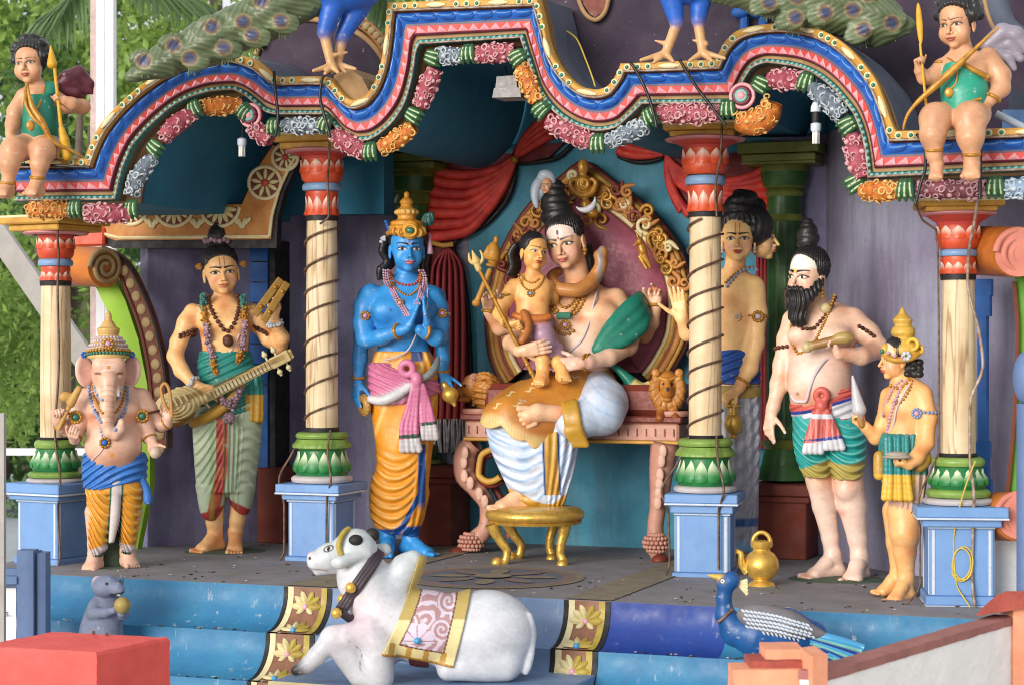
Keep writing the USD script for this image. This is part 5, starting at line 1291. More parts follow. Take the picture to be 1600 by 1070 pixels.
# ---------------------------------------------------------------- elephant-headed statue
def elephant_statue():
 fg=Fig(9.88,178)
 rt=fg.root('elephant_headed_statue','pink elephant-headed statue with four arms, blue sash and yellow trousers','statue',888)
 SK=S(226,182,158,.82);OR=S(196,120,74,.8)
 B=Field(7)
 B.slab([(600,146,204,22,6),(612,128,222,26,6),(630,124,228,32,3),(650,134,222,36,0),(675,136,218,42,-4),(700,134,221,46,-7),(718,138,218,40,-6),(735,138,222,32,0)],6,e=2.1)
 B.ell((177,690,-22),(42,34,38),12)
 B.ell((152,642,-22),(16,12,13),10);B.ell((201,642,-22),(16,12,13),10)
 B.ell((170,583,-22),(27,30,34),5);B.ell((170,600,-30),(20,24,26),8);B.ell((170,566,-34),(20,16,20),10)
 for s in(-1,1):B.ell((170+s*13,569,-40),(12,10,12),8);B.ell((170+s*15,607,-40),(8,9,13),6);B.ell((170+s*16,586,-44),(6,6,6),5)
 B.limb([(170,592,-48,14.5),(169,615,-54,12.5),(167,638,-56,11),(166,658,-56,10),(171,672,-57,9),(180,676,-58,8.2),(188,668,-58,7.2),(190,657,-58,6)],4)
 B.cap((158,604,-48),(157,616,-56),4.5,2.2,2,S(238,230,214));B.cap((183,604,-48),(185,616,-56),4.5,2.2,2,S(238,230,214))
 for s,cx in((-1,133),(1,205)):
  R_=rot3(s*-28,0,s*8)
  B.ell((cx,580,-6),(17,5.5,25),4,S(236,190,176,.82),R=R_);B.ell((cx-s*2,580,-11),(11,3,18),3,S(240,200,190,.82),op='s',R=R_)
 B.limb([(130,620,4,14),(120,640,2,14),(112,662,0,12.5),(106,668,-4,12)],6);B.limb([(106,668,-4,12),(97,664,-16,10),(92,656,-22,8)],4)
 B.limb([(132,640,-4,13),(124,660,-12,12),(119,676,-20,10),(117,684,-26,8.5)],5)
 B.limb([(222,620,4,14),(232,640,0,13.5),(243,658,-2,12),(252,664,-6,11)],6);B.limb([(252,664,-6,11),(260,662,-12,8.5),(262,656,-14,8)],4)
 B.limb([(222,640,-4,13.5),(226,660,-12,12.5),(233,680,-22,10.5),(236,688,-26,9)],5)
 t=[]
 t+=add_hand(B,(90,658,-24),(-0.05,-0.35,1),(0.3,-0.9,0),40,(0.9,0.75,0.8,0.85,0.9),side=1,k=2.5)
 t+=add_hand(B,(117,684,-30),(-0.02,-0.45,0.15),(0.2,-0.5,1),40,(0.5,0.45,0.5,0.55,0.6),side=1,k=2.5)
 t+=add_hand(B,(262,656,-16),(0.15,-0.25,1),(-0.5,-0.85,0),38,(0.6,0.3,0.7,0.75,0.75),side=-1,k=2.5)
 t+=add_hand(B,(237,690,-30),(0.1,-0.75,-0.62),(0,-0.6,0.8),40,(0.3,0.35,0.35,0.35,0.4),side=-1,k=2.5)
 B.limb([(152,800,0,20),(150,850,2,13),(149,868,4,11)],5);B.limb([(203,800,0,20),(200,845,2,13),(199,864,4,11)],5)
 add_foot(B,(149,866,2),(137,888,-22),27,891,big=1);add_foot(B,(199,862,2),(208,882,-16),26,886,big=-1)
 fine=[((112,-80,-690),(225,30,-535),1.1),hand_box((90,648,-26),28,.9),hand_box((117,695,-34),26,.9),hand_box((262,646,-20),26,.9),hand_box((240,700,-34),26,.9),((125,-60,-894),(225,20,-862),1.1)]
 def paint(V,c):
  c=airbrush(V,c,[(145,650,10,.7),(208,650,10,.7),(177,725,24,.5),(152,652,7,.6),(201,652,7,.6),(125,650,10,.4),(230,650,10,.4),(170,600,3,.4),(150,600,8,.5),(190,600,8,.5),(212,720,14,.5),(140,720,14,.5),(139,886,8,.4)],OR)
  f=(V[:,1]<-24)
  for s in(-1,1):
   ex,ez=170+s*16.5,-582.5
   m=f*smooth01((1-np.hypot((V[:,0]-ex)/5.5,(V[:,2]-ez)/2.6))*4);c=c*(1-m[:,None])+np.array(S(60,34,26))*m[:,None]
   m=f*smooth01((1-np.hypot((V[:,0]-ex-s*1)/8.5,(V[:,2]-ez)/5))*3)*.4;c=c*(1-m[:,None])+np.array(S(170,100,70))*m[:,None]
  for q in(-1,0,1):
   m=f*.75*smooth01((11-np.abs(V[:,0]-170))/2)*smooth01((1.3-np.abs(V[:,2]+573+q*4))/.7)*(V[:,1]<-36);c=c*(1-m[:,None])+np.array(S(226,206,200))*m[:,None]
  m=f*smooth01((3.6-np.hypot(V[:,0]-170,V[:,2]+573))/1);c=c*(1-m[:,None])+np.array(S(206,140,60))*m[:,None]
  for q in range(8):
   m=f*.5*smooth01((1.0-np.abs(V[:,2]+600+q*8+.02*(V[:,0]-168)**2))/.7)*(np.abs(V[:,0]-168)<12)*(V[:,1]<-52);c=c*(1-m[:,None])+np.array(S(180,120,90))*m[:,None]
  m=smooth01((4-np.hypot(V[:,0]-175,V[:,2]+708))/2)*(V[:,1]<0);c=c*(1-m[:,None])+np.array(S(220,140,40))*m[:,None]
  return c
 put_part(fg,'body',B,2.0,SK,rt,fine=fine,paint=paint)
 Cw=Field(2);G=S(206,170,104,.85);x,d=169.5,-18
 Cw.slab([(560,136,203,33,d),(552,137,202,32,d),(540,142,197,28,d),(530,148,191,22,d),(524,153,186,17,d)],2,G,e=2)
 Cw.slab([(526,x-14,x+14,14,d),(520,x-17,x+17,17,d),(514,x-18,x+18,18,d),(511,x-13,x+13,13,d),(506,x-10,x+10,10,d),(502,x-7,x+7,7,d),(499,x-5,x+5,5,d),(495,x-5.5,x+5.5,5.5,d),(490,x-3.5,x+3.5,3.5,d),(485,x-.8,x+.8,.8,d)],2,G,e=2)
 V,Fc=Cw.mesh(1.1);cr=obj('crown',(fg.w(V),Fc),'paint',rt,smooth=True,col=Cw.colours(V,G))
 for yy,R_,m in((557,34,'gem_green'),(552,33.5,'gold_paint'),(546,31,'bead_pearl'),(540,28.5,'bead_pearl'),(534,24.5,'bead_pearl'),(529,20,'bead_pearl')):
  obj('crown_beads',[fg.mesh(ball((x+R_*math.cos(a),d+R_*.96*math.sin(a),-yy+(3.5 if yy>550 else 2)*math.sin(a)*-1+(3 if yy>550 else 0)),2.7,1))for a in np.linspace(0,2*np.pi,int(R_*1.15),endpoint=False)],m,cr,smooth=True)
 brooch(fg,cr,(169,537,-52),10,'bead_pink','crown_jewel')
 for s in(-1,1):obj('ear_flower',[fg.mesh(ball((169+s*37+3*math.cos(k),-22,-554+3.4*math.sin(k)),2.4,1))for k in range(6)],'petal_blue',rt,smooth=True)
 sk=lambda pts,r:skin_beads(B,pts,r)
 put_beads(fg,rt,'pearl_necklace','bead_blue',[sk([(139,604),(142,622),(148,640),(156,652)],2.9),sk([(199,604),(199,622),(194,642),(186,652),(180,668)],2.9),sk([(148,604),(153,616),(160,622)],2.4),sk([(191,604),(188,614),(184,620)],2.4),sk([(158,656),(158,668),(162,682)],2.6)])
 put_beads(fg,rt,'gold_necklace','gold_paint',[sk([(144,604),(148,620),(156,636),(160,642)],2.4),sk([(194,604),(193,620),(187,634),(180,642)],2.4)])
 brooch(fg,rt,project_front(B,[(164,688)],3)[0],10,'petal_blue','pendant')
 for p in((119,650),(222,649)):
  q=project_front(B,[p],4)[0];brooch(fg,rt,q,12,'gem_green',n=11)
 put_beads(fg,rt,'armlet','bead_brown',[(ring_line((120,648,0),16.5,(0.2,.1,1)),2.2),(ring_line((234,646,-1),16.2,(-.3,.1,1)),2.2)])
 for c,R_,nr in(((94,660,-20),10,(-.5,-.5,.6)),((260,661,-12),9.5,(.6,-.4,.5)),((234,684,-24),10.5,(.3,-.5,-.8)),((118,682,-24),10,(-.2,-.6,-.8))):bangle(fg,rt,c,R_,nr,1.8)
 obj('sacred_thread',ribbon(fg,project_front(B,[(162,696),(156,704),(150,710),(145,717)],.6),1.0,30),'thread_white',rt,smooth=True)
 YE=S(220,150,40,.85);CRM=S(236,200,120,.85);GR=S(40,90,76,.8);WH=S(206,196,196,.85)
 def folds(P,X,Y):
  py=-P[:,2];return(1.7*np.sin(2*np.pi*(py+16*X*X-22*X)/13))*smooth01((-.02-Y)*2.2)
 Dh=Field(3)
 Dh.slab([(715,136,224,34,0),(740,134,224,36,0),(770,134,226,34,0)],4,e=2.2)
 Dh.slab([(755,134,186,30,0),(800,136,184,27,0),(835,137,172,23,0),(855,139,168,19,0),(868,142,160,15,0)],5,e=2.1,folds=folds);Dh.slab([(755,174,226,30,0),(790,178,222,27,0),(825,184,217,23,0),(850,188,213,19,0),(865,190,209,15,0)],5,e=2.1,folds=folds)
 Dh.slab([(740,170,191,12,-26),(790,172,189,9,-24),(846,168,178,6,-18)],3,e=2.2)
 def dp(V,c):
  py,x=-V[:,2],V[:,0]
  L_=x<178;X=np.where(L_,(x-158)/22,(x-202)/22)
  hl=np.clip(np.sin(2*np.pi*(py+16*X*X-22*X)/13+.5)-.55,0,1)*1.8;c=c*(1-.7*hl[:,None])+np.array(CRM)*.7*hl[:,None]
  b=np.where(L_,852,848)-(x-np.where(L_,150,200))*np.where(L_,.35,-.2)
  m=smooth01((py-b)/2);c=c*(1-m[:,None])+np.array(WH)*m[:,None]
  m=smooth01((py-b-12)/2);c=c*(1-m[:,None])+np.array(GR)*m[:,None]
  cen=smooth01((9-np.abs(x-180+(py-800)*.06))/1.5)*(V[:,1]<0)*(py>744)*(py<850);c=c*(1-cen[:,None])+np.array(WH)*cen[:,None]
  e=smooth01((2-np.abs(np.abs(x-180+(py-800)*.06)-9))/1)*(V[:,1]<0)*(py>744)*(py<850);c=c*(1-e[:,None])+np.array(GR)*e[:,None]
  return c
 put_part(fg,'trousers',Dh,1.4,YE,rt,paint=dp)
 Sa=Field(2);BLU=S(58,118,196,.85)
 Sa.slab([(706,131,226,34,0),(716,129,231,41,-2),(735,128,230,41,-2),(750,129,229,38,0),(762,131,180,36,0)],2,e=2.2,folds=lambda P,X,Y:2.0*np.sin(2*np.pi*(-P[:,2]+26*X-10*X*X)/12)*smooth01((.2-Y)*2),col=BLU)
 Sa.shape(lambda P:37-np.linalg.norm((P-np.array([177,-26,-686]))*[0.88,.7,1],axis=1),(120,-120,-740),(235,60,-640),2,op='s')if False else None
 Sa.curve([(222,748,-22),(229,764,-18),(231,780,-16)],[5,6,8],8,1,BLU)
 put_part(fg,'sash',Sa,1.3,BLU,rt)
 f=Field(2);f.cap((93,668,-34),(118,614,-34),3.2,3.6);f.cap((112,628,-36),(124,606,-38),7,5,3);f.ell((104,618,-36),(10,5,8),3)
 V,Fc=f.mesh(1.0);p=obj('goad',(fg.w(V),Fc),MATC('goad_gold',S(206,160,84,.8)),None,smooth=True);tag(p,'brass elephant goad in the raised hand beside the outer left column','goad')
 q=spline(np.array([L3(p)for p in[(262,640,-38),(254,622,-38),(251,606,-38),(257,598,-38),(263,606,-38),(266,622,-38),(268,650,-38)]]),50)
 p=obj('noose',fg.mesh(tube(q,2.7,8)),MATC('noose_rope',S(206,150,84,.8)),None,smooth=True);tag(p,'looped rope noose in the elephant-headed statue\'s raised hand','noose')
 p=obj('sweet_ball',fg.mesh(ball(L3((242,704,-58)),9.5,2)),MATC('sweet',S(216,190,170,.85)),None,smooth=True);tag(p,'pale round sweet resting in the elephant-headed statue\'s lower palm','sweet')
 obj('mound',[fg.mesh(xf(ball((0,0,0),1,3),np.diag([58,46,7]),L3((176,892,8)))),fg.mesh(xf(ball((0,0,0),1,3),np.diag([20,12,60]),L3((176,880,24))))],'mound_green',rt,smooth=True)
elephant_statue()
# ---------------------------------------------------------------- seated blue-white statue with the child, throne and stool
def seated_statue():
 fg=Fig(10.45,885)
 rt=fg.root('seated_statue','large seated statue with topknot, snake round its neck and pale blue dhoti','statue',640)
 SK=S(240,190,150,.82);OR=S(220,116,54,.8);PALE=S(244,214,200,.82)
 B=Field(7)
 B.slab([(436,888,926,15,14),(447,874,942,19,14),(458,862,962,25,12),(475,854,974,32,8),(495,852,972,36,4),(522,858,962,35,3),(548,868,950,34,2),(575,864,952,36,0),(610,860,958,38,0)],5,e=2.3)
 B.cap((896,400,6),(904,446,14),18,21,6)
 B.ell((878,495,-22),(25,17,18),12);B.ell((938,492,-20),(27,17,18),12);B.ell((912,545,-24),(26,12,28),12)
 B.limb([(962,468,8,18.5),(976,492,4,18.5),(984,522,-4,16),(980,540,-10,15.5)],8);B.limb([(980,540,-10,15.5),(950,558,-48,13),(918,565,-76,9.5),(908,566,-82,9)],6)
 B.limb([(868,470,20,16),(840,510,20,15),(800,536,-30,13),(813,548,-88,9.5)],6)
 t=add_hand(B,(908,566,-84),(-1,-0.12,-0.10),(-0.05,0.9,-0.3),56,(0.25,0.30,0.30,0.32,0.36),side=-1,k=2.2)
 t+=add_hand(B,(816,548,-94),(1,-0.15,0.18),(0.1,0.9,0.2),52,(0.1,0.16,0.18,0.2,0.24),side=-1,k=2.2)
 B.limb([(966,472,26,15),(990,506,34,14.5),(1007,522,28,13.5)],6);B.limb([(1007,522,28,13.5),(1018,504,16,12),(1025,484,10,8.5)],5)
 t+=add_hand(B,(1025,480,8),(0.02,-0.15,1),(-0.35,-0.9,0),50,(0.55,0.75,0.35,0.7,0.75),side=-1,k=2.2)
 B.limb([(860,474,30,14),(810,510,36,13),(780,512,26,12),(763,488,10,8.5)],6)
 t+=add_hand(B,(762,484,8),(-0.12,-0.15,1),(0.5,-0.8,0),48,(0.7,0.7,0.72,0.75,0.78),side=1,k=2.2)
 B.cap((874,642,-112),(842,640,-118),13,13.5,6);B.cap((842,640,-118),(828,645,-120),13.5,13,5)
 for i,(x,y,r)in enumerate(((815,634,5.6),(816,643,4.6),(818,650.5,4.4),(822,656.5,4.2),(828,661,4.0))):B.cap((834+i,636+i*5,-122),(x,y,-126+i),r*1.15,r,1.2)
 add_foot(B,(816,764,-96),(772,784,-112),30,789,big=-1)
 hd=Head((886,421),84,yaw=-20,pitch=9,roll=-9,depth=-22,wide=1.05,plump=1.0,earlen=1.15)
 B.head(hd,5)
 fine=[head_box(hd,0.8),hand_box((884,570,-88),40,.95),hand_box((840,546,-98),36,.95),hand_box((1025,462,4),36,.95),hand_box((760,465,4),34,.95),((764,-150,-795),(880,-70,-615),1.1)]
 def paint(V,c):
  f=V[:,1]<10
  m=f*.8*np.exp(-(((V[:,0]-905)/60)**2+((V[:,2]+560)/55)**2));c=c*(1-m[:,None])+np.array(PALE)*m[:,None]
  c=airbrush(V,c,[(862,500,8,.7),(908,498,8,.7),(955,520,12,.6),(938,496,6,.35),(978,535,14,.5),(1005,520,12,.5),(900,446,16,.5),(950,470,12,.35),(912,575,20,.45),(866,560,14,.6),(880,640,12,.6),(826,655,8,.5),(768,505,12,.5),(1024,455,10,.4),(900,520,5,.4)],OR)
  c=hd.paint(V,c,lips=S(206,110,100,.8),blush=S(240,150,160,.8),marks=((lambda x,z,s:.7*s(.60-z,.03),S(242,226,226,.85)),(lambda x,z,s:s(np.hypot(x/.5,z-.70)-.05,.01),S(40,30,40)),(mark_dot,S(160,40,40))),look=-.3)
  for q in t:
   mm=.75*np.exp(-((V-q-[0,-1.5,0])**2).sum(1)/8.0);c=c*(1-mm[:,None])+np.array(S(244,220,214))*mm[:,None]
  return c
 put_part(fg,'body',B,2.2,SK,rt,fine=fine,paint=paint)
 Hf=Field(4)
 Hf.ell(hd.pp((0,0.09,0.67)),(hd.H*.368,hd.H*.41,hd.H*.385),5)
 Hf.shape(lambda P:(-(hd.to(P)[:,1])-0.19-0.8*np.maximum(0,hd.to(P)[:,2]-0.74)+0.6*np.maximum(0,0.62-hd.to(P)[:,2]))*hd.H,(820,-110,-440),(960,90,-310),3.0,op='i')
 Hf.shape(lambda P:0.9*np.sin(2*np.pi*np.arctan2(hd.to(P)[:,0],0.3-hd.to(P)[:,1])*13),(820,-110,-420),(960,90,-338),0,op='d')
 for k,(x,y,r)in enumerate(((872,338,27),(870,326,25),(868,314,22),(867,303,19),(868,293,15),(869,285,9))):Hf.tor((x,y,2),r*.62,r*.42,(0.22 if k%2 else-.1,.15,1),2)
 Hf.cap((872,345,2),(868,292,2),19,10,3)
 for s in(0,1,2):Hf.curve([(914+s*4,385,14+s*4),(917+s*3,405,18),(914+s*5,424,20),(922+s*4,444,16)],[5,5.5,5,3],12,1.5)
 put_part(fg,'hair',Hf,1.2,(0.02,0.02,0.022),rt,'hair_black')
 a=np.linspace(-2.75,-0.15,26);cr=np.stack([914+17*np.cos(a)*1.0,np.full(26,-18),-(314-17*np.sin(a))],1)
 R_=np.array([[math.cos(.35),0,math.sin(.35)],[0,1,0],[-math.sin(.35),0,math.cos(.35)]]);c0=np.array([910,-18,-318.])
 cr=(cr-c0)@R_+c0
 obj('crescent_moon',fg.mesh(tube(cr,5.2*np.sin(np.linspace(0.05,np.pi-.05,26))+.3,10)),MATC('moon_silver',S(206,206,214,.85)),rt,smooth=True)
 W=Field(3);W.cap((846,300,-4),(838,318,-6),7,4,4);W.curve([(842,285,-6),(836,300,-8),(839,324,-10)],[7,6,3],12,3);W.curve([(848,274,-6),(858,276,-6),(862,288,-6)],[7,7,5],10,4);W.cap((848,280,0),(860,294,2),10,8,4)
 put_part(fg,'river_water',W,1.2,S(176,190,206,.8),rt)
 g=Head((852,304),26,yaw=-30,depth=-16,ears=False);Gf=Field(2);Gf.head(g,2);put_part(fg,'river_face',Gf,.8,S(214,160,120,.8),rt,paint=lambda V,c:g.paint(V,c))
 Sn=Field(1);SNC=S(196,132,70,.82)
 Sn.curve([(936,400,-14),(939,412,-16),(932,430,-16),(918,446,-26),(898,455,-34),(880,454,-32),(866,446,-22),(862,434,-6),(872,424,14)],[9,10,11,11,10.5,10,9,8,7],60,1.2,SNC)
 Sn.ell((941,396,-16),(8,6,11),3,SNC)
 def snp(V,c):
  m=np.clip(np.sin(V[:,0]*.9+V[:,2]*.7)*np.sin(V[:,0]*.7-V[:,2]*.9)*1.6-.2,0,1)*.5;c=c*(1-m[:,None])+np.array(S(120,70,40))*m[:,None]
  b=smooth01((V[:,0]-926)/5)*smooth01((6-np.abs(V[:,0]-937))/3)*(V[:,1]<-17)*.7;return c*(1-b[:,None])+np.array(S(120,130,140))*b[:,None]
 put_part(fg,'neck_snake',Sn,1.0,SNC,rt,paint=snp,label='brown snake coiled round the seated statue\'s neck, hood raised')
 sk=lambda pts,r:skin_beads(B,pts,r)
 put_beads(fg,rt,'gold_necklace','gold_paint',[sk([(862,456),(864,472),(870,486),(878,494),(888,492),(898,480),(906,466),(914,454)],3.2),sk([(866,456),(872,474),(882,482),(894,474),(904,458)],2.8),sk([(859,456),(860,476),(866,488),(872,494)],3.0),sk([(919,456),(910,474),(900,488),(892,494)],3.0)])
 pq=project_front(B,[(880,495),(883,508)],3)
 obj('pendant',fg.mesh(xf(rbox((-10,-4,-4),(12,4,6),1.5),None,L3(pq[0]))),'gem_green',rt,smooth=30);brooch(fg,rt,pq[1],9,'bead_pink','pendant_jewel')
 obj('pendant_drops',[fg.mesh(ball(L3(p),3.2,1))for p in project_front(B,[(869,515),(875,520),(882,522),(889,521),(895,517)],2)],'gold_paint',rt,smooth=True)
 obj('sacred_thread',ribbon(fg,project_front(B,[(934,450),(926,480),(918,510),(908,532),(894,546),(880,556)],.8),1.7,50),'thread_white',rt,smooth=True)
 bangle(fg,rt,(914,565,-78),11.5,(1,-.4,0),2.4);bangle(fg,rt,(919,564,-75),11.5,(1,-.4,0),1.8);bangle(fg,rt,(1025,477,9),10.5,(0,.1,1),2.6);bangle(fg,rt,(763,487,9),10,(.2,.1,1),2.6)
 q=hd.pp((0.345,-0.02,0.27));obj('ear_ring',[fg.mesh(ball(L3(q),4.2,1)),fg.mesh(ball(L3((q[0],q[1]+6,q[2])),3,1))],'gold_paint',rt,smooth=True)
 GN=S(30,124,104,.82);Sh=Field(3)
 top_=np.array([(1001,460,10),(990,470,-16),(962,498,-30),(930,543,-42)],float);bot_=np.array([(1010,486,6),(1006,506,-16),(986,526,-30),(932,548,-42)],float)
 for k in range(6):Sh.curve(list(top_+(bot_-top_)*k/5-np.array([0,0,3.0*(k%2)])),[4,7,7,3.5],18,7.0)
 put_part(fg,'shawl',Sh,1.3,GN,rt)
 S2=Field(2)
 for k in range(7):S2.curve([(950+k*1.5,566+k*1.0,-14-4*(k%2)),(968+k*3,580+k*2,-26-4*(k%2)),(984+k*3.5,612-k*1.5,-30-4*(k%2)),(982+k*5.0,624-k*4.0,-30-4*(k%2))],[4,5,5.5,6],14,1.5)
 def sp(V,c):
  m=smooth01(((V[:,0]-984)*.75+(-V[:,2]-600)*.65+2)/2);c=c*(1-m[:,None])+np.array(S(206,190,120,.85))*m[:,None];return c
 put_part(fg,'shawl_end',S2,1.3,GN,rt,paint=sp)
 BLU=S(170,200,232,.88);WHT=S(222,224,236,.88);NV=S(40,70,140,.8);GD=S(196,150,54,.82);DB=S(70,140,206,.82)
 Dh=Field(8)
 Dh.limb([(925,612,-6,40),(940,628,-60,38),(936,636,-84,36)],10)
 Dh.limb([(938,642,-84,35),(905,652,-104,26),(892,655,-110,23)],8)
 def ff(P,X,Y):
  py=-P[:,2];return 1.6*np.sin(2*np.pi*(py-46*(1-(X+.35)**2)*.9)/17)*smooth01((.15-X)*4)*smooth01((-.1-Y)*2.5)*.8+1.3*np.sin(2*np.pi*X*60/11+py*.05)*smooth01((X-.2)*5)*smooth01((-.1-Y)*2.5)
 Dh.slab([(630,772,896,34,-66),(660,762,902,38,-74),(690,767,903,38,-80),(720,779,899,34,-84),(750,793,891,29,-87),(772,803,885,25,-88),(783,812,880,20,-88)],6,e=2.2,folds=ff)
 def dp(V,c):
  x,py=V[:,0],-V[:,2];n=meshkit.fbm(np.stack([x*.05,V[:,1]*.05,py*.025],1),3)
  c=c*.0+np.array(BLU)*(1-n[:,None])+np.array(WHT)*n[:,None]
  leg=py>668+np.maximum(0,x-870)*1.0
  X=(x-838)/65;st=np.clip(np.sin(2*np.pi*(py-46*(1-(X+.35)**2)*.9)/17-1.6+3*n)-.35,0,1)*leg*.75
  c=c*(1-st[:,None])+np.array(DB)*st[:,None]
  st2=np.clip(np.sin(np.hypot(x-980,py-560)*.30)-.72,0,1)*(~leg)*1.0;c=c*(1-st2[:,None])+np.array(S(110,170,220,.85))*st2[:,None]
  bx=862+(py-700)*.04;b=smooth01((10.5-np.abs(x-bx))/1.2)*leg*(py<764)*(V[:,1]<-84);e=smooth01((13.5-np.abs(x-bx))/1.2)*leg*(py<764)*(V[:,1]<-84)
  c=c*(1-e[:,None])+np.array(NV)*e[:,None];c=c*(1-b[:,None])+np.array(GD)*b[:,None]
  hy=755+22*smooth01((x-796)/60)-14*smooth01((x-862)/24);h=smooth01((py-hy)/1.5)*leg;h2=smooth01((py-hy-20)/1.5)*leg
  c=c*(1-h[:,None])+np.array(GD)*h[:,None];c=c*(1-h2[:,None])+np.array(NV)*h2[:,None]
  return c
 put_part(fg,'dhoti',Dh,1.5,BLU,rt,paint=dp)
 Cf=Field(2)
 for k in range(4):Cf.tor((884+k*6,652,-108),24.5+k*1.2,4.2,(1,.05,.15),5)
 for k in range(5):Cf.cap((886+k*3,668+k*5,-132+k*2),(905+k*2.5,664+k*6,-132+k*2),4.5,4.5,5)
 put_part(fg,'dhoti_cuff',Cf,1.2,GD,rt)
 OC=S(196,132,52,.85);FU=S(226,196,130,.85)
 Ts=Field(10)
 Ts.limb([(925,610,-4,42),(860,620,-50,38),(800,646,-88,33)],10)
 Ts.slab([(592,815,930,28,-40),(615,778,930,40,-56),(640,757,900,46,-72),(668,752,880,44,-80),(695,756,866,42,-82)],8,e=2.2)
 def cut(P):
  x,py=P[:,0],-P[:,2];edge=656+34*smooth01((x-770)/80)-70*smooth01((x-862)/26)+4.5*np.abs(np.sin((x-750)*.085))*2
  return np.minimum(edge-py,60)*.8
 Ts.shape(cut,(700,-170,-760),(1010,60,-560),2.0,op='i')
 def cut2(P):return np.minimum(968-P[:,0]-np.maximum(0,-P[:,2]-600)*1.2,60)
 Ts.shape(cut2,(700,-170,-760),(1010,60,-560),3.0,op='i')
 Ts.pr=[(f,lo,hi,k,cc,('i2' if op=='i' else op))for f,lo,hi,k,cc,op in Ts.pr]
 Ts.pr=[((lambda P,g=f:-g(P))if op=='i2' else f,lo,hi,k,cc,'s' if op=='i2' else op)for f,lo,hi,k,cc,op in Ts.pr]
 Ts.pr=[((lambda P,g=f:-g(P))if op=='s' else f,lo,hi,k,cc,'x' if op=='s' else op)for f,lo,hi,k,cc,op in Ts.pr]
 def ev(P,margin=6.0,base=Ts):
  d=np.full(len(P),1e3)
  for f,lo,hi,k,cc,op in base.pr:
   m=((P>lo-k-margin)&(P<hi+k+margin)).all(1)
   if m.any():
    v=f(P[m]);d[m]=smin(d[m],v,k)if op=='u' else-smin(-d[m],v,k)
  return d
 Ts.eval=ev
 def tp(V,c):
  x,py=V[:,0],-V[:,2];edge=656+34*smooth01((x-770)/80)-70*smooth01((x-862)/26)
  n=meshkit.fbm(np.stack([x*.03,V[:,1]*.03,py*.03],1),3);c=c*(0.75+.5*n[:,None])
  m=smooth01((py-edge+20)/14)*(x<880);c=c*(1-m[:,None])+np.array(FU)*m[:,None]
  s=np.clip(np.sin(x*1.3+3*n)-.5,0,1)*m*.5;c=c*(1-s[:,None])+np.array(S(150,110,60))*s[:,None]
  for a,b,ang in((800,612,.5),(780,630,.7),(812,628,.4),(846,600,.2),(900,588,-.2),(830,606,.5)):
   u=(x-a)*math.cos(ang)-(py-b)*math.sin(ang);v=(x-a)*math.sin(ang)+(py-b)*math.cos(ang)
   w=smooth01((1-np.hypot(u/9,(v+1.5*np.sin(u*.6))/1.8))*3);c=c*(1-w[:,None])+np.array(S(232,210,150,.85))*w[:,None]
  r=.6*np.exp(-(((x-842)/40)**2+((py-652)/26)**2));return c*(1-r[:,None])+np.array(S(150,74,40))*r[:,None]
 put_part(fg,'tiger_skin',Ts,1.6,OC,rt,paint=tp)
# ------- the child
 ct=thing('child_statue','small child statue standing on the seated statue\'s lap, holding a long trident staff','statue',fg.pt((835,590,-70)))
 CB=Field(5);CS=S(238,180,108,.85)
 CB.slab([(426,824,842,10,-40),(436,810,856,14,-40),(448,801,863,18,-42),(464,803,861,20,-44),(482,807,858,20,-46),(500,806,860,22,-48)],4,e=2.2)
 CB.cap((836,412,-44),(832,436,-42),10.5,12,4)
 CB.limb([(804,448,-44,11),(791,470,-54,11),(782,492,-64,10)],5);CB.limb([(782,492,-64,10),(792,504,-78,8),(799,508,-84,6.5)],4)
 CB.limb([(858,449,-34,10),(864,462,-26,9),(866,474,-16,8)],5)
 tt=add_hand(CB,(799,508,-86),(0.9,-0.3,0.12),(0.1,-0.6,-0.8),34,(0.8,0.75,0.8,0.85,0.9),side=1,k=2)
 CB.limb([(848,562,-84,12),(849,582,-88,8)],4);CB.limb([(872,566,-76,12),(878,578,-84,8)],4)
 add_foot(CB,(849,578,-86),(842,596,-108),20,600,big=-1);add_foot(CB,(878,574,-86),(884,590,-106),20,594,big=-1)
 ch=Head((837,424),59,yaw=28,pitch=-8,roll=12,depth=-56,plump=1.12,wide=1.04)
 CB.head(ch,4)
 put_part(fg,'body',CB,1.8,CS,ct,fine=[head_box(ch,.75),hand_box((810,508,-92),26,.9),((830,-125,-604),(900,-70,-570),1.0)],paint=lambda V,c:ch.paint(V,airbrush(V,c,[(815,470,5,.6),(849,470,5,.6),(832,486,8,.5),(790,490,9,.5),(832,432,8,.5),(846,586,8,.4)],OR),lips=S(190,70,60,.8),marks=((mark_dot,S(180,40,40)),),look=.3,brow_w=.6))
 CH=Field(3);CH.ell(ch.pp((0,.10,.66)),(ch.H*.38,ch.H*.42,ch.H*.40),4)
 CH.shape(lambda P:(-(ch.to(P)[:,1])-.19-.8*np.maximum(0,ch.to(P)[:,2]-.72)+.6*np.maximum(0,.62-ch.to(P)[:,2]))*ch.H,(780,-110,-450),(880,20,-350),2,op='i')
 for k in range(6):CH.curve([(806+k*2,385,-46+k*5),(798+k*2,402,-44+k*5),(801+k*2,416,-44+k*4),(794+k*2.5,430,-46+k*5)],[4,5,4.6,3],12,1.3)
 put_part(fg,'hair',CH,1.1,(0.02,0.02,0.022),ct,'hair_black')
 MV=S(170,136,160,.82);CD=Field(4)
 CD.limb([(834,508,-48,16),(850,524,-62,17),(858,545,-66,14),(850,568,-74,10)],6);CD.limb([(846,520,-46,15),(868,548,-60,13),(876,568,-72,9)],6);CD.slab([(492,804,862,22,-48),(510,812,866,24,-52)],4)
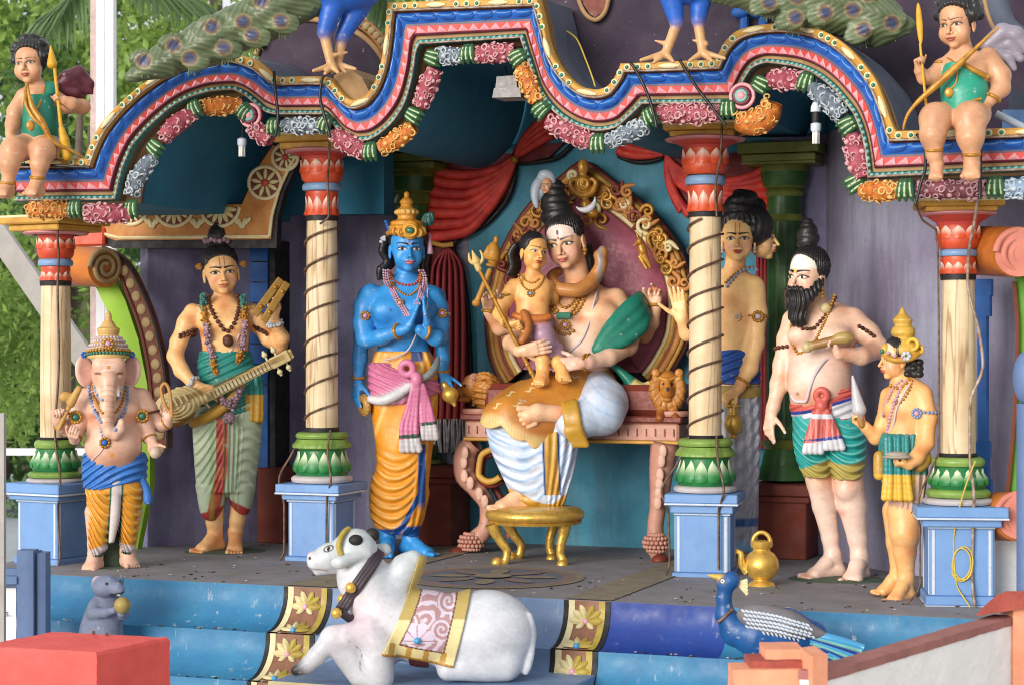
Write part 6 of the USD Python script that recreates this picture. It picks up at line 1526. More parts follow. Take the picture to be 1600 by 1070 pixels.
 CD.curve([(806,494,-66),(830,500,-72),(858,496,-68)],[5,6,5],12,2,S(206,120,50,.8));CD.curve([(820,490,-72),(826,510,-82),(818,532,-90)],[6,7,6],12,2,S(180,110,50,.8))
 put_part(fg,'dhoti',CD,1.3,MV,ct)
 put_beads(fg,ct,'necklace','gold_paint',[skin_beads(CB,[(812,432),(818,448),(830,456),(842,450),(850,434)],1.9),skin_beads(CB,[(816,430),(822,440),(832,444),(842,438)],1.7)])
 brooch(fg,ct,project_front(CB,[(830,460)],2)[0],6.5,'bead_blue','pendant')
 bangle(fg,ct,(790,466,-53),11.5,(-.3,.2,1),2.2);bangle(fg,ct,(794,505,-80),8,(.7,-.5,0),2)
 brooch(fg,ct,(784,464,-66),6,'bead_blue')
 p0,p1=L3((752,424,-92)),L3((838,592,-92))
 st=thing('trident_staff','thin golden trident staff slanting across the child statue','staff',fg.pt((800,510,-92)))
 obj('shaft',fg.mesh(tube(np.array([p0,p1]),3.0,8)),'gold_paint',st,smooth=True)
 f=Field(1);f.cap((752,424,-92),(748,414,-92),5,5,2);f.cap((748,412,-92),(742,396,-92),6.5,1.0,1);f.curve([(748,416,-92),(739,412,-92),(737,400,-92)],[2.5,2.5,1.2],8,1);f.curve([(750,418,-92),(758,408,-92),(754,396,-92)],[2.5,2.5,1.2],8,1)
 V,Fc=f.mesh(.8);obj('spear_head',(fg.w(V),Fc),MATC('spear_pale',S(226,190,120,.85)),st,smooth=True)
 obj('ferrules',[fg.mesh(ball(p0+(p1-p0)*k,4.2,1))for k in(.25,.86,.93,1.0)],'gold_paint',st,smooth=True)
 f=Field(2);f.cap((746,472,-20),(766,424,-24),4.5,4.5,2);f.ell((772,398,-24),(11,11,19),3);f.tor((771,406,-24),9.5,2.6,(.2,0,1),1);f.tor((769,416,-24),7,2.4,(.2,0,1),1);f.ell((776,376,-24),(4,4,6),2);f.ell((745,474,-20),(7,6,6),2);f.cap((758,402,-26),(764,388,-26),4,3,2)
 V,Fc=f.mesh(1.0);p=obj('hand_drum',(fg.w(V),Fc),MATC('drum_gold',S(196,138,50,.82)),None,smooth=True);tag(p,'ochre club-like ornament held up by the seated statue\'s rear hand','ornament')
 f=Field(2);f.ell((1004,392,0),(7,6,12),3,R=rot3(0,0,-20));f.ell((999,378,-2),(5,5,6),2);f.cap((1008,402,0),(1016,418,-2),5,2.5,3);f.cap((1000,402,0),(1010,420,-4),4,2.5,2);f.cap((998,374,0),(994,364,2),1.8,1,1);f.cap((1002,374,0),(1004,364,2),1.8,1,1);f.cap((996,380,-4),(991,384,-6),3,2,1.5)
 V,Fc=f.mesh(.9);p=obj('antelope_figure',(fg.w(V),Fc),'gold_paint',None,smooth=True);tag(p,'tiny leaping golden antelope above the seated statue\'s raised rear hand','figurine')
def throne_and_stool():
 TB,TP,TG=MATC('throne_brown',S(132,58,46,.82)),MATC('throne_pink',S(206,150,130,.82)),'ochre'
 YB=2.02
 th=thing('throne','ornate carved throne with round plum cushion back and brown cabriole legs','throne',at_y(900,690,1.8))
 path=spline(np.array([(792,600),(770,550),(765,500),(776,430),(800,372),(838,318),(876,286),(911,262),(952,288),(1000,325),(1036,362),(1064,410),(1074,460),(1070,520),(1046,575),(1024,606)],float),90)
 cen=np.array([916,486.0])
 def sc(k):return cen+(path-cen)*k
 def pw(P,y):return np.array([at_y(a,b,y)for a,b in P])
 obj('back_board',prism(pw(sc(1.05),YB+.06)[:,[0,2]],YB+.05,YB+.12),'black_line',th)
 obj('cushion',prism(pw(sc(.80),YB)[:,[0,2]],YB-.01,YB+.05),MATC('cushion_plum',S(160,84,104,.9)),th)
 cu=pw(sc(.80),YB)[:,[0,2]];c2=cu.mean(0);V=[]
 for k in range(9):
  q=k/8;ring=c2+(cu-c2)*(1-q);V.append(np.stack([ring[:,0],np.full(90,YB-.012-.07*math.sqrt(1-(1-q)**2)),ring[:,1]],1))
 obj('cushion_swell',(np.stack(V,1).reshape(-1,3),grid_faces(90,9)),'cushion_plum',th,smooth=True)
 for k,r,m,y in((1.02,.020,'throne_brown',YB+.03),(.985,.018,'ochre',YB),(.945,.020,'frieze_tan',YB-.015),(.905,.015,'throne_brown',YB-.01),(.87,.016,'ochre',YB-.02),(.835,.014,'cream',YB-.02),(.81,.010,'frieze_brown',YB-.01)):
  obj('back_moulding',tube(pw(sc(k),y),r,8),m,th,smooth=True)
 rr=np.random.default_rng(2);crest=[]
 spots=[(840,328,1,13),(822,348,-1,12),(808,372,1,11),(858,308,-1,12),(796,402,1,10),(934,300,1,13),(950,318,-1,13),(972,318,1,13),(990,340,-1,13),(1008,352,1,13),(1024,372,1,12),(1034,396,-1,12),(1040,420,1,12),(1052,440,1,11),(962,296,1,10),(926,326,-1,11),(940,344,1,12),(918,346,1,10),(1012,330,1,10),(980,300,-1,9),(888,300,-1,10)]
 pr_=np.random.default_rng(31)
 for i in pr_.permutation(np.arange(14,76))[:26]:q_=cen+(path[i]-cen)*pr_.uniform(.84,.99);spots.append((q_[0],q_[1],int(pr_.choice([-1,1])),pr_.uniform(7,10)))
 for i,(x,y,s,r)in enumerate(spots):
  a=np.linspace(0,1,26);ang=s*(a*8.2)+i*.9;rad=r*(1-.86*a)
  P=[at_y(x+R_*math.cos(t),y+R_*math.sin(t),YB-.05-.02*k)for R_,t,k in zip(rad,ang,a)]
  tail=[at_y(x+r*math.cos(i*.9)-s*k*5*math.sin(i*.9)*-1,y+r*math.sin(i*.9)-s*k*5*math.cos(i*.9),YB-.05)for k in(3,2,1)]
  obj('scroll',tube(np.array(tail+P),np.r_[[.004,.010,.013],.0135*(1-.5*a)],7),('gold_paint','frieze_tan','throne_brown','cream','gold_paint','frieze_tan')[i%6],th,smooth=True)
 f=Field(2);fg=Fig(10.62,911);f.ell((911,262,0),(9,6,13),3);f.ell((911,288,0),(13,8,16),3);f.tor((911,288,-6),8,2.6,(0,1,0),1);f.ell((911,286,-6),(4,4,4),1)
 for s in(-1,1):f.curve([(911,306,-2),(911+s*14,300,-2),(911+s*20,286,-2),(911+s*14,280,-2)],[5,5,4,3],12,2)
 f.ell((915,322,-2),(9,7,12),3);f.ell((926,334,-2),(9,7,8),3)
 V,Fc=f.mesh(1.1);obj('crest_finial',(fg.w(V),Fc),'gold_paint',th,smooth=True)
 a,b=at_y(728,660,1.62),at_y(1062,660,1.62);zt,zb=at_y(900,648,1.62)[2],at_y(900,688,1.62)[2]
 obj('seat_rail',rbox((a[0],1.60,zb),(b[0],2.1,zb+(zt-zb)*.75),.012),'throne_pink',th);obj('seat_moulding',rbox((a[0]-.02,1.58,zb+(zt-zb)*.75),(b[0]+.02,2.1,zt),.01),'throne_brown',th)
 obj('seat_bead',tube(np.array([[a[0],1.595,zb],[b[0],1.595,zb]]),.010,8),'ochre',th,smooth=True)
 obj('seat_cushion',rbox((a[0]+.1,1.61,zt),(b[0]-.02,2.02,zt+.16),.05),'throne_brown',th)
 for k in range(24):
  x=a[0]+(b[0]-a[0])*(k+.5)/24;obj('rail_notch',box((x-.003,1.594,zb+.03),(x+.003,1.601,zb+.07)),'throne_brown',th)
 obj('arm_roll',tube(np.array([at_y(800,618,1.72),at_y(764,620,1.66)]),.045,10),'throne_brown',th,smooth=True)
 for x in(b[0]-.05,a[0]+.05):obj('arm_block',lathe([(.085,zt-.001),(.09,zt+.012),(.085,zt+.026),(.0,zt+.027)],(x,1.68,0),20),'throne_pink',th,smooth=40)
 L1=spline(np.array([(742,690),(727,712),(726,738),(744,762),(762,792),(760,822),(738,846),(714,862)],float),30)
 obj('leg',tube(pw(L1,1.665),np.interp(np.linspace(0,1,30),[0,.15,.4,.65,.8,.95,1],[.055,.065,.05,.04,.05,.04,.015]),10),'throne_pink',th,smooth=True)
 L2=spline(np.array([(1040,690),(1034,730),(1030,780),(1024,826),(1024,850),(1030,872)],float),26)
 obj('leg',tube(pw(L2,1.64),np.interp(np.linspace(0,1,26),[0,.3,.6,.75,.9,1],[.075,.06,.042,.042,.05,.035]),10),'throne_pink',th,smooth=True)
 C3=spline(np.array([(778,700),(752,712),(748,740),(764,752),(782,744)],float),24)
 obj('leg_scroll',tube(pw(C3,1.62),.018,8),'ochre',th,smooth=True);obj('leg_scroll',tube(pw(C3*[1,1]+[2,3],1.66),.028,8),'throne_brown',th,smooth=True)
 obj('leg_brace',tube(pw(spline(np.array([(772,760),(790,800),(796,840)],float),10),1.75),.022,8),'throne_brown',th,smooth=True)
 for k in range(6):
  t=.10+k*.085
  for L_,y_,dx in((L1,1.60,-2),(L2,1.57,-2)):
   p=L_[int(t*len(L_))];e=Fig(10.4,p[0]);
   c=at_y(p[0]+dx,p[1],y_-.01);obj('leaf_scale',xf(ball((0,0,0),1,1),np.diag([.022,.008,.036]),c),MATC('leaf_shell',S(222,176,156)),th,smooth=True)
 for(cx,cy,y_)in((737,846,1.65),(1026,848,1.62)):
  c=at_y(cx,cy,y_);R_=np.array([.068,.062,.052]);ms=[]
  obj('foot',xf(ball((0,0,0),1,2),np.diag(R_),c),'throne_brown',th,smooth=True)
  for r in range(5):
   for k in range(9):
    az,el=-1.5+3.0*(k+.5*(r%2))/8.5,1.0-r*.45;d=np.array([math.sin(az)*math.cos(el),-math.cos(az)*math.cos(el),math.sin(el)]);ms.append(xf(ball((0,0,0),.0115,1),None,c+d*R_*.98))
  obj('foot_scales',ms,'throne_pink',th,smooth=True)
 obj('claw',xf(ball((0,0,0),1,2),np.diag([.05,.05,.028]),at_y(716,862,1.64)),'throne_brown',th,smooth=True);obj('claw',xf(ball((0,0,0),1,2),np.diag([.045,.06,.03]),at_y(1032,874,1.60)),'throne_brown',th,smooth=True)
 for D,x0,kind in((10.62,750,'side'),(10.22,1043,'front')):
  lf=Fig(D,x0);f=Field(4);GO=S(190,122,48,.82);MA=S(150,84,34,.82)
  HI=S(206,150,70,.85);rl=np.random.default_rng(5)
  if kind=='side':
   f.ell((738,604,0),(17,17,20),4,GO);f.cap((730,607,0),(720,612,0),10,7.5,4,GO);f.ell((714,608,0),(4.5,6,4),2,GO);f.cap((731,622,0),(720,624,0),6,4,2,GO);f.cap((734,596,-10),(724,599,-9),4,3,2,GO);f.ell((741,590,-12),(8,4,8),1,S(206,160,150));f.ell((741,590,-15),(4,3,4),1,S(150,90,90))
   f.ell((764,618,4),(24,22,30),5,MA)
   for k in range(30):
    t=k/29;x0_,y0_=744+5*math.sin(k*2.1),586+46*((k*7)%30)/29;dp=-22+14*abs(y0_-608)/24
    f.curve([(x0_,y0_,dp+4),(x0_+16,y0_-3+5*math.sin(k),dp-3),(x0_+32,y0_+8+4*math.sin(k*1.7),dp+4),(x0_+42,y0_+20,dp+12)],[2.5,3.6,3.2,1.5],9,.8,HI if k%3==0 else MA if k%3==1 else GO)
   eye,nose_=(726,602),(711,607)
  else:
   f.ell((1043,600,0),(18,18,21),5,GO);f.ell((1043,612,-16),(11,12,10),4,GO);f.cap((1043,594,-18),(1043,608,-25),5,6,3,GO);f.ell((1043,623,-14),(8,8,5),2,GO);f.ell((1043,612,8),(26,18,33),5,MA)
   for s in(-1,1):f.ell((1043+s*18,582,-8),(7,4,7),1,GO);f.cap((1043+s*10,640,-10),(1043+s*12,652,-20),7,7,3,MA);f.cap((1043+s*5,592,-18),(1043+s*13,589,-14),2.8,2,2,HI)
   for k in range(34):
    an=-2.2+4.4*k/33;u,v=math.sin(an),math.cos(an);j=2*math.sin(k*2.3)
    f.curve([(1043+15*u,604+18*v,-14),(1043+22*u+j,606+27*v,-14),(1043+28*u,610+36*v+j,-4)],[2.4,3.6,1.6],8,.8,HI if k%3==0 else MA if k%3==1 else GO)
   eye,nose_=(1036,599),(1043,607)
  def lp(V,c):
   for(x,y),r in((eye,2.8),(nose_,4.0))+((((1050,599),2.8),)if kind=='front' else()):
    m=smooth01((r-np.hypot(V[:,0]-x,V[:,2]+y))/1.2)*(V[:,1]<0);c=c*(1-m[:,None])+np.array((.03,.015,.01))*m[:,None]
   return c
  V,Fc=f.mesh(1.1);obj('armrest_lion',(lf.w(V),Fc),'paint',th,smooth=True,col=lp(V,f.colours(V,GO)))
 sf=Fig(10.14,836)
 st=thing('footstool','round gilded footstool with curved legs under the seated statue\'s foot','footstool',sf.pt((836,880)))
 obj('cushion',sf.mesh(lathe([(0,-1),(66,-1),(74,1),(77,5),(77.5,9),(76,13),(72,17),(60,20.5),(40,22),(0,22.5)],(836,0,-811),48)),'gold',st,smooth=50)
 obj('rim',sf.mesh(lathe([(60,-6),(72,-5),(74,-1),(70,1)],(836,0,-811),48)),'gold',st,smooth=40)
 for x,d,s in((779,-30,-1),(874,-38,1),(858,48,1),(800,52,-1)):
  q=spline(np.array([L3(p)for p in[(x-s*8,814,d),(x+s*4,822,d-2),(x+s*2,840,d-2),(x-s*6*-1*.2,856,d-4),(x+s*8*(-1 if s>0 else-1)*-.2,868,d-8)]]),24)
  q=spline(np.array([L3(p)for p in([(x-10,814,d),(x-4,828,d),(x+4,842,d),(x+14,858,d),(x+10,874,d),(x-2,876,d-4)]if s<0 else[(x+8,814,d),(x+6,830,d),(x+2,846,d),(x+1,860,d),(x+6,874,d-2),(x+4,878,d-6)])]),26)
  obj('leg',[sf.mesh(tube(q,np.interp(np.linspace(0,1,26),[0,.3,.7,1],[11,8,6.5,8]),10)),sf.mesh(ball(q[-1]+[0,-1,1],9,2))],'gold',st,smooth=True)
seated_statue();throne_and_stool()
# ---------------------------------------------------------------- bearded sage
def cap_hair(hd,fine=13,face=0.19,side=0.6,top=0.67,r=(.368,.41,.385),amp=.9):
 H=Field(4);c=L3(hd.pp((0,.1,.6)));m=hd.H
 H.ell(hd.pp((0,0.09,top)),(m*r[0],m*r[1],m*r[2]),5)
 H.shape(lambda P:(-(hd.to(P)[:,1])-face-0.8*np.maximum(0,hd.to(P)[:,2]-0.74)+side*np.maximum(0,0.62-hd.to(P)[:,2]))*m,c-m,c+m,3.0,op='i')
 H.shape(lambda P:amp*np.sin(2*np.pi*np.arctan2(hd.to(P)[:,0],0.3-hd.to(P)[:,1])*fine),c-m,c+m,0,op='d')
 return H
def sage_statue():
 fg=Fig(9.42,1300)
 rt=fg.root('sage_statue','stout bearded sage statue with topknot, white forehead and short turquoise dhoti','statue',905)
 SK=S(238,196,170,.82);OR=S(216,124,72,.8);PL=S(240,216,206,.82)
 B=Field(7)
 B.slab([(470,1252,1306,18,16),(482,1236,1330,24,12),(500,1228,1344,31,8),(530,1229,1338,36,3),(560,1230,1332,40,-2),(595,1231,1330,43,-6),(625,1234,1330,40,-4),(650,1238,1332,36,0),(690,1240,1340,36,4)],5,e=2.2)
 B.ell((1272,596,-28),(40,26,42),12);B.ell((1250,524,-28),(20,14,16),10);B.ell((1304,526,-24),(24,15,17),10)
 B.cap((1268,450,2),(1276,486,12),19,23,8)
 B.limb([(1237,500,8,15),(1230,530,4,16),(1222,570,0,14),(1217,600,-6,13.5),(1208,636,-14,9.5),(1206,642,-16,9)],7)
 B.limb([(1334,500,8,19),(1356,522,4,18),(1374,545,-4,15.5)],8);B.limb([(1374,545,-4,15),(1345,556,-40,13.5),(1313,552,-62,9.5)],6)
 t=add_hand(B,(1204,644,-16),(-0.1,-0.25,-1),(0.6,0.6,0),54,(0.3,0.12,0.2,0.3,0.4),side=1,k=2.2)
 t+=add_hand(B,(1310,553,-64),(-0.35,-0.2,0.9),(-0.9,-0.1,-0.3),46,(0.5,0.75,0.8,0.8,0.8),side=-1,k=2.2)
 B.limb([(1268,690,0,29),(1280,752,-4,20),(1288,790,4,19),(1297,840,8,13.5),(1301,872,10,12)],4);B.limb([(1320,690,0,31),(1326,755,-6,23.5),(1332,790,0,23),(1340,840,4,16),(1344,874,6,13)],4)
 B.ell((1321,764,-22),(14,10,14),8)
 add_foot(B,(1302,866,8),(1256,896,-20),29,903,big=-1);add_foot(B,(1343,868,4),(1326,902,-44),34,908,big=-1)
 hd=Head((1250,474),86,yaw=-36,pitch=4,roll=3,depth=-26,wide=0.98,earlen=1.1)
 B.head(hd,5)
 fine=[head_box(hd,.8),hand_box((1204,668,-22),38,.95),hand_box((1302,532,-70),34,.95),((1245,-95,-912),(1366,30,-862),1.1)]
 def paint(V,c):
  m=.7*np.exp(-(((V[:,0]-1272)/42)**2+((V[:,2]+570)/46)**2))*(V[:,1]<0)+.6*smooth01((-V[:,2]-735)/60);m=np.clip(m,0,.7);c=c*(1-m[:,None])+np.array(PL)*m[:,None]
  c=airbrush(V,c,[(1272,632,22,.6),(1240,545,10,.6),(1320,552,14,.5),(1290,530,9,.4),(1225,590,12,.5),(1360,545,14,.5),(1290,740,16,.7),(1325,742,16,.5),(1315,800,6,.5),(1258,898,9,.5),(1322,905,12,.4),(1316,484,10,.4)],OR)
  for x,y in((1247,614),):
   m=np.exp(-((V[:,0]-x)**2+(V[:,2]+y)**2)/6.0)*(V[:,1]<-10);c=c*(1-m[:,None])+np.array(S(120,80,30))*m[:,None]
  c=hd.paint(V,c,lips=S(214,110,70,.8),blush=S(236,150,130,.8),marks=((lambda x,z,s:.9*s(.62-z,.03),S(240,240,232,.88)),(lambda x,z,s:s(np.hypot(x/.8,z-.585)-.035,.015),S(240,190,60,.85))),look=-.2,brow_w=1.2)
  for q in t:
   mm=.7*np.exp(-((V-q-[0,-1.5,0])**2).sum(1)/7.0);c=c*(1-mm[:,None])+np.array(S(246,226,220))*mm[:,None]
  return c
 put_part(fg,'body',B,2.2,SK,rt,fine=fine,paint=paint)
 H=cap_hair(hd,12,face=.12,side=.45)
 for k,(y,r)in enumerate(((378,17),(370,18),(362,16),(354,12),(347,8))):H.tor((1262+(k%2),y,4),r*.55,r*.48,(.2 if k%2 else-.2,.15,1),2)
 H.cap((1263,384,4),(1262,348,4),13,8,3)
 put_part(fg,'hair',H,1.2,(.02,.02,.022),rt,'hair_black')
 Bd=Field(4);m=hd.H
 for s in(-1,1):Bd.curve([hd.pp((s*.29,.02,.42)),hd.pp((s*.26,-.12,.26)),hd.pp((s*.17,-.26,.10)),hd.pp((s*.06,-.33,-.04))],[5,8,11,11],14,4)
 Bd.cap(hd.pp((0,-.29,.06)),hd.pp((.02,-.30,-.28)),18,13,6);Bd.cap(hd.pp((.02,-.30,-.26)),hd.pp((.05,-.20,-.50)),13,4,6)
 for s in(-1,1):Bd.curve([hd.pp((0,-.425,.262)),hd.pp((s*.09,-.40,.255)),hd.pp((s*.17,-.33,.19)),hd.pp((s*.20,-.27,.08))],[4,5,5.5,5],14,2)
 Bd.shape(lambda P:1.1*np.sin(P[:,0]*.9+2.5*np.sin(P[:,2]*.11)),(1210,-110,-530),(1310,20,-435),0,op='d')
 put_part(fg,'beard',Bd,1.0,(.02,.02,.022),rt,'hair_black')
 TQ=S(40,160,156,.85);OL=S(180,166,90,.85);RD=S(200,92,84,.85);WH=S(206,208,216,.85);NV=S(44,66,150,.8)
 fo=lambda P,X,Y:2.0*np.sin(2*np.pi*(-P[:,2]+16*X*X-10*X)/13)*smooth01((-.02-Y)*2.2)
 D_=Field(4)
 D_.slab([(640,1237,1348,44,0),(665,1238,1352,46,0),(690,1242,1352,44,0)],4,e=2.2)
 D_.slab([(675,1238,1298,44,0),(705,1241,1299,41,-2),(728,1248,1298,37,-3),(745,1256,1296,32,-3)],5,e=2.2,folds=fo);D_.slab([(670,1284,1354,46,0),(705,1288,1354,43,-2),(728,1294,1351,39,-3),(748,1302,1346,33,-3)],5,e=2.2,folds=fo)
 def dp(V,c):
  x,py=V[:,0],-V[:,2];L_=x<1292
  b=np.where(L_,716+.35*(1292-x),722-8*np.abs((x-1322)/30)**2);m=smooth01((py-b)/1.5);c=c*(1-m[:,None])+np.array(OL)*m[:,None]
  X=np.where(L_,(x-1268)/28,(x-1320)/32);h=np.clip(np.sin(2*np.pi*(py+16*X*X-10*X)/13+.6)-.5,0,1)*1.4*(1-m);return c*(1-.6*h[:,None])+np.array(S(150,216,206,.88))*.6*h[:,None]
 put_part(fg,'dhoti',D_,1.4,TQ,rt,paint=dp)
 Sa=Field(2);Sa.slab([(606,1300,1345,40,0),(622,1236,1347,45,0),(634,1233,1348,48,-1),(648,1236,1350,47,0),(654,1240,1350,46,0)],2,e=2.2,folds=lambda P,X,Y:1.4*np.sin(2*np.pi*(-P[:,2]+22*X)/12)*smooth01((.1-Y)*2))
 Sa.tor((1284,616,-52),8,6,(0.2,1,0.1),1);Sa.ell((1284,632,-52),(10,9,11),3)
 for a,xs in((0,(1280,1274,1271)),(1,(1290,1298,1304))):
  for q in(-1,-.33,.33,1):Sa.curve([(xs[0]+q*3,640,-54),(xs[1]+q*7,668,-54+q*q*3),(xs[2]+q*12,702-a*6,-52)],[4,5,5.5],14,1.2)
 def sp(V,c):
  x,py=V[:,0],-V[:,2];tail=(py>652)&(np.abs(x-1288)<36)&(V[:,1]<-40);wrap=~tail&~((py<645)&(np.abs(x-1284)<15)&(V[:,1]<-42))
  e=636-.14*(x-1284);e=np.where(x>1300,628-.3*(x-1300),e)
  for lo,hi,cc in((0,5,NV),(5,40,WH)):
   m=wrap&(py>e+lo)&(py<=e+hi);c=np.where(m[:,None],np.array(cc),c)
  for lo,hi,cc in((681,686,NV),(686,730,WH)):
   m=tail&(py>lo-(x-1284)*.14)&(py<=hi);c=np.where(m[:,None],np.array(cc),c)
  s=np.clip(np.sin(x*.75)-.3,0,1)*tail*(py<682)*.6;return c*(1-s[:,None])+np.array(S(236,200,196,.85))*s[:,None]
 put_part(fg,'sash',Sa,1.2,RD,rt,paint=sp)
 sk=lambda pts,r:skin_beads(B,pts,r)
 put_beads(fg,rt,'seed_necklace','bead_brown',[sk([(1305,466),(1296,484),(1282,502),(1268,514),(1256,514),(1244,502)],3.2)])
 put_beads(fg,rt,'gold_necklace','gold_paint',[sk([(1304,462),(1294,490),(1284,512),(1272,534),(1262,546),(1248,552),(1240,540),(1236,512),(1238,492)],2.7)])
 for p in((1290,482),):obj('bead_ornament',fg.mesh(ball(L3(project_front(B,[p],3)[0]),9,2)),MATC('bead_cream',S(216,200,150,.85)),rt,smooth=True)
 put_beads(fg,rt,'bead_armlet','bead_brown',[(ring_line((1354,520,2),22,(.55,.1,.8)),3.4),(ring_line((1229,543,2),18.5,(-.1,.1,1)),3.4)])
 obj('sacred_thread',ribbon(fg,project_front(B,[(1292,560),(1276,580),(1266,604),(1258,626),(1246,626),(1236,616)],.8),2.4,50),'thread_white',rt,smooth=True)
 q=hd.pp((.34,0,.26));obj('ear_ring',[fg.mesh(ball(L3((q[0],q[1]+k*6,q[2])),3.4,1))for k in(0,1,2)],'gold_paint',rt,smooth=True)
 f=Field(1);f.cap((1262,542,-66),(1322,528,-74),7,8,2,S(150,110,60));f.ell((1262,542,-66),(9,9,9),1,S(216,200,150));f.ell((1318,528,-74),(16,8,9),3,S(190,170,100))
 V,Fc=f.mesh(1.0);tag(obj('scroll_baton',(fg.w(V),Fc),'paint',None,smooth=True,col=f.colours(V,GOLDY)),'short brown baton with a cream knob held to the sage statue\'s chest','baton')
 obj('mound',fg.mesh(xf(ball((0,0,0),1,3),np.diag([92,66,9]),L3((1310,908,-4)))),'mound_green',rt,smooth=True)
# ---------------------------------------------------------------- many-faced statue behind the column
def many_faced_statue():
 fg=Fig(9.98,1160)
 rt=fg.root('many_faced_statue','golden skinned statue with several faces standing half hidden behind the column','statue',880)
 SK=S(252,202,138,.9);OR=S(220,124,60,.82)
 B=Field(7)
 B.slab([(420,1118,1160,16,10),(436,1096,1182,22,8),(455,1086,1192,28,6),(490,1090,1186,30,4),(530,1094,1182,28,4),(560,1094,1184,28,4),(620,1092,1186,28,4)],4,e=2.3)
 B.cap((1150,395,6),(1148,430,8),15,18,6)
 B.limb([(1178,448,2,17),(1182,490,-4,16.5),(1180,535,-12,14),(1172,575,-24,12),(1154,606,-36,9)],7)
 B.limb([(1096,450,4,16),(1080,500,0,14),(1074,520,-16,12),(1066,500,-30,9)],7)
 t=add_hand(B,(1066,500,-30),(-.18,-.05,1),(-.2,-1,0),56,(.15,.05,.03,.03,.05),side=-1,k=2.2)
 t+=add_hand(B,(1152,608,-38),(-.75,-.35,-.5),(-.2,.4,-.9),44,(.3,.45,.5,.5,.55),side=1,k=2.2)
 hd=Head((1153,409),74,yaw=-3,pitch=2,roll=0,depth=-16,earlen=1.1,wide=1.06);B.head(hd,5)
 h2=Head((1200,405),70,yaw=80,pitch=0,roll=0,depth=26,ears=False);B.head(h2,5)
 h3=Head((1106,405),70,yaw=-80,depth=26,ears=False);B.head(h3,5)
 def paint(V,c):
  c=airbrush(V,c,[(1172,500,12,.4),(1142,470,14,.5),(1150,424,12,.5),(1160,600,12,.4),(1178,420,10,.4),(1130,396,6,.7)],OR)
  for h in(hd,h2,h3):c=h.paint(V,c,lips=S(190,70,70,.8),blush=S(226,140,150,.8),marks=((mark_u,S(190,110,50,.8)),))
  for q in t:
   mm=.7*np.exp(-((V-q-[0,-1.5,0])**2).sum(1)/7.0);c=c*(1-mm[:,None])+np.array(S(244,220,200))*mm[:,None]
  return c
 put_part(fg,'body',B,2.2,SK,rt,fine=[head_box(hd,.8),head_box(h2,.9),hand_box((1060,472,-32),36,.95),hand_box((1142,620,-40),30,.95)],paint=paint)
 H=Field(4);H.ell((1166,352,12),(42,34,36),4)
 H.shape(lambda P:(hd.to(P)[:,1]+.20+.8*np.maximum(0,hd.to(P)[:,2]-.74)-.6*np.maximum(0,.62-hd.to(P)[:,2]))*-hd.H,(1100,-90,-440),(1182,90,-300),3,op='i')
 H.cap((1190,345,20),(1196,372,22),14,10,5)
 for k,(x,y,r)in enumerate(((1156,338,27),(1155,326,26),(1158,314,25),(1164,306,20))):H.tor((x,y,8),r*.6,r*.42,(.15 if k%2 else-.2,.1,1),2)
 H.cap((1156,340,8),(1158,314,8),20,16,3);H.ell((1182,324,18),(16,16,16),3)
 H.shape(lambda P:.8*np.sin(np.arctan2(P[:,0]-1156,10-P[:,1])*26),(1100,-60,-368),(1215,60,-342),0,op='d')
 put_part(fg,'hair',H,1.3,(.02,.02,.022),rt,'hair_black')
 sk=lambda pts,r:skin_beads(B,pts,r)
 put_beads(fg,rt,'pearl_necklace','bead_blue',[sk([(1182,422),(1172,420),(1158,424),(1146,436),(1136,448)],2.8)]);put_beads(fg,rt,'gold_necklace','gold_paint',[sk([(1176,418),(1160,420),(1146,430),(1134,442)],2.4)])
 put_beads(fg,rt,'armlet','gold_paint',[(ring_line((1181,495,-5),18.5,(0,.1,1)),2.5)])
 for x in(1151,1184):brooch(fg,rt,(x,495,-22),10.5,'bead_pearl',n=11)
 bangle(fg,rt,(1160,596,-32),11.5,(-.5,-.3,-.8),2.2)
 for s in(-1,1):q=hd.pp((s*.34,-.02,.27));obj('ear_ring',[fg.mesh(ball(L3((q[0],q[1]+k*5,q[2])),2.8,1))for k in(0,1)],'bead_pearl',rt,smooth=True)
 W=Field(3);BL=S(38,84,170,.82);GD=S(176,150,80,.82)
 W.slab([(546,1094,1186,30,4),(570,1093,1188,32,4),(600,1092,1188,32,4)],3,BL,e=2.2,folds=lambda P,X,Y:1.6*np.sin(2*np.pi*(-P[:,2]+18*X)/13)*smooth01((.1-Y)*2));W.slab([(602,1091,1189,33,4),(622,1091,1190,34,4)],1,GD,e=2.2)
 put_part(fg,'waistcloth',W,1.5,BL,rt)
 G=S(178,180,192,.85);D_=Field(3)
 D_.slab([(618,1092,1189,32,4),(680,1092,1188,32,4),(760,1092,1186,32,4),(840,1093,1184,30,4),(862,1094,1182,28,4)],3,e=2.3,folds=lambda P,X,Y:(1.5*np.sin(2*np.pi*X*48/13+np.sin(P[:,2]*.02)*2)+1.2*np.sin(2*np.pi*(-P[:,2]+50*X*X)/26))*smooth01((-.02-Y)*2.2))
 def dp(V,c):
  py=-V[:,2];m=smooth01((py-806)/3)*smooth01((822-py)/3);c=c*(1-m[:,None])+np.array(S(70,110,170,.82))*m[:,None];m=smooth01((py-836)/14);return c*(1-m[:,None])+np.array(S(150,196,226,.85))*m[:,None]
 put_part(fg,'dhoti',D_,1.6,G,rt,paint=dp)
 FB=Field(4);FB.limb([(1120,850,4,13),(1120,876,4,11)],4);FB.limb([(1162,850,4,13),(1162,876,4,11)],4);add_foot(FB,(1120,874,4),(1116,886,-40),26,890);add_foot(FB,(1162,874,4),(1164,886,-40),26,890)
 put_part(fg,'feet',FB,1.5,SK,rt)
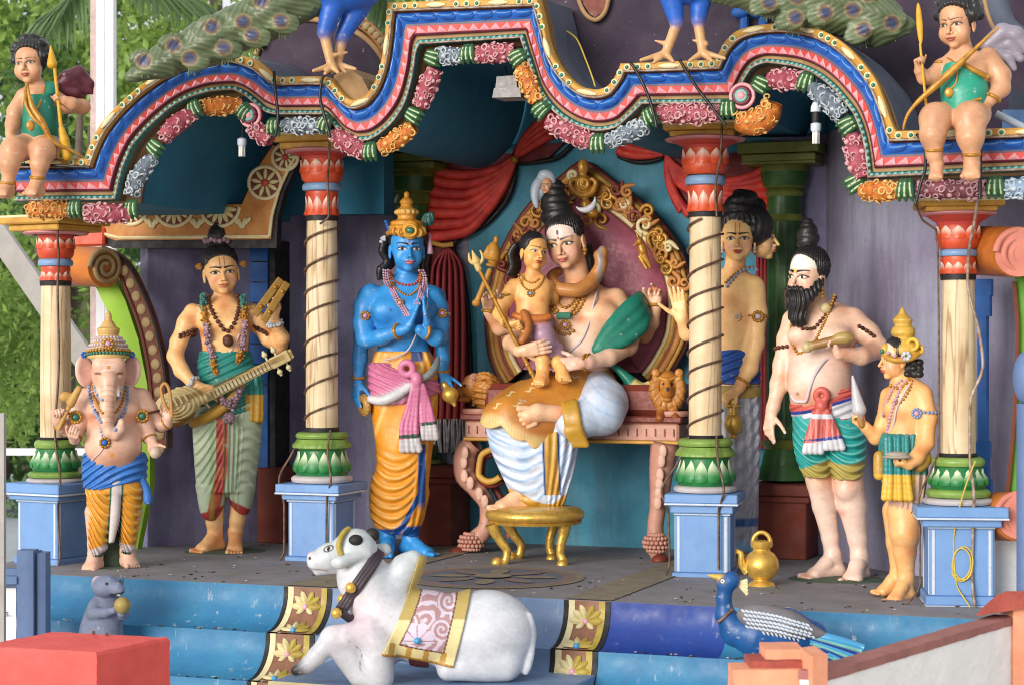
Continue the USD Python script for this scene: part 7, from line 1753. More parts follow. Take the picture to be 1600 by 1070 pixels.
 f=Field(2);f.ell((1146,660,-44),(14,14,17),2);f.cap((1146,642,-44),(1146,626,-44),8,7,2);f.tor((1146,632,-44),9,2.4,(0,0,1),1);f.ell((1146,680,-44),(8,8,3),1)
 V,Fc=f.mesh(1.1);tag(obj('water_pot',(fg.w(V),Fc),'gold',None,smooth=True),'small golden water pot hanging from the many-faced statue\'s lowered hand','pot')
# ---------------------------------------------------------------- crowned attendant in profile
def attendant_statue():
 fg=Fig(8.70,1412)
 rt=fg.root('attendant_statue','short crowned attendant statue in profile beside the outer right column','statue',940)
 SK=S(242,182,118,.86);OR=S(206,104,46,.8)
 B=Field(6)
 B.slab([(588,1396,1428,15,4),(600,1390,1446,22,3),(618,1384,1456,28,2),(640,1384,1454,29,2),(662,1386,1448,27,2),(690,1384,1448,28,2)],4,e=2.2)
 B.cap((1402,560,4),(1408,596,4),13.5,16,6);B.ell((1392,636,-10),(13,18,14),10)
 B.limb([(1442,614,-10,14.5),(1449,650,-16,15),(1446,690,-20,13),(1432,712,-36,11),(1420,722,-46,9)],7)
 B.limb([(1388,618,14,13),(1380,660,22,12),(1368,684,16,11),(1352,668,4,9)],6)
 t=add_hand(B,(1420,722,-48),(-.9,-.3,.05),(0,.3,1),40,(.5,.8,.8,.85,.85),side=-1,k=2.2)
 t+=add_hand(B,(1352,668,2),(-.75,-.1,.6),(.4,-.5,.6),44,(.4,.5,.55,.6,.6),side=1,k=2.2)
 B.limb([(1412,800,0,26),(1414,830,-4,24),(1414,860,4,17),(1416,905,10,12.5)],8);B.limb([(1400,800,26,22),(1402,850,26,17),(1404,900,26,12)],6)
 add_foot(B,(1416,900,8),(1388,934,-28),26,941,big=-1);add_foot(B,(1402,896,24),(1366,926,10),24,931,big=-1)
 hd=Head((1388,592),64,yaw=-62,pitch=2,depth=-8,earlen=1.0,plump=1.05);B.head(hd,4)
 def paint(V,c):
  c=airbrush(V,c,[(1440,700,12,.5),(1410,650,10,.5),(1420,672,14,.4),(1424,860,10,.6),(1430,830,12,.5),(1395,605,8,.5),(1400,936,12,.4)],OR)
  return hd.paint(V,c,lips=S(200,80,80,.8),blush=S(240,160,170,.8),marks=((mark_dot,S(180,60,50)),(lambda x,z,s:.6*s(.58-z,.03),S(240,206,190,.85))))
 put_part(fg,'body',B,2.0,SK,rt,fine=[head_box(hd,.75),hand_box((1402,722,-52),28,.9),hand_box((1344,680,0),28,.9),((1355,-60,-948),(1435,40,-905),1.1)],paint=paint)
 H=cap_hair(hd,11,face=.14,side=.5)
 for k in range(9):H.ell((1418+(k%3)*9,566+(k//3)*9,-6+3*(k%2)),(7.5,8,6),2)
 put_part(fg,'hair',H,1.1,(.02,.02,.022),rt,'hair_black')
 C=Field(2);G=S(206,166,70,.85);x=1412
 C.slab([(556,1388,1438,25,0),(545,1386,1440,27,0),(534,1392,1434,21,0),(528,1396,1428,16,0),(520,1392,1430,19,0),(513,1394,1429,17,0),(508,1398,1424,13,0),(500,1395,1426,15,0),(495,1399,1421,11,0),(490,1404,1416,6,0),(486,1406,1414,4,0),(479,1409.5,1410.5,.6,0)],1.5,G,e=2)
 C.curve([(1384,556,-14),(1400,562,-26),(1420,560,-26),(1438,548,-12)],4.5,16,2,S(190,140,50));C.ell((1383,548,-12),(7,8,12),2,G);C.tor((1426,538,-22),8,3.2,(.3,1,0),1,S(220,180,60));C.tor((1436,546,-16),6,2.6,(.5,1,0),1,S(220,180,60))
 cr=put_part(fg,'crown',C,1.0,G,rt);obj('crown_gem',fg.mesh(ball((1379,-18,-549),4,2)),'gem_green',cr,smooth=True);put_beads(fg,cr,'crown_beads','bead_pink',[([(1388,551,-28),(1398,556,-31),(1410,557,-32)],3.0)])
 obj('ear_flower',[fg.mesh(ball((1416+5*math.cos(k*1.05),-30,-556+5*math.sin(k*1.05)),3.6,1))for k in range(6)],'flower_white',rt,smooth=True)
 sk=lambda pts,r:skin_beads(B,pts,r)
 put_beads(fg,rt,'bead_garland','bead_pink',[sk([(1414,596),(1404,612),(1396,632),(1390,654),(1386,674)],3.0),sk([(1408,594),(1396,606),(1386,626),(1380,650)],2.6)]);put_beads(fg,rt,'gold_necklace','gold_paint',[sk([(1420,592),(1410,602),(1400,606),(1392,602)],3.0),sk([(1424,594),(1416,616),(1404,628),(1396,628)],2.4)])
 obj('sacred_thread',ribbon(fg,project_front(B,[(1424,596),(1410,618),(1400,640),(1396,662),(1386,674)],.6),1.6,40),'thread_white',rt,smooth=True)
 put_beads(fg,rt,'armlet','bead_blue',[(ring_line((1449,644,-16),17.5,(0,.1,1)),2.8)]);brooch(fg,rt,(1432,644,-31),9.5,'bead_pink',rim='bead_blue')
 TL=S(36,130,130,.82);YE=S(222,176,60,.85);D_=Field(3)
 D_.slab([(676,1378,1452,31,4),(700,1372,1452,34,4),(740,1374,1450,33,4),(770,1384,1446,30,4),(800,1390,1440,27,4),(814,1394,1436,24,4)],3,e=2.2,folds=lambda P,X,Y:1.6*np.sin(2*np.pi*X*36/10)*smooth01((-.02-Y)*2.2))
 for k in range(6):D_.curve([(1384+k*6.5,682,-26-4*(k%2)),(1385+k*6.5,730,-32-4*(k%2)),(1382+k*8,775,-32-4*(k%2))],[4,5,5.5],12,1.5)
 D_.curve([(1440,700,-22),(1446,715,-20),(1436,728,-26)],[8,9,7],10,2,S(180,140,60,.82));D_.curve([(1374,712,-20),(1374,740,-20)],[9,9],6,2,S(190,150,60,.82))
 def dp(V,c):
  x,py=V[:,0],-V[:,2];fr=V[:,1]<-24
  m=fr*smooth01((py-738)/1.5)*(x<1430)*(py<783);c=c*(1-m[:,None])+np.array(YE)*m[:,None]
  m=(py>740)*(~fr|(x>=1430)|(py>=783));c=np.where(m[:,None],np.array(S(206,170,150,.82)),c);m=(py>802);c=np.where(m[:,None],np.array(S(216,206,186,.85)),c);m=(py>797)&(py<=802);return np.where(m[:,None],np.array(S(60,120,110)),c)
 put_part(fg,'dhoti',D_,1.4,TL,rt,paint=dp)
 f=Field(1);f.cap((1346,664,-6),(1342,645,-6),5,7,1,S(170,120,60));f.cap((1342,640,-6),(1332,588,-6),11.5,2,2);V,Fc=f.mesh(1.0)
 tag(obj('conch_horn',(fg.w(V),Fc),'paint',None,smooth=True,col=f.colours(V,S(190,190,196,.85))),'pale pointed horn held up by the attendant statue before the sage\'s sash','horn')
 f=Field(1);f.ell((1402,710,-60),(22,14,4),2);f.ell((1402,705,-60),(17,11,3.5),2);V,Fc=f.mesh(1.0)
 tag(obj('offering_dish',(fg.w(V),Fc),MATC('dish_grey',S(170,160,146,.85)),None,smooth=True),'flat grey dish balanced on the attendant statue\'s fist','dish')
sage_statue();many_faced_statue();attendant_statue()
# ================================================================== shrine fittings
def pp(pts,y,t,m,name,parent=None,smooth=False):return obj(name,px_prism(pts,y,t),m,parent,smooth)
def circ(cx,cy,r,n=24,a0=0,a1=360):return[(cx+r*math.cos(math.radians(a)),cy+r*math.sin(math.radians(a)))for a in np.linspace(a0,a1,n,endpoint=abs(a1-a0)<360)]
for pi,(cx,yw,rows,plx,lab)in enumerate(((645,2.10,[(243,58),(256,58),(257,52),(268,52),(272,34),(278,36),(300,33),(304,26),(318,30),(322,24),(690,24),(694,40),(716,44),(722,52)],(660,720,724,848),'green pilaster behind the blue statue, its brown plinth beside the throne'),(1226,2.10,[(226,64),(243,64),(244,58),(256,58),(260,36),(270,38),(292,33),(297,26),(302,30),(308,27),(336,26),(342,30),(347,26),(684,27),(690,38),(700,30),(724,36),(748,44)],(1180,1272,752,872),'dark green fluted pilaster on brown plinth behind the bearded sage'))):
 D=np.dot(at_y(cx,500,yw)-CAM,FWD);u=D/F_PX;c=at_y(cx,500,yw)
 pil=thing('pilaster',lab,'pilaster',(c[0],yw,0))
 zz=lambda py:CAM_H+(HORIZON-py)*u
 n_cap=3 if pi==0 else 3
 for(p0,r0),(p1,r1)in zip(rows[:-1],rows[1:]):
  if abs(p1-p0)<2:continue
  sh=p1-p0>200
  if p0<260:obj('capital_slab',rbox((c[0]-r0*u,yw-r0*u*.8,zz(p1)),(c[0]+r0*u,yw+.06,zz(p0)),.006),'pilaster_olive',pil)
  else:obj('shaft' if sh else 'moulding',lathe([(r1*u,zz(p1)),((r0+r1)/2*u*1.02,zz((p0+p1)/2)),(r0*u,zz(p0))],(c[0],yw,0),40,lobes=12 if sh else 0,lobe_amp=.05),'pilaster_green' if(sh or(p1-p0)>15)else 'pilaster_olive',pil,smooth=40)
 x0,x1,p0,p1=plx;a,b=at_y(x0,800,2.0)[0],at_y(x1,800,2.0)[0]
 obj('plinth',rbox((a+.02,1.90,0),(b-.02,2.19,zz(p0)-.06)),'plinth_brown',pil);obj('plinth_cap',rbox((a-.01,1.87,zz(p0)-.06),(b+.01,2.19,zz(p0))),'plinth_brown',pil);obj('plinth_step',rbox((a,1.885,zz(p0)-.095),(b,2.19,zz(p0)-.06)),'plinth_brown',pil)
tag(obj('wall_plinth',rbox((at_y(405,800,1.75)[0],1.72,0),(at_y(446,800,1.75)[0],2.3,at_y(420,730,1.75)[2])),'plinth_brown'),'brown plinth on the wall between the musician and the second column','plinth')
bp=thing('blue_wall_pillar','blue banded pillar relief on the wall behind the musician statue','pillar',at_y(395,730,2.0))
pp([(352,376),(430,376),(430,732),(352,732)],1.80,.2,'black_line','outline',bp)
for k in range(11):
 y0,y1=378+k*32,378+(k+1)*32-2
 if k<7:pp([(358,y0),(418,y0),(418,y1),(358,y1)],1.785,.02,'wall_blue','band',bp)
pp([(358,602),(418,602),(418,730),(358,730)],1.785,.02,'wall_blue','shaft',bp)
fz=thing('rosette_frieze','tan frieze with maroon flower rosettes below the left vault','frieze',at_y(280,370,1.25))
YF=1.22
pp([(146,318),(376,318),(386,296),(400,262),(424,225),(482,228),(462,262),(444,300),(434,340),(432,388),(176,388),(150,372)],YF+.012,.05,'black_line','outline',fz)
pp([(148,320),(378,320),(388,298),(403,262),(426,228),(474,230),(455,260),(437,298),(426,338),(423,374),(180,376),(152,366)],YF,.03,'frieze_tan','ground',fz)
for pts,m in(([(152,362),(182,372),(421,370)],'cream'),([(421,370),(425,336),(436,297),(454,258),(470,234)],'cream')):
 obj('border',tube(np.array([at_y(*p,YF-.004)for p in resample(np.array(pts,float),16)]),.009,6),m,fz)
for cx,cy,r,a0,a1 in((205,326,25,0,180),(272,324,30,0,180),(344,324,30,0,180),(414,286,25,30,390),(446,246,20,0,360),(165,328,14,0,180)):
 half=a1==180
 pp(circ(cx,cy,r,24,a0,a1),YF-.004,.01,'frieze_brown','rosette',fz)
 obj('rosette_rim',tube(np.array([at_y(x,y,YF-.006)for x,y in circ(cx,cy,r,25,a0,a1 if half else a1-.1)]),.010,6),'cream',fz)
 for a in np.linspace(a0+(10 if half else 0),a1-(10 if half else 36),7 if half else 9):
  p=at_y(cx+r*.55*math.cos(math.radians(a)),cy+r*.55*math.sin(math.radians(a)),YF-.008);ca,sa=math.cos(math.radians(a)),-math.sin(math.radians(a));s=r*.0035
  M=np.array([[ca,0,-sa],[0,1,0],[sa,0,ca]])@np.diag([s*.36,.008,s*.13]);obj('rosette_petal',xf(ball((0,0,0),1,1),M,p),'strip_petal',fz,smooth=True)
 obj('rosette_eye',xf(ball((0,0,0),1,1),np.diag([r*.0009,.012,r*.0009]),at_y(cx,cy+(3 if half else 0),YF-.008)),'bell_red',fz,smooth=True)
for cx in(238,308,378):
 for a in(-50,-20,20,50):
  p=at_y(cx+10*math.sin(math.radians(a)),340+10*math.cos(math.radians(a)),YF-.006);ca,sa=math.cos(math.radians(a)),math.sin(math.radians(a));M=np.array([[ca,0,sa],[0,1,0],[-sa,0,ca]])@np.diag([.014,.008,.032]);obj('leaf',xf(ball((0,0,0),1,1),M,p),'strip_petal',fz,smooth=True)
def side_arch(pts_out,pts_in,y,lab,lime,roll,disc_step=20):
 t=thing('scrolled_side_wall',lab,'side wall',at_y(pts_in[0][0],pts_in[-1][1],y))
 o,i=spline(np.array(pts_out,float),60),spline(np.array(pts_in,float),60)
 mid=i*.5+o*.5
 pp(list(map(tuple,o))+list(map(tuple,i[::-1])),y,.05,'border_brown','border',t)
 pp([tuple(p)for p in lime],y+.06,.05,'arch_lime','reveal',t)
 obj('border_edge',tube(np.array([at_y(a,b,y-.002)for a,b in o]),.008,6),'black_line',t);obj('border_edge',tube(np.array([at_y(a,b,y-.006)for a,b in i]),.009,6),'frieze_brown',t)
 L=np.linalg.norm(np.diff(mid,axis=0),axis=1).sum()
 for a,b in resample(mid,int(L/disc_step)):obj('disc',xf(ball((0,0,0),1,2),np.diag([.028,.012,.030]),at_y(a,b,y-.002)),'disc_tan',t,smooth=True)
 return t
sa_l=side_arch([(160,386),(190,402),(220,450),(245,520),(258,590),(262,650),(262,700)],[(162,404),(178,416),(200,462),(222,526),(234,592),(238,650),(238,700)],1.12,'left side wall with lime green reveal and dotted brown border behind the elephant-headed statue',[(140,430),(170,420),(196,470),(216,530),(230,600),(234,700),(234,760),(214,860),(205,860),(212,700),(204,620),(186,540),(165,480)],None)
def roll(p0,p1,r,m,parent,cap_m,end=1):
 a,b=np.array(p0),np.array(p1);obj('roll',tube(np.array([a,a*.66+b*.34,a*.33+b*.67,b]),r,28),m,parent,smooth=40)
 d=(b-a)/np.linalg.norm(b-a);u=np.cross(d,[0,0,1.0]);u/=np.linalg.norm(u);v=np.cross(u,d);th_=np.linspace(0,4.6*np.pi,60);rr=r*(1-.8*th_/th_[-1])
 obj('roll_spiral',tube(b+d*.006+(rr*.94)[:,None]*(np.cos(th_)[:,None]*u+np.sin(th_)[:,None]*v),r*.14,6),cap_m,parent,smooth=True)
roll(at_y(104,416,1.16),at_y(164,418,1.02),.108,'roll_orange',sa_l,'disc_tan')
obj('roll_beam',rbox(at_y(104,358,1.3),at_y(162,384,1.2),.01),'lotus_orange',sa_l)
sa_r=thing('scrolled_side_wall','right side wall with lime green panel and pink ended orange scrolls','side wall',at_y(1580,840,.55))
pp([(1586,432),(1640,400),(1640,800),(1574,790),(1579,720),(1584,640),(1590,560),(1592,500)],.62,.06,'arch_lime_dark','panel',sa_r)
obj('panel_edge',tube(np.array([at_y(a,b,.60)for a,b in spline(np.array([(1584,440),(1590,520),(1588,600),(1581,700),(1572,790)],float),30)]),.010,6),'border_brown',sa_r)
roll(at_y(1526,392,.75),at_y(1590,394,.42),.108,'roll_orange',sa_r,'scroll_pink');roll(at_y(1540,806,.7),at_y(1588,806,.48),.105,'roll_orange',sa_r,'scroll_pink')
for y in(394,806):obj('scroll_disc',tube(np.array([at_y(1589,y,.43),at_y(1592,y,.40)])+(0 if y<500 else np.array([0,.06,0])),.104,28),'scroll_pink',sa_r)
obj('white_base',px_prism([(1538,838),(1596,838),(1596,930),(1538,930)],.70,.15),'white_wash',sa_r)
bw=thing('blue_wall_pillar','narrow blue turned pillar at the right behind the outer right column','pillar',at_y(1532,800,.95))
for p0,p1,w in((436,462,14),(462,494,12),(494,690,7),(690,716,11),(716,750,9),(750,790,13)):pp([(1534-w,p0),(1534+w,p0),(1534+w,p1),(1534-w,p1)],.90,.1,'wall_blue','segment',bw)
def folds(name,lab,lines,r,m,back_poly,y=2.12,extra=None):
 t=thing(name,lab,'curtain',at_y(back_poly[0][0],back_poly[0][1],y))
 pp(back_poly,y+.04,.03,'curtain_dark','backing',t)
 for k,L in enumerate(lines):
  q=spline(np.array(L,float),22);P=np.array([at_y(a,b,y+.015)for a,b in q]);s=np.linspace(0,1,22)
  obj('fold',tube(P,(r if np.isscalar(r)else r[k])*(np.interp(s,[0,.25,1],[.35,.8,1.1])),8),m,t,smooth=True)
 return t
gx,gy=804,250
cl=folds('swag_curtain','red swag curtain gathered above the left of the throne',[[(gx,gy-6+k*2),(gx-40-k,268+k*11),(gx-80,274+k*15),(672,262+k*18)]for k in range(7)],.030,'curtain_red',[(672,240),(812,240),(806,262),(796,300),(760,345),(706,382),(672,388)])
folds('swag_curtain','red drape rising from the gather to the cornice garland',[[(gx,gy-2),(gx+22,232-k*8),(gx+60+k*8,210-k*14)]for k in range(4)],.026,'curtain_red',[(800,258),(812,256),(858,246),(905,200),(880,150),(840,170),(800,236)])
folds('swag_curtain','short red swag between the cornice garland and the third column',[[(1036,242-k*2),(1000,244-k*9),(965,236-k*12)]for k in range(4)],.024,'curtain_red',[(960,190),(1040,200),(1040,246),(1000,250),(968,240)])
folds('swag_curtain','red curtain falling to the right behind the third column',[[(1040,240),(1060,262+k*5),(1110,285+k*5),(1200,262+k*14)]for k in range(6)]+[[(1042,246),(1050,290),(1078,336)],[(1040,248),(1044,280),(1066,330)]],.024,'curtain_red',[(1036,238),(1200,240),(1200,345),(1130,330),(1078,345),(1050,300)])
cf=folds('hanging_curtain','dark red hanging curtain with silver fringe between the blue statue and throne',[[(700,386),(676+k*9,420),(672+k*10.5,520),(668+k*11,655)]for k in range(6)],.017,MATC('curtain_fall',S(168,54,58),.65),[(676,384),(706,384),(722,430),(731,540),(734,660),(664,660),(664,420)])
rrc=np.random.default_rng(12)
for k in range(17):
 x=663+k*4.3;obj('fringe',tube(np.array([at_y(x+rrc.uniform(-1,1),654,2.115),at_y(x+rrc.uniform(-2,2),680,2.10),at_y(x+rrc.uniform(-3,3),706,2.11)]),[.007,.009,.006],6),'fringe_silver',cf,smooth=True)
obj('tie',tube(np.array([at_y(676,380,2.10),at_y(692,384,2.08),at_y(708,382,2.10)]),.014,8),'ochre',cf,smooth=True)
folds('hanging_curtain','dark red hanging curtain behind the many-faced statue',[[(1186+k*5,335),(1184+k*6,420),(1184+k*6,700)]for k in range(3)],.014,'curtain_fall',[(1182,330),(1202,330),(1202,700),(1182,700)])
obj('gather_knot',ball(at_y(gx,gy,2.08),.022,2),'gold_paint',cl,smooth=True)
for pts in([(806,262),(798,300),(762,348),(708,386),(724,430),(734,540),(737,700)],[(806,256),(862,250),(908,204)],[(1036,246),(1000,254),(966,244)]):
 obj('outline',tube(np.array([at_y(a,b,2.17)for a,b in spline(np.array(pts,float),40)]),.014,6),'black_line',cl,smooth=True)
# ================================================================== roof level: dark niches, borders, brackets
nich=thing('roof_niche_wall','dark plum niche walls on the roof behind the birds','wall')
YN=1.06
base_=lambda x0,x1:[(float(p[0]),float(p[1])+14)for p in OUT[::3]if x0<p[0]<x1]
bl=base_(404,603)
pp([(404,110),(404,60),(420,36),(445,18),(480,8),(520,14),(552,26),(580,44),(604,78),(604,110)]+bl[::-1],YN,.1,'roof_plum','niche_panel',nich)
br=base_(858,1640)
pp([(846,40),(846,-90),(1660,-90),(1660,214)]+br[::-1],YN+.02,.1,'roof_plum','niche_panel',nich)
q=spline(np.array([(404,66),(420,38),(445,20),(480,10),(522,15),(554,27),(582,46),(606,80)],float),60)
obj('niche_border',tube(np.array([at_y(a,b+4,YN-.02)for a,b in q]),.03,8),'frieze_tan',nich,smooth=True);obj('niche_border',tube(np.array([at_y(a-4,b+20,YN-.015)for a,b in q]),.016,8),'rim_tan',nich,smooth=True)
for a,b in resample(q,24):obj('border_disc',xf(ball((0,0,0),1,1),np.diag([.022,.012,.022]),at_y(a,b+4,YN-.05)),'disc_tan',nich,smooth=True)
obj('shield_border',tube(np.array([at_y(a,b,YN-.01)for a,b in spline(np.array([(902,-14),(908,10),(918,26),(930,32),(942,24),(949,8),(952,-14)],float),30)]),.012,6),'rim_tan',nich,smooth=True);pp([(906,-14),(912,8),(921,22),(930,28),(940,20),(946,6),(949,-14)],YN-.01,.02,'frieze_brown','shield',nich)
for x in(1163,1192):
 obj('bracket',tube(np.array([at_y(x,58,YN-.02),at_y(x,20,YN-.02)]),.022,8),'wall_blue',nich);obj('bracket_scroll',xf(ball((0,0,0),1,2),np.diag([.045,.03,.030]),at_y(x-6,20,YN-.03)),'wall_blue',nich,smooth=True)
gr=thing('roof_arch_frame','grey pale edged arch behind the right winged child','arch frame',at_y(1570,60,.5))
q=spline(np.array([(1552,-30),(1556,0),(1570,40),(1596,62),(1640,80)],float),20);obj('arch_band',tube(np.array([at_y(a,b,.5)for a,b in q]),.05,8),'roof_slate',gr,smooth=True);obj('arch_edge',tube(np.array([at_y(a-16,b+4,.48)for a,b in q]),.014,6),'rim_tan',gr,smooth=True)
for x0,y0,x1,y1,m in((1576,140,1640,172,'roof_slate'),(1566,172,1640,204,'pedestal_blue')):obj('block',px_prism([(x0,y0),(x1,y0),(x1,y1),(x0,y1)],.5,.2),m,gr)
tag(obj('pipe',tube(np.array([at_y(1556,178,.28),at_y(1612,206,.30)]),.016,10),'pedestal_line',None,smooth=True),'grey plastic pipe lying on the roof behind the right winged child','pipe')
tag(obj('foot_stone',join([prism(px_poly([(516,168),(522,118),(545,106),(566,122),(580,150),(584,172)],.62),.62,.95)]),'rim_tan'),'tan rock under the left roof bird\'s foot','rock')
def roof_bird(x0,D,lab,legs,feet,body,tail,eyes,flip):
 fg=Fig(D,x0);rt=fg.root('peacock_statue',lab,'peacock',100)
 BL=S(34,96,196,.8);TN=S(206,160,110,.82);B=Field(6)
 B.ell(*body,8,BL)
 for(hip,knee,ank,ft)in legs:
  B.cap(hip,knee,20,12,5,BL)
  B.cap((knee[0],knee[1]+4,knee[2]),ank,8.5,7,2,TN);B.cap((ank[0]-4*flip,ank[1]-14,ank[2]),(ank[0]+16*flip,ank[1]-20,ank[2]),5,1.5,2,TN)
  for dx,dy in ft:B.cap(ank,(ank[0]+dx,ank[1]+dy,ank[2]-14),6,2.8,3,TN)
 put_part(fg,'body',B,1.6,BL,rt)
 T=Field(6);GN=S(96,110,78,.8);DKG=S(60,80,60,.8)
 T.limb(tail,14)
 for x,y in eyes:
  R_=np.interp(x*flip,sorted(t[0]*flip for t in tail),[t[3]for t in sorted(tail,key=lambda t:t[0]*flip)]);T.ell((x+4*flip,y,-.72*R_),(30,9,20),2,R=rot3(0,0,22*flip))
 u=np.array(tail[-1][:2],float)-np.array(tail[0][:2],float);Lt=np.linalg.norm(u);u/=Lt;v=np.array([-u[1],u[0]])
 def sd(P):
  a=(P[:,0]-tail[0][0])*u[0]+(-P[:,2]-tail[0][1])*u[1];b=(P[:,0]-tail[0][0])*v[0]+(-P[:,2]-tail[0][1])*v[1]
  return a,b
 T.shape(lambda P:.55*np.sin(sd(P)[0]*.5+np.abs(sd(P)[1])*.65+7*meshkit.noise(P*.035))+3*np.abs(np.sin(sd(P)[0]*.055+2.5*meshkit.noise(P*.02,2)))+1.5*np.sin(sd(P)[1]*.22),[min(t[0]for t in tail)-60,-70,-260],[max(t[0]for t in tail)+60,70,60],0,op='d')
 def tp(V,c):
  a,b=sd(V);n=meshkit.fbm(np.stack([a*.02,b*.03,V[:,1]*.03],1),3);c=np.array(GN)*(.5+n[:,None]);s=np.clip(np.sin(a*.5+np.abs(b)*.65+7*meshkit.noise(V*.035)),0,1)*.45;c=c*(1-s[:,None])+np.array(DKG)*s[:,None]
  for x,y in eyes:
   d=np.hypot(V[:,0]-x,(V[:,2]+y)*1.05);fr=V[:,1]<0
   for r_,cc in((15,S(128,120,86,.8)),(11.5,S(104,84,76,.8)),(8,S(64,72,104,.8))):
    m=fr*smooth01((r_-d)/1.2);c=c*(1-m[:,None])+np.array(cc)*m[:,None]
  return c
 put_part(fg,'tail',T,1.8,GN,rt,paint=tp)
 for i,(x,y)in enumerate(eyes):
  for k in range(12):
   a=-1.0+k*.2+(0.5 if flip>0 else 2.1);p=L3((x,y,-16));e=p+np.array([math.cos(a),0,-math.sin(a)])*(26 if k%2 else 22)
   obj('tail_barb',fg.mesh(tube(np.array([p+(e-p)*.6,e+[0,4,0]]),[1.5,1.0],5)),MATC('barb_green',S(120,140,96)),rt)
roof_bird(520,9.45,'left roof bird statue with blue legs and grey green eyed tail',[((520,10,0),(507,52,0),(518,104,-4),((-28,10),(-10,14),(10,12))),((560,6,20),(534,56,18),(527,100,12),((28,8),(12,13),(-8,14)))],None,((530,-20,10),(70,42,40)),[(500,-24,10,40),(420,22,6,40),(330,66,2,36),(250,104,0,25),(205,124,0,10)],[(229,102),(275,78),(334,50),(382,42),(300,98),(352,82),(410,10),(440,40),(396,62)],1)
roof_bird(1080,8.75,'right roof bird statue with blue legs and long green eyed tail',[((1048,-10,0),(1057,34,0),(1040,84,-4),((-38,12),(-18,16),(12,15))),((1096,-12,16),(1091,30,14),(1098,82,8),((-20,14),(34,11),(14,15)))],None,((1070,-34,10),(64,38,40)),[(1090,-40,10,40),(1200,-14,6,42),(1300,14,4,44),(1370,38,2,40),(1412,46,0,18)],[(1242,4),(1328,26),(1388,46),(1350,2),(1290,-4),(1286,30),(1344,56),(1240,36),(1200,12)],-1)
def cherub(x0,D,lab,sc,o,hd,arms,legs,feet,wing,wcol,torso,tail_fn):
 fg=Fig(D,x0);rt=fg.root('winged_child_statue',lab,'statue',o)
 SK=S(214,160,122,.82);OR=S(150,92,64,.8);GN=S(30,126,104,.82);GD=S(196,154,62,.82)
 B=Field(6);B.slab(torso,5,e=2.1)
 for a in arms:B.limb(a[0],6)
 for l in legs:B.limb(l,7)
 for a in arms:add_hand(B,*a[1],k=2.2)
 for f_ in feet:add_foot(B,*f_)
 B.cap(hd.pp((0,.06,.12)),(torso[0][1]*.5+torso[0][2]*.5,torso[0][0]+6,4),13*sc,15*sc,6);B.head(hd,4)
 ys=[r[0]for r in torso]
 def paint(V,c):
  py,x=-V[:,2],V[:,0];n=meshkit.fbm(V*.05,4);c=c*(.72+.5*n[:,None]);c=airbrush(V,c,[(l[1][0],l[1][1],14,.35)for l in legs],OR)
  return hd.paint(V,c,brow_w=.6,lips=S(170,84,74,.8),white=S(206,190,170,.8),marks=((mark_dot,S(160,60,50)),)if x0>800 else())
 put_part(fg,'body',B,1.8,SK,rt,fine=[head_box(hd,.8)]+[hand_box(a[1][0],26,.95)for a in arms],paint=paint)
 H=cap_hair(hd,7,face=.17,side=.3,r=(.41,.47,.45),amp=.8,top=.66)
 rr=np.random.default_rng(int(x0));
 for k in range(70):
  a=rr.uniform(-.35,3.5);e=rr.uniform(-.15,1.4);p=hd.pp((.43*math.cos(a)*math.cos(e),.09+.47*math.sin(a)*math.cos(e),.64+.47*math.sin(e)));H.ell(p,(6.5*sc,6.5*sc,6*sc),2)
 put_part(fg,'hair',H,1.2,(.03,.032,.04),rt,'hair_black')
 W=Field(3)
 for k,q in enumerate(wing):W.limb(q,3)
 put_part(fg,'wing',W,1.2,wcol,rt)
 tail_fn(fg,rt,B,GN,GD)
def left_extra(fg,rt,B,GN,GD):
 T=Field(5);T.slab([(150,34,84,22,0),(175,34,90,25,-2),(200,33,92,27,-3),(225,34,92,27,0),(248,30,92,26,0)],5,e=2.1);T.slab([(128,72,92,12,0),(150,56,92,20,0)],6)
 put_part(fg,'tunic',T,1.4,GN,rt);obj('medallion',fg.mesh(xf(ball((0,0,0),1,2),np.diag([7,3,8]),L3((48,200,-28)))),'gold_paint',rt,smooth=True)
 obj('strap',[ribbon(fg,[(44,134,-6),(40,160,-20),(50,185,-30),(70,205,-34),(76,215,-34)],3.2,30),ribbon(fg,[(70,136,-12),(64,160,-22),(56,178,-28)],2.4,24)],'gold_paint',rt,smooth=True);obj('hem',ribbon(fg,[(28,222,-36),(40,238,-44),(48,246,-42),(56,228,-40),(70,220,-44),(88,232,-42),(90,250,-36)],2.0,40),'gold_paint',rt,smooth=True)
 for c,n in(((13,290,-46),(0,-.2,1)),((59,281,-46),(0,-.2,1))):bangle(fg,rt,c,10.5,n,2.6)
 b=Field(2);b.curve([(44,140,-30),(50,170,-38),(66,196,-44),(82,226,-44),(110,238,-40),(130,248,-34)],[1.5,4,5,4,2.6,1.5],40,1);V,Fc=b.mesh(1.0);tag(obj('bow',(fg.w(V),Fc),'gold_paint',None,smooth=True),'gilded bow slung across the left winged child','bow')
 a=Field(1);a.cap((83,92,-34),(96,210,-34),2.6,3.2);a.cap((79,76,-34),(81,104,-34),1,8,1);a.limb([(96,205,-34,5),(100,222,-34,8),(104,246,-34,7.5)],1);V,Fc=a.mesh(1.0);tag(obj('arrow',(fg.w(V),Fc),MATC('arrow_gold',S(226,170,40,.85)),None,smooth=True),'thick gilded arrow held upright by the left winged child','arrow')
hdl=Head((44,133),66,yaw=-24,pitch=2,roll=-4,depth=-14,plump=1.28,wide=1.1,ears=False)
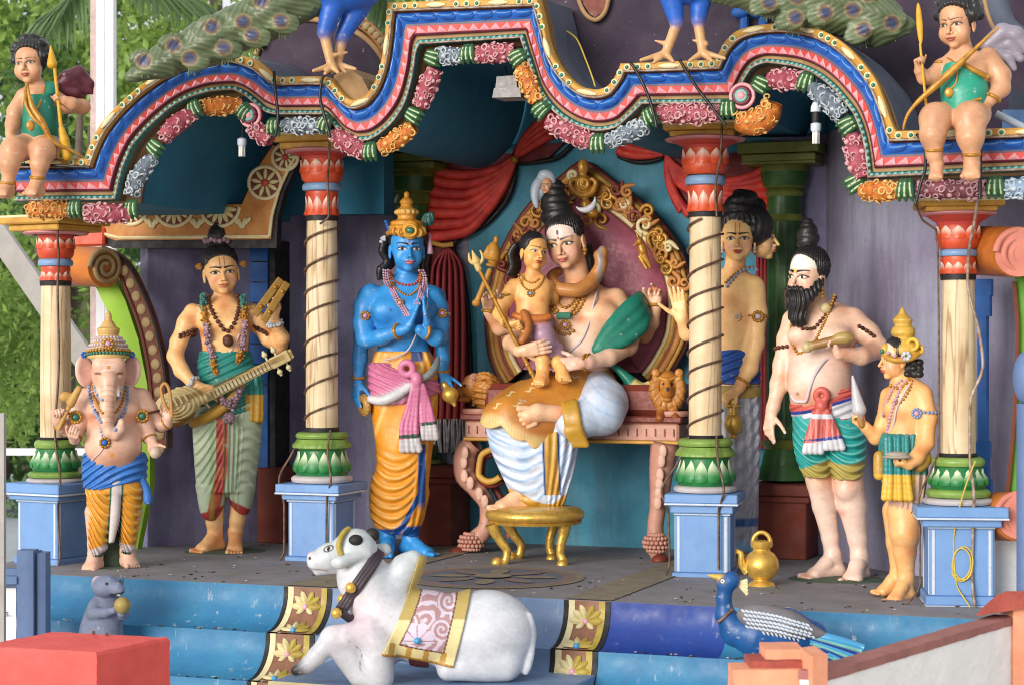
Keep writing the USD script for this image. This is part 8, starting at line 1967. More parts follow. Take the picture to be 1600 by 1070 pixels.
cherub(60,9.60,'left winged child statue in green tunic seated on the cornice',1.0,250,hdl,[([(36,152,2,12),(24,176,0,12.5),(20,196,-6,11),(16,212,-16,8)],((16,213,-18),(-.1,-.4,-.7),(0,.3,-.8),28,(.4,.5,.5,.55,.6),1)),([(84,150,2,12),(104,164,4,12),(130,166,-4,11),(112,164,-22,9.5),(100,160,-28,8)],((100,160,-28),(-.8,-.4,.1),(0,.4,.9),30,(.6,.75,.8,.8,.85),1))],[[(40,232,-10,21),(22,240,-40,20),(16,262,-50,15),(14,290,-46,9),(14,296,-44,9)],[(74,232,-10,21),(66,240,-40,20),(62,262,-50,14),(60,280,-46,9),(60,288,-44,9)]],[((12,294,-44),(2,308,-66),22,313,None,1),((58,288,-44),(46,306,-62),24,311,None,-1)],[[(92,132,10,11),(106,122,10,14),(124,112,10,12),(140,128,10,8),(144,142,10,3)],[(94,134,12,10),(116,128,12,13),(136,138,12,7)],[(96,138,10,9),(120,142,10,9),(130,148,10,4)]],S(96,40,56,.8),[(132,44,72,14,4),(146,33,88,20,2),(170,36,88,23,0),(195,36,90,24,-2),(225,36,90,25,-2),(246,36,90,24,0)],left_extra)
def right_extra(fg,rt,B,GN,GD):
 T=Field(5);T.slab([(100,1476,1506,30,-1),(122,1468,1540,33,-1),(145,1469,1545,36,-5),(172,1472,1543,37,-6),(192,1476,1534,34,-6)],5,e=2.1);put_part(fg,'tunic',T,1.4,S(34,150,124,.85),rt)
 obj('medallion',fg.mesh(xf(ball((0,0,0),1,2),np.diag([7,3,8]),L3((1483,149,-38)))),'gold_paint',rt,smooth=True);obj('neck_cord',ribbon(fg,[(1480,92,-12),(1496,116,-34),(1494,134,-37),(1484,144,-37)],1.5,30),'gold_paint',rt,smooth=True);obj('hem',ribbon(fg,[(1464,176,-36),(1474,184,-44),(1488,190,-42),(1500,176,-42),(1518,164,-40),(1532,160,-36)],2.4,40),'gold_paint',rt,smooth=True);obj('strap',ribbon(fg,[(1505,104,-30),(1520,114,-30),(1542,124,-22)],4.5,20),'gold_paint',rt,smooth=True)
 for c,n,r in(((1460,238,-46),(0,-.2,1),12),((1518,246,-46),(0,-.2,1),12),((1550,156,-12),(.5,.2,1),12),((1470,100,0),(.2,.2,1),9)):bangle(fg,rt,c,r,n,3)
 b=Field(2);b.curve([(1559,52,-44),(1530,78,-46),(1500,106,-48),(1476,128,-48),(1455,146,-48),(1430,168,-44),(1418,184,-40),(1412,204,-36)],[1.6,2.8,3.6,6,6,4,2.6,2],50,1);V,Fc=b.mesh(1.0);tag(obj('bow',(fg.w(V),Fc),'gold_paint',None,smooth=True),'gilded bow lying slantwise across the right winged child','bow')
 a=Field(1);a.cap((1438,72,-30),(1449,182,-30),2.0,2.4);a.ell((1437,40,-30),(5,3.5,33),1,R=rot3(0,0,-4));V,Fc=a.mesh(1.0);tag(obj('arrow',(fg.w(V),Fc),'arrow_gold',None,smooth=True),'slender gilded arrow in the right winged child\'s fist','arrow')
hdr=Head((1492,78),78,yaw=-26,pitch=10,roll=-2,depth=-16,plump=1.25,wide=1.08,ears=True)
cherub(1500,8.10,'right winged child statue in teal tunic seated on the cornice',1.25,205,hdr,[([(1470,104,2,13),(1458,120,-4,13),(1444,122,-14,10.5),(1437,112,-22,9)],((1436,112,-24),(-.15,-.35,1),(.7,-.6,0),36,(.7,.75,.8,.8,.85),1)),([(1544,92,4,17),(1562,120,4,17),(1564,140,-2,14),(1546,160,-14,10)],((1544,162,-18),(-.9,-.3,-.2),(0,.3,-1),36,(.3,.35,.4,.4,.5),-1))],[[(1484,180,-8,22),(1462,190,-38,25),(1458,216,-48,20),(1460,246,-44,11.5),(1464,258,-42,11)],[(1526,180,-8,23),(1516,190,-38,26),(1516,220,-48,21),(1518,250,-44,11.5),(1518,262,-42,11)]],[((1464,262,-42),(1462,280,-58),22,285,None,1),((1518,264,-42),(1516,280,-60),30,285,None,-1)],[[(1544,70,14,13),(1566,52,14,15),(1586,56,14,14),(1604,78,14,8)],[(1550,74,16,12),(1576,70,16,12),(1594,92,16,7)],[(1556,84,14,10),(1576,90,14,9),(1584,108,14,5)]],S(146,140,156,.82),[(78,1486,1520,15,4),(92,1472,1548,23,2),(115,1470,1546,28,0),(145,1474,1540,31,-4),(172,1476,1538,32,-4),(196,1474,1540,28,0)],right_extra)
# ================================================================== animals and vessels before the stage
def bull():
 fg=Fig(8.28,655);rt=fg.root('bull_statue','white bull statue lying on the steps in a lilac and gold saddle cloth','bull',1056)
 WH=S(206,211,220,.85);PK=S(226,206,214,.9);BK=S(50,48,54,.8);B=Field(12)
 B.ell((760,992,4),(79,62,70),12);B.cap((700,1040,-30),(790,1036,-26),18,24,16);B.limb([(740,992,4,55),(660,982,0,53),(604,970,-4,48)],14);B.ell((585,1000,-6),(40,40,58),16)
 B.limb([(604,930,0,34),(634,886,0,21),(646,874,0,15)],10)
 B.limb([(592,945,0,48),(568,902,-2,39),(558,872,-4,32)],12)
 B.ell((556,855,-6),(33,29,31),8);B.limb([(545,861,-8,27),(515,868,-12,20.5),(496,874,-14,15.5)],8);B.cap((520,884,-10),(498,889,-13),10,7,5)
 B.ell((492,866,-14),(10,12,8),5)
 B.cap((572,862,-24),(534,872,-46),10,9,4);B.ell((532,873,-46),(13,5,9),4);B.cap((588,858,12),(600,860,16),8,11,4)
 B.limb([(575,985,-36,30),(540,988,-48,19),(522,988,-50,17)],10);B.limb([(522,986,-50,16),(498,1015,-52,14),(482,1030,-52,12)],5);B.cap((524,990,-48),(566,1044,-42),19,22,8)
 B.cap((590,1000,-40),(590,1050,-40),24,26,12);
 B.curve([(826,960,-14),(830,1000,-18),(820,1045,-26)],[5,4.5,6],14,5)
 B.cap((476,1033,-52),(466,1037,-52),11,8,2,BK)
 eye=(515,853)
 def paint(V,c):
  x,py=V[:,0],-V[:,2];n=meshkit.fbm(V*.02,4);g=np.clip((V[:,2]+960)/60,0,1)*.35*n;c=c*(1-g[:,None])+np.array(S(176,196,190))*g[:,None]
  m=np.clip((960-py)/60,0,1)*smooth01((n-.42)*6)*.2;c=c*(1-m[:,None])+np.array(S(150,168,166))*m[:,None]
  m=.5*np.exp(-((x-560)**2/1600+(py-960)**2/1600))+.7*np.exp(-((x-484)**2+(py-862)**2)/40);m=np.clip(m,0,1);c=c*(1-m[:,None])+np.array(PK*np.array([1,.86,.88]))*m[:,None]
  f=V[:,1]<-8;u,v=x-eye[0],py-eye[1]+.25*(x-eye[0])
  for a,b,cc in((9,5.5,(.01,.01,.012)),(6.5,3.6,S(230,228,224)),(3.2,3.6,(.01,.01,.015))):
   m=f*smooth01((1-np.hypot(u/a,v/b))*4);c=c*(1-m[:,None])+np.array(cc)*m[:,None]
  m=f*smooth01((1.3-np.abs(py-886-.15*(x-500)))/.8)*(x>484)*(x<514)*.7;c=c*(1-m[:,None])+np.array(S(150,80,80))*m[:,None]
  for X,Y,r in((486,868,3),):m=f*smooth01((r-np.hypot(x-X,py-Y))/1);c=c*(1-m[:,None])+np.array(S(70,40,44))*m[:,None]
  cr=np.abs(x-556-(py-1000)*.45-6*np.sin(py*.12));m=.8*smooth01((1.0-cr)/.7)*(py>985)*(py<1046)*(V[:,1]<-40);return c*(1-m[:,None])+np.array(S(110,96,90))*m[:,None]
 put_part(fg,'body',B,2.4,WH,rt,'paint',fine=[((470,-80,-910),(620,40,-818),1.2)],paint=paint)
 for c_,r in(((557,840,-30),(11,9,9)),((582,834,-6),(11,9,11))):obj('horn',fg.mesh(xf(ball((0,0,0),1,2),np.diag(r),L3(c_))),'black_line',rt,smooth=True)
 obj('head_band',ribbon(fg,[(545,824,-12),(536,832,-28),(531,848,-36),(535,862,-36)],4.5,24),'strip_olive',rt,smooth=True)
 Sd=Field(3)
 def shell(P):
  d=B.eval(P,margin=40);x,py=P[:,0],-P[:,2]
  l=648-(py-888)*.40+4*np.sin((py-888)/37);r=738-(py-912)*.25;bt=1014+(x-600)*.2
  return np.maximum.reduce([np.abs(d-2.5)-2.6,(l-x)*.9,(x-r)*.9,(py-bt)*.9])
 Sd.shape(shell,(590,-110,-1045),(750,110,-870))
 def sp(V,c):
  x,py=V[:,0],-V[:,2];l=648-(py-888)*.40+4*np.sin((py-888)/37);r=738-(py-912)*.25;bt=1014+(x-600)*.2
  e=np.minimum.reduce([x-l,r-x,bt-py]);e2=np.minimum(x-l,r-x)
  n=np.sin(np.hypot(x-655,py-965)*.42+2.5*np.sin(np.arctan2(py-965,x-655)*3))+.6*np.sin(x*.35)*np.sin(py*.33)
  for X,Y in((640,930),(700,935),(690,975),(640,965)):n=np.where(np.hypot(x-X,py-Y)<18,np.sin(np.hypot(x-X,py-Y)*.75+np.arctan2(py-Y,x-X)),n)
  th_=np.arctan2(py-992,x-652);R_=np.hypot(x-652,py-992);fl=(R_<24+5*np.abs(np.sin(th_*4)))&(py<996)
  c=np.where((n>.15)[:,None]|fl[:,None],np.array(S(216,204,222,.9)),np.array(S(184,146,148,.85)))
  m=fl&(np.abs(np.sin(th_*4))<.18);c=np.where(m[:,None],np.array(S(160,118,130,.85)),c)
  m=e<20;stripe=((x*.11+py*.02).astype(int)%3==0)[:,None]&((bt-py)<22)[:,None]
  c=np.where(m[:,None],np.where(stripe,np.array(S(190,150,70,.85)),np.array(S(226,212,156,.88))),c)
  m=(e2<20)&(py<960);c=np.where(m[:,None],np.array(S(186,164,96,.85)),c);m=np.abs(e-20.5)<1.2;c=np.where(m[:,None],np.array(S(110,70,60)),c);m=(bt-py)<4;return np.where(m[:,None],np.array(S(176,126,40)),c)
 V,Fc=Sd.mesh(1.5);s_=obj('saddle_cloth',(fg.w(V),Fc),'paint',rt,smooth=True,col=sp(V,np.zeros((len(V),3))))
 obj('cloth_gem',fg.mesh(ball(L3(project_front(B,[(652,991)],8)[0]),5.5,2)),'gem_blue',s_,smooth=True)
 G=Field(1);G.shape(lambda P:np.maximum.reduce([np.abs(B.eval(P,margin=40)-1)-1.6,np.abs(P[:,0]-654-(-P[:,2]-1030)*.12)-15,1012+P[:,2]]),(630,-110,-1062),(680,60,-1010));put_part(fg,'girth_strap',G,1.6,S(96,44,44,.8),rt)
 q=spline(np.array([L3(p)for p in project_front(B,[(592,862),(580,880),(562,905),(546,930),(534,948)],2)]),30)
 for o in(-5,0,5):obj('collar',fg.mesh(tube(q+[o*.8,0,o*-.6],5.0,8)),MATC('collar_dark',S(70,58,66)),rt,smooth=True)
 obj('collar',fg.mesh(tube(np.array([L3((534,948,-44)),L3((548,962,-30)),L3((580,960,20))]),7,8)),'collar_dark',rt,smooth=True)
 for p in((550,911),(537,932),(528,950)):
  a=project_front(B,[p],9)[0];obj('bell',fg.mesh(ball(L3(a if a[2]<-20 else(p[0],p[1],-48)),8.5,2)),'gold',rt,smooth=True)
bull()
p0,p1=at_z(425,1064,-.29),at_z(890,1075,-.29)
bp_=thing('bull_plinth','low painted plinth with flower frieze under the white bull statue','plinth',(p0[0],p0[1],-.6))
obj('slab',rbox((p0[0],p0[1]-.02,-.6),(p0[0]+1.22,-.20,-.286),.004),'step_pale',bp_);obj('edge',rbox((p0[0]-.005,p0[1]-.03,-.31),(p0[0]+1.22,p0[1]-.015,-.284),.003),'cream',bp_);obj('frieze',box((p0[0],p0[1]-.026,-.6),(p0[0]+1.2,p0[1]-.012,-.312)),'strip_brown',bp_)
for k in range(14):
 for j in range(-2,3):
  a=j*.6;c=np.array([p0[0]+.07+k*.085,p0[1]-.028,-.365]);obj('petal',xf(ball((0,0,0),1,1),np.array([[math.cos(a),0,math.sin(a)],[0,1,0],[-math.sin(a),0,math.cos(a)]])@np.diag([.010,.006,.026]),c+[.03*math.sin(a),0,.03*math.cos(a)]),'strip_petal',bp_,smooth=True)
def mouse():
 fg=Fig(9.05,165);rt=fg.root('mouse_statue','blue grey mouse statue holding a round sweet behind the red block','mouse',1045);GY=S(124,134,160,.88);B=Field(6)
 B.slab([(930,146,184,16,0),(950,134,194,24,0),(980,124,192,32,0),(1010,120,196,36,0),(1038,122,194,34,0)],6,e=2.1);B.ell((165,915,-8),(21,22,18),5);B.limb([(172,912,-16,14),(184,917,-26,9),(188,919,-28,6)],5)
 for s,x in((-1,152),(1,186)):B.limb([(x-4*s*-1,945,-10,11),(x-6 if s<0 else x+6,955,-20,10),(165 if s<0 else 190,952,-36,7),(178 if s<0 else 190,948,-40,5)],4)
 for k in range(4):B.cap((176,945+k*2.5,-40),(187,940+k*3,-42),2,1.2,.5)
 B.ell((152,909,-4),(9,4,11),3,S(206,184,190,.85));B.ell((190,908,6),(4,4,10),3)
 def paint(V,c):
  m=smooth01((3-np.hypot(V[:,0]-167,V[:,2]+908))/1)*(V[:,1]<-10);c=c*(1-m[:,None])+.01*m[:,None]
  m=smooth01((2-np.abs(-V[:,2]-924+.2*(V[:,0]-180)))/1.5)*(V[:,0]>172)*(V[:,1]<-10)*.8;return c*(1-m[:,None])+.015*m[:,None]
 put_part(fg,'body',B,1.4,GY,rt,'paint_rough',paint=paint);obj('tooth',fg.mesh(rbox((183,-32,-927),(188,-28,-922),1)),'cream',rt)
 tag(obj('sweet_ball',fg.mesh(ball(L3((191,940,-44)),13,3)),MATC('sweet_olive',S(170,150,84,.85))),'olive round sweet in the paws of the mouse statue','sweet')
mouse()
def peacock():
 fg=Fig(8.0,1200);rt=fg.root('peacock_statue','small blue peacock statue with white feathered wing on the right steps','peacock',1030);BL=S(22,84,150,.8);B=Field(6)
 B.limb([(1142,906,-6,14),(1134,912,-6,12),(1131,935,-6,10),(1133,960,-4,14),(1150,985,0,24),(1180,990,0,34),(1230,985,0,34),(1270,990,0,22)],10);B.limb([(1180,1000,-10,24),(1205,1020,-12,14),(1212,1040,-12,9)],8)
 B.cap((1126,902,-8),(1106,898,-10),6,1.5,2,S(206,170,60));
 def paint(V,c):
  for r,cc in((5,(.01,.01,.015)),(3.6,S(226,226,230)),(2.0,(.01,.01,.01))):m=smooth01((r-np.hypot(V[:,0]-1129,V[:,2]+906))/1)*(V[:,1]<-6);c=c*(1-m[:,None])+np.array(cc)*m[:,None]
  return c
 put_part(fg,'body',B,1.5,BL,rt,paint=paint)
 W=Field(3);W.ell((1208,966,-26),(58,16,24),3,R=rot3(0,0,12));W.cap((1235,972,-26),(1292,988,-22),20,4,8)
 V,Fc=W.mesh(1.4);obj('wing',(fg.w(V),Fc),MATC('wing_grey',S(120,116,120)),rt,smooth=True)
 for r in range(7):
  for k in range(16):
   x,y=1162+k*6.6+(r%2)*3.3+r*1.6,950+r*6.2+.20*(k*6.6)-4*math.sin(k/15*3.1)
   if not(((x-1214)/66)**2+((y-967-.22*(x-1212))/26)**2<1):continue
   q=L3(project_front(W,[(x,y)],0)[0]);R_=rot3(0,0,30 if r<5 else 60);obj('wing_feather',fg.mesh(xf(ball((0,0,0),1,1),R_@np.diag([4.6,1.6,2.0 if r<5 else 1.6]),q)),'flower_lilac' if r>5 else 'pedestal_line',rt,smooth=True)
 for k in range(9):obj('tail_feather',ribbon(fg,[(1245,982+k*2.5,-18+k),(1290+k*2,990+k*4.5,-22+k),(1348-k*3,1004+k*5,-26+k)],[5,8,5],14),('gem_blue','bead_teal','step_royal')[k%3],rt,smooth=True)
 for k in range(5):obj('crest',ribbon(fg,[(1150,910,-4),(1160,908+k*3,-4),(1168,906+k*5.5,-4)],[1.5,2.4,3],8),'cream',rt,smooth=True)
 obj('neck_cord',ribbon(fg,[(1144,950,-16),(1132,962,-20),(1122,970,-18)],3,12),'cable_brown',rt,smooth=True)
peacock()
kf=Fig(9.16,1190);kt=kf.root('kettle','golden spouted kettle with ring handle on the floor near the sage','kettle',914)
obj('body',kf.mesh(lathe([(22,-32),(20,-28),(13,-24),(13,-22),(20,-18),(26,-8),(27.5,0),(26,9),(20,18),(14,22),(13,25),(16,28),(17,36),(15,38)],(1190,0,-882),36)),'gold',kt,smooth=40)
obj('handle',kf.mesh(tube(np.array([(1190+14*math.cos(a),0,-848+17*math.sin(a))for a in np.linspace(-.3,math.pi+.3,22)]),3.4,8)),'gold',kt,smooth=True);obj('spout',kf.mesh(tube(spline(np.array([(1168,-4,-892),(1159,-6,-878),(1158,-8,-864),(1150,-8,-860)],float),16),[8,7.5,7,6.6,6.2,6,5.8,5.5,5.3,5,4.8,4.6,4.4,4.2,4,4.4],10)),'gold',kt,smooth=True)
# ================================================================== lamps, rope lights and wires
def cfl(px,py,y,up,lab):
 c=at_y(px,py,y);t=thing('lamp',lab,'lamp',c);s=.0031
 obj('holder',lathe([(s*4,0),(s*7.5,-s*2),(s*7.5,-s*10),(s*6,-s*13)][::-1],c,18),'pedestal_line',t,smooth=30)
 for k in range(4):a=k*math.pi/2+.4;e=c+[s*3.2*math.cos(a),s*3.2*math.sin(a),0];obj('tube',tube(np.array([e-[0,0,s*12],e-[0,0,s*30]]),s*2.3,8),MATC('lamp_glass',S(236,236,230)),t,smooth=True)
 if up:obj('cap',lathe([(s*6,0),(s*6,s*14),(s*7,s*14.5),(s*7,s*20),(s*5,s*27),(s*1,s*30)],c,18),'black_line',t,smooth=30);obj('cap_top',lathe([(s*7.6,s*15),(s*7.2,s*22),(s*5,s*28),(s,s*31)],c,18),'pedestal_line',t,smooth=30);obj('wire',tube(np.array([c+[0,0,s*30],c+[0,.02,s*62]]),.003,5),'cable_black',t)
 else:obj('wire',tube(np.array([c,c+[0,.02,s*40]]),.003,5),'cable_black',t)
cfl(378,216,.62,False,'white compact fluorescent lamp hanging under the left arch');cfl(1275,192,.42,True,'black and white fluorescent lamp hanging under the right arch')
fl=thing('floodlight','small grey floodlight fixture under the middle arch','floodlight',at_y(794,130,.72))
obj('casing',px_prism([(776,120),(806,118),(808,137),(774,138)],.70,.1),MATC('flood_grey',S(150,146,146)),fl);obj('ribs',px_prism([(772,138),(812,137),(814,152),(769,153)],.66,.16),'flood_grey',fl);obj('bracket',tube(np.array([at_y(790,104,.74),at_y(790,122,.74)]),.006,6),'cable_black',fl)
def rope(pts3,r,m,lab,n=6):return tag(obj('rope_light',tube(np.asarray(pts3),r,n),m,None,smooth=True),lab,'cable','light cables strung on the shrine')
rope(F3(.215,.066),.0055,'cable_clear','clear rope light running along the gilt rim of the cornice');rope(F3(.965,.031),.0055,'cable_clear','clear rope light along the teal bead line of the cornice')
for(cx,cy,u),C_,turns,lab in((COLC[1],COLS[1],8.2,'rope light spiralling up the column between musician and blue statue'),(COLC[2],COLS[2],8.6,'rope light spiralling up the column before the many-faced statue')):
 a=np.linspace(0,turns*2*np.pi,260);y=np.interp(a,[0,a[-1]],[C_['sh'][1]-4,C_['sh'][0]+6])+6*np.sin(a)+3*np.sin(a*.37);R_=(C_['w']+1.8)*u
 rope(np.stack([cx+R_*np.cos(a+1),cy+R_*np.sin(a+1),CAM_H+(HORIZON-y)*u],1),.0058,'cable_brown',lab)
def down(ci,pts,lab,m='cable_brown',r=.006):
 cx,cy,u=COLC[ci];P=[]
 for px,py,lift in pts:P.append(at_y(px,py,cy-lift*u))
 rope(spline(np.array(P),50),r,m,lab)
down(0,[(92,340,52),(90,372,44),(92,404,32),(90,446,27),(92,560,27),(86,680,27),(94,740,48),(94,756,60),(90,790,46),(94,860,46),(90,888,58)],'cable hanging straight down the front of the outer left column')
down(1,[(515,215,60),(514,250,58),(512,290,34),(514,336,30),(500,350,28)],'short cable on the capital of the second column');down(1,[(516,672,30),(512,706,46),(517,750,56),(511,775,48),(510,860,44),(512,880,54)],'cable down the right of the second column pedestal');down(1,[(478,676,26),(455,710,30),(436,750,46),(444,790,44),(444,860,44),(416,890,60)],'cable down the left edge of the second column pedestal')
down(2,[(1128,196,60),(1126,240,56),(1118,300,34),(1120,338,30)],'short cable on the capital of the third column');down(2,[(1120,680,30),(1122,720,48),(1131,766,58),(1123,800,46),(1123,890,46)],'cable down the right of the third column pedestal');down(2,[(1076,682,26),(1060,720,36),(1034,768,50),(1044,800,44),(1046,880,44),(1028,912,60)],'cable down the left edge of the third column pedestal')
down(3,[(1527,310,64),(1522,350,62),(1513,400,36),(1512,440,31),(1530,520,30),(1536,570,30),(1516,630,31),(1515,708,31),(1522,780,58),(1521,800,50),(1519,900,48),(1524,956,62)],'grey cable bowing away from the outer right column','cable_clear',.007);down(3,[(1432,320,56),(1442,345,50),(1464,362,36),(1466,430,28),(1467,560,20),(1466,705,20),(1456,730,36),(1434,790,50),(1437,830,48),(1438,910,48),(1416,944,60)],'thin cable down the left edge of the outer right column','cable_brown',.005)
cx,cy,u=COLC[3];a=np.linspace(0,5*np.pi,70);P=[at_y(1503+16*math.cos(t)+2*math.sin(t*.7),880+26*math.sin(t)+2*math.cos(t*1.3),cy-50*u)for t in a]
tag(obj('wire_coil',[tube(np.array(P),.0035,5),tube(spline(np.array([at_y(1524,720,cy-52*u),at_y(1500,790,cy-58*u),at_y(1490,850,cy-50*u),at_y(1494,910,cy-50*u),at_y(1516,950,cy-64*u),at_y(1478,958,cy-80*u)]),40),.0035,5)],'wire_yellow',None,smooth=True),'coil of yellow wire hanging on the outer right pedestal','wire coil')
for pts,lab in(([(428,112),(431,150),(434,178),(430,214)],'black strap over the left edge of the flat cornice above the second column'),([(534,108),(505,120),(500,150),(508,185),(516,215)],'black strap looping over the cornice right of the second column'),([(985,98),(1004,130),(1018,165),(1026,200)],'black strap over the cornice left of the third column'),([(1062,94),(1084,130),(1110,165),(1134,196)],'black strap slanting over the cornice above the third column'),([(1432,210),(1446,232),(1446,260),(1438,290),(1430,322)],'black cable beside the right winged child\'s left foot'),([(1531,208),(1532,260),(1531,312)],'black cable beside the right winged child\'s right leg'),([(0,256),(40,258),(80,259),(140,262)],'cable tied across the left winged child\'s shins')):
 rope(spline(np.array([on_face(x,y,-.095 if x>200 else-.18)for x,y in pts]),24),.0075 if x0 else.006,'cable_black',lab)
tag(obj('roof_wire',tube(spline(np.array([at_y(874,46,.9),at_y(898,58,.86),at_y(916,96,.82),at_y(930,136,.74)]),30),.0045,5),'wire_yellow',None,smooth=True),'yellow wire trailing over the roof slab in the middle dip','wire')
# ================================================================== around the stage
mat('block_red',S(238,98,92),rough=.75,var=.25,scale=7,dark=S(206,76,70),bump=.2,speck=.3,dirt=.15);mat('coping_rose',S(176,118,112),rough=.8,var=.35,scale=8,dirt=.4,bump=.2);mat('salmon',S(244,172,136),rough=.7,var=.25,scale=8,dark=S(220,130,100),speck=.4,dirt=.25);mat('coping_red',S(180,88,76),rough=.8,var=.4,scale=10,speck=.6,bump=.4);mat('slate_blue',S(96,122,166),rough=.55,var=.25,scale=6,dirt=.2);mat('metal_grey',S(176,172,168),rough=.5,var=.3,scale=6,dirt=.3);mat('post_white',S(226,226,230),rough=.5,var=.12,scale=3,speck=.2)
def slanted(P0,P1,w,z0,z1,m,name,parent=None):
 """upright wall from P0 to P1 (plan), thickness vector w"""
 P0,P1,w=np.array(P0)[:2],np.array(P1)[:2],np.array(w)[:2];q=[P0,P1,P1+w,P0+w];V=np.array([[*p,z]for z in(z0,z1)for p in q])
 return obj(name,rough(trimesh.convex.convex_hull(V),.0035 if m in('salmon','coping_rose','coping_red','white_wash')else.0008,.05),m,parent,smooth=40)
A,Bq,Cq=at_z(151,1019,.03),at_z(266,995,.03),at_z(-40,1009,.03);H4=[A,Bq,Bq+Cq-A,Cq]
rb=thing('red_block','large plain red painted masonry block in the near left corner','block',(A[0],A[1],-.6))
ctr=np.mean(H4,0);q=[p+(ctr-p)*.03 for p in H4]
obj('block',rough(trimesh.convex.convex_hull(np.vstack([[[*p[:2],-.6]for p in H4],[[*p[:2],.018]for p in H4],[[*p[:2],.03]for p in q]])),.004,.03),'block_red',rb,smooth=40);rr=np.random.default_rng(6)
for x,y in((146,990),(167,993)):p=at_z(x,y,.03);obj('rusty_rod',tube(np.array([p-[0,0,.01],p+[0,0,.012]]),.006,6),'cable_brown',rb)
gp=thing('gate_post','slate blue painted wooden gate post with crossbar at the left of the steps','gate post',at_d(48,985,8.9))
for x0_,x1_,y0_,d in((26,52,860,8.86),(52,58,862,8.90),(58,71,864,8.88)):a,b=at_d(x0_,y0_,d),at_d(x1_,1075,d);slanted(a,b,FWD*.10,-.6,a[2],'slate_blue','post_board',gp)
a,b=at_d(-30,888,8.9),at_d(26,888,8.9);slanted(a,b,FWD*.05,at_d(0,917,8.9)[2],a[2],'slate_blue','crossbar',gp);slanted(at_d(-30,900,8.85),at_d(26,900,8.85),FWD*.04,at_d(0,912,8.85)[2],at_d(0,900,8.85)[2],'slate_blue','rail',gp)
sg=thing('sign_panel','white sign panel with black letters below the gate crossbar','sign',at_d(0,1000,8.93));slanted(at_d(-60,918,8.93),at_d(25,918,8.93),FWD*.02,at_d(0,1075,8.93)[2],at_d(0,918,8.93)[2],'white_wash','panel',sg)
tm=meshkit.text_mesh('A.S..',.020);tv=np.array(tm.vertices);o=at_d(-2,962,8.925);obj('lettering',(o+tv[:,:1]*RGT+tv[:,1:2]*UPV-tv[:,2:]*FWD,np.array(tm.faces)),'black_line',sg)
tag(slanted(at_d(-12,645,8.6),at_d(6,645,8.6),FWD*.04,-.6,at_d(0,645,8.6)[2],'metal_grey','metal_post'),'pale grey metal post at the left edge behind the gate','post')
tag(slanted(at_d(-40,700,14),at_d(140,700,14),FWD*.05,at_d(0,711,14)[2],at_d(0,700,14)[2],'post_white','handrail'),'white horizontal handrail behind the outer left column','rail')
wp=thing('steel_post','tall white steel post rising behind the left arch','post',at_d(163,860,12.4));z1=at_d(160,-40,12.4)[2]
slanted(at_d(141,0,12.42),at_d(151,0,12.42),FWD*.1,-.6,z1,MATC('post_edge',S(206,180,176)),'flange',wp);slanted(at_d(150,0,12.38),at_d(163,0,12.38),FWD*.1,-.6,z1,'post_white','web',wp);slanted(at_d(163.6,0,12.37),at_d(177,0,12.37),FWD*.1,-.6,z1,'post_white','web',wp)
q0,q1=at_d(-30,330,11.6),at_d(150,590,11.6);d=(q1-q0)/np.linalg.norm(q1-q0);n=np.cross(d,FWD);n/=np.linalg.norm(n)
tag(obj('diagonal_beam',trimesh.convex.convex_hull(np.array([e+n*s*.062+FWD*t for e in(q0,q1)for s in(-1,1)for t in(0,.09)])),'metal_grey'),'grey diagonal steel beam seen behind the outer left column','beam')
obj('paving',(np.array([[-14,1.2,-.595],[-2.75,1.2,-.595],[-2.75,30,-.595],[-14,30,-.595]]),np.array([[0,1,2],[0,2,3]])),'pavement_pale',kind='structure')
pw=thing('parapet_wall','whitewashed parapet with rose coping between two salmon posts','parapet',at_z(1400,1060,-.6));zc=.05
A,Bq=at_z(1293,1049,zc),at_z(1592,961,zc);w_=np.array([Bq[1]-A[1],-(Bq[0]-A[0]),0]);w_/=np.linalg.norm(w_);w_=w_ if w_@FWD>0 else-w_;w_=w_*.05+RGT*-.05
slanted(A+w_*.04,Bq+w_*.04,w_*.9,-.6,zc-.03,'white_wash','wall',pw);slanted(A,Bq,w_,zc-.03,zc,'coping_rose','coping',pw)
po=thing('parapet_post','salmon pink masonry post with stepped moulding at the lower right','post',at_z(1270,1070,-.6))
a,b,c3=at_d(1293,1022,6.45),at_d(1270,1030,6.41),at_d(1254,1016,6.55);a[2]=b[2]=c3[2]=at_d(1270,1022,6.45)[2];slanted(b,a,(c3-b)*1.0+FWD*.05,-.6,b[2],'salmon','post',po)
for x0_,x1_,y0_,d in((1196,1256,1014,6.6),(1172,1256,1032,6.56),(1146,1256,1046,6.52)):p,q=at_d(x0_,y0_,d),at_d(x1_,y0_,d);slanted(p,q,FWD*.16,-.6,p[2],'coping_red' if y0_==1032 else 'salmon','moulding',po)
pr=thing('parapet_post','salmon post with rounded dark red cap at the right edge','post',at_z(1590,1000,-.6));p,q=at_d(1583,942,7.72),at_d(1650,942,7.72);slanted(p,q,FWD*.2,-.6,p[2],'salmon','post',pr)
obj('cap',trimesh.convex.convex_hull(np.vstack([[at_d(x,y,d)for x,y in((1524,962),(1540,944),(1556,930),(1572,923),(1640,922),(1640,944),(1584,946))]for d in(7.68,7.9)])),'coping_red',pr)
bpst=thing('blue_post','slate blue rounded post at the far right edge','post',at_d(1600,920,8.6));obj('shaft',tube(np.array([at_d(1606,940,8.0),at_d(1606,630,8.0)]),.045,16),'slate_blue',bpst,smooth=True);obj('head',xf(ball((0,0,0),1,2),np.diag([.055,.055,.11]),at_d(1604,590,8.0)),'slate_blue',bpst,smooth=True)
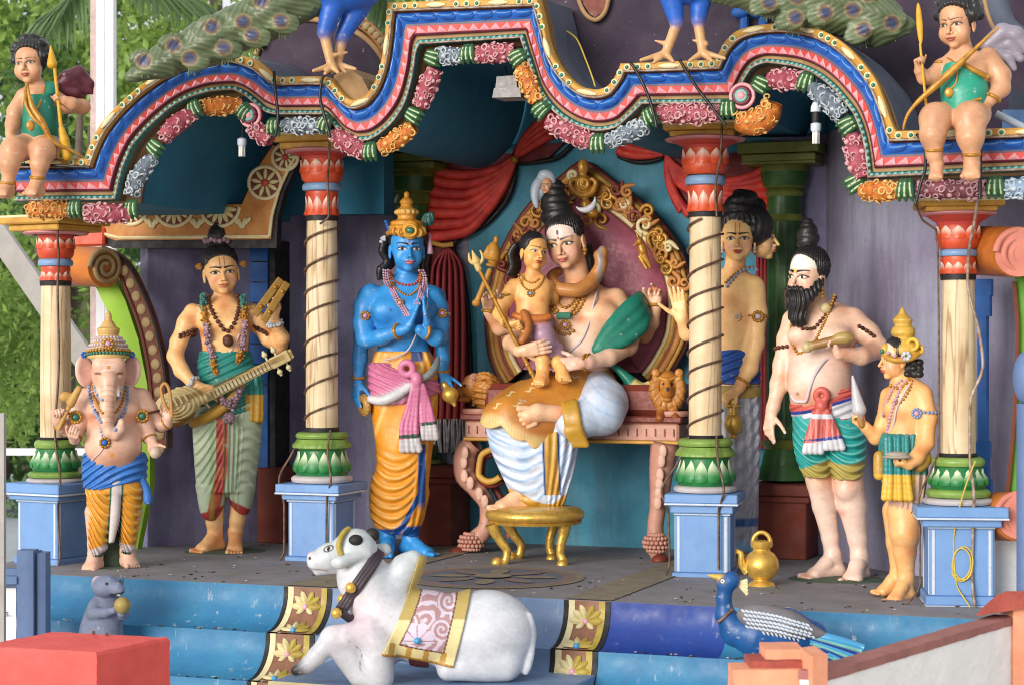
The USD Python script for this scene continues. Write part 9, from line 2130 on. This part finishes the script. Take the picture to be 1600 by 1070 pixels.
# ================================================================== trees behind the stage
def leafmat(name,c,c2):
 n={'g':('geometry',{}),'n':('noise_texture',{'scale':1.1,'detail':4}),'w':('noise_texture',{'scale':9.0,'detail':2}),'a':('math',{'math_type':'multiply_add','value2':.5}),'r':('rgb_ramp',{'ramp':[(.36,c2),(.62,c)]}),'d':('principled_bsdf',{'roughness':.45,'specular_ior_level':.4}),'t':('translucent_bsdf',{}),'m':('mix_closure',{'fac':.4})}
 MAT[name]=usdkit.material(stage,'/World/Looks/'+name,n,[('g.position','n.vector'),('g.position','w.vector'),('w.fac','a.value1'),('n.fac','a.value3'),('a.value','r.fac'),('r.color','d.base_color'),('r.color','t.color'),('d.BSDF','m.closure1'),('t.BSDF','m.closure2')],surface='m.closure')
leafmat('leaf_bright',(.22,.34,.07),(.03,.08,.025));leafmat('leaf_dark',(.10,.20,.06),(.015,.045,.022));leafmat('leaf_palm',(.15,.24,.10),(.07,.14,.06));mat('bark',S(110,96,84),rough=.9,var=.5,scale=6,bump=.5)
def leaves(rr,centers,rad,n,size):
 c=centers[rr.integers(0,len(centers),n)]+rr.normal(0,1,(n,3))*rad;a=rr.normal(0,1,(n,3));a[:,2]-=.5;a/=np.linalg.norm(a,axis=1,keepdims=True);b=np.cross(a,rr.normal(0,1,(n,3)));b/=np.linalg.norm(b,axis=1,keepdims=True)
 s=size*rr.uniform(.6,1.3,(n,1));nn=np.cross(a,b);V=np.stack([c,c+a*s*.5+b*s*.22+nn*s*.05,c+a*s,c+a*s*.5-b*s*.22+nn*s*.05],1).reshape(-1,3);i=np.arange(n)[:,None]*4
 return(V,np.vstack([i+[0,1,2],i+[0,2,3]]))
def tree(px,base_d,h,lab,m,spots,n,size,seed,rad=.5,trunk=.16):
 rr=np.random.default_rng(seed);b=at_d(px,600,base_d);b[2]=-.6;t=thing('tree',lab,'tree',b,'trees behind the left of the shrine')
 C=np.array([at_d(x,y,base_d+rr.uniform(-1.2,1.2))for x,y in spots]);top=b+np.array([.2,.3,h])
 obj('trunk',tube(spline(np.array([b,b*.7+top*.3+[.15,0,0],top]),14),np.linspace(trunk,trunk*.35,14),9),'bark',t,smooth=True)
 for c in C[::2]:
  s=b+(top-b)*rr.uniform(.3,.8);obj('limb',tube(spline(np.array([s,s*.5+c*.5+[0,0,.25],c]),8),np.linspace(trunk*.35,.02,8),6),'bark',t,smooth=True)
 sub=(C[:,None]+rr.normal(0,1,(len(C),9,3))*rad).reshape(-1,3);X_=(sub-CAM)@np.stack([RGT,UPV,FWD],1);u_=800+F_PX*X_[:,0]/X_[:,2];v_=HORIZON-F_PX*X_[:,1]/X_[:,2];sub=sub[~(((u_<34)&(v_>140)&(v_<290))|((np.hypot(u_-255,v_-20)<26))|(np.hypot(u_-350,v_+6)<36)|(np.hypot(u_-118,v_-190)<24)|(np.hypot(u_-605,v_-30)<30))];obj('crown',leaves(rr,sub,rad*.30,n,size),m,t,kind='stuff')
g_=np.random.default_rng(21);cl_=lambda x0,x1,y0,y1,n:list(zip(g_.uniform(x0,x1,n),g_.uniform(y0,y1,n)))
tree(110,19,7,'light green broad-leaved tree behind the left winged child','leaf_bright',cl_(-30,330,-40,120,10),5500,.13,1,.42);tree(40,22,6,'dark leafy tree filling the gap at the far left edge','leaf_dark',cl_(20,180,60,280,10),7000,.14,2,.45)
tree(60,16,3.6,'low bright shrubby tree beside the outer left column','leaf_bright',cl_(-60,130,430,640,13),7000,.09,3,.36,.08);tree(-20,20,4.5,'dark tree low behind the diagonal beam','leaf_dark',cl_(-90,190,300,690,28),20000,.13,4,.5);tree(300,24,8,'pale tree seen over the left bird\'s tail','leaf_bright',cl_(170,420,-60,100,6),2500,.15,5);tree(570,26,8.5,'far light tree in the gap above the left roof niche','leaf_bright',cl_(540,640,-40,70,7),2500,.15,6,.4)
tree(130,24,6,'dark hedge-like tree behind the lime wall','leaf_dark',cl_(40,260,430,720,16),9000,.15,7,.5)
def frond(name,lab,pts,L_,d,n=46):
 q=spline(np.array([at_d(x,y,d+k*.15)for k,(x,y)in enumerate(pts)]),n);t=thing(name,lab,'palm frond',q[0]);obj('stem',tube(q,np.linspace(.025,.006,n),6),'leaf_palm',t,smooth=True);V,Fs=[],[];rr=np.random.default_rng(int(pts[0][0])+999)
 for i in range(2,n):
  T=q[i]-q[i-1];T/=np.linalg.norm(T)
  for s in(-1,1):
   e=q[i]+L_*(.35+.65*math.sin(math.pi*i/n))*(T*.55+RGT*s*.45+np.array([0,0,-.75])+rr.normal(0,.06,3));w=T*.022;k=len(V);mid=(q[i]+e)/2+[0,0,.04];V+=[q[i]-w,q[i]+w,mid+w,mid-w,e];Fs+=[[k,k+1,k+2],[k,k+2,k+3],[k+3,k+2,k+4]]
 obj('leaflets',(np.array(V),np.array(Fs)),'leaf_palm',t,kind='stuff')
frond('palm_frond','palm frond drooping in front of the trees left of the white post',[(150,-60),(125,-20),(95,6),(60,30)],.40,14.5,34);frond('palm_frond','palm frond drooping right of the white post',[(180,-50),(230,-22),(290,-8),(340,20)],.36,15.5,34);frond('palm_frond','palm frond at the top over the left bird\'s back',[(560,-60),(585,-30),(600,-8),(612,20)],.4,17)
rr=np.random.default_rng(77)
for nm,c_,k_ in(('dry',S(110,76,48),120),('pale',S(200,196,186),150),('dark',S(44,38,34),130)):
 ms=[]
 for _ in range(k_):
  x=rr.uniform(-2.35,1.95);lv=rr.integers(0,4);y,z=(rr.uniform(.03,1.6)**1.2,.003)if lv<2 else(-.16-TREAD*(lv-2)+rr.uniform(-.025,.012),-RISE*(lv-1)+.004)
  s=rr.uniform(.003,.008);a=rr.uniform(0,3.1);M=np.array([[math.cos(a),-math.sin(a),0],[math.sin(a),math.cos(a),0],[0,0,1]])@np.diag([s*rr.uniform(1,2.4),s,s*.4]);ms.append(xf(ball((0,0,0),1,0),M,(x,y,z)))
 tag(obj('litter',ms,MATC('litter_'+nm,c_,.8),None),{'dry':'scattered dry brown leaf scraps on floor and steps','pale':'scattered pale paint flakes and grit on floor and steps','dark':'scattered dark crumbs of dirt on floor and steps'}[nm],'litter',kind='stuff')
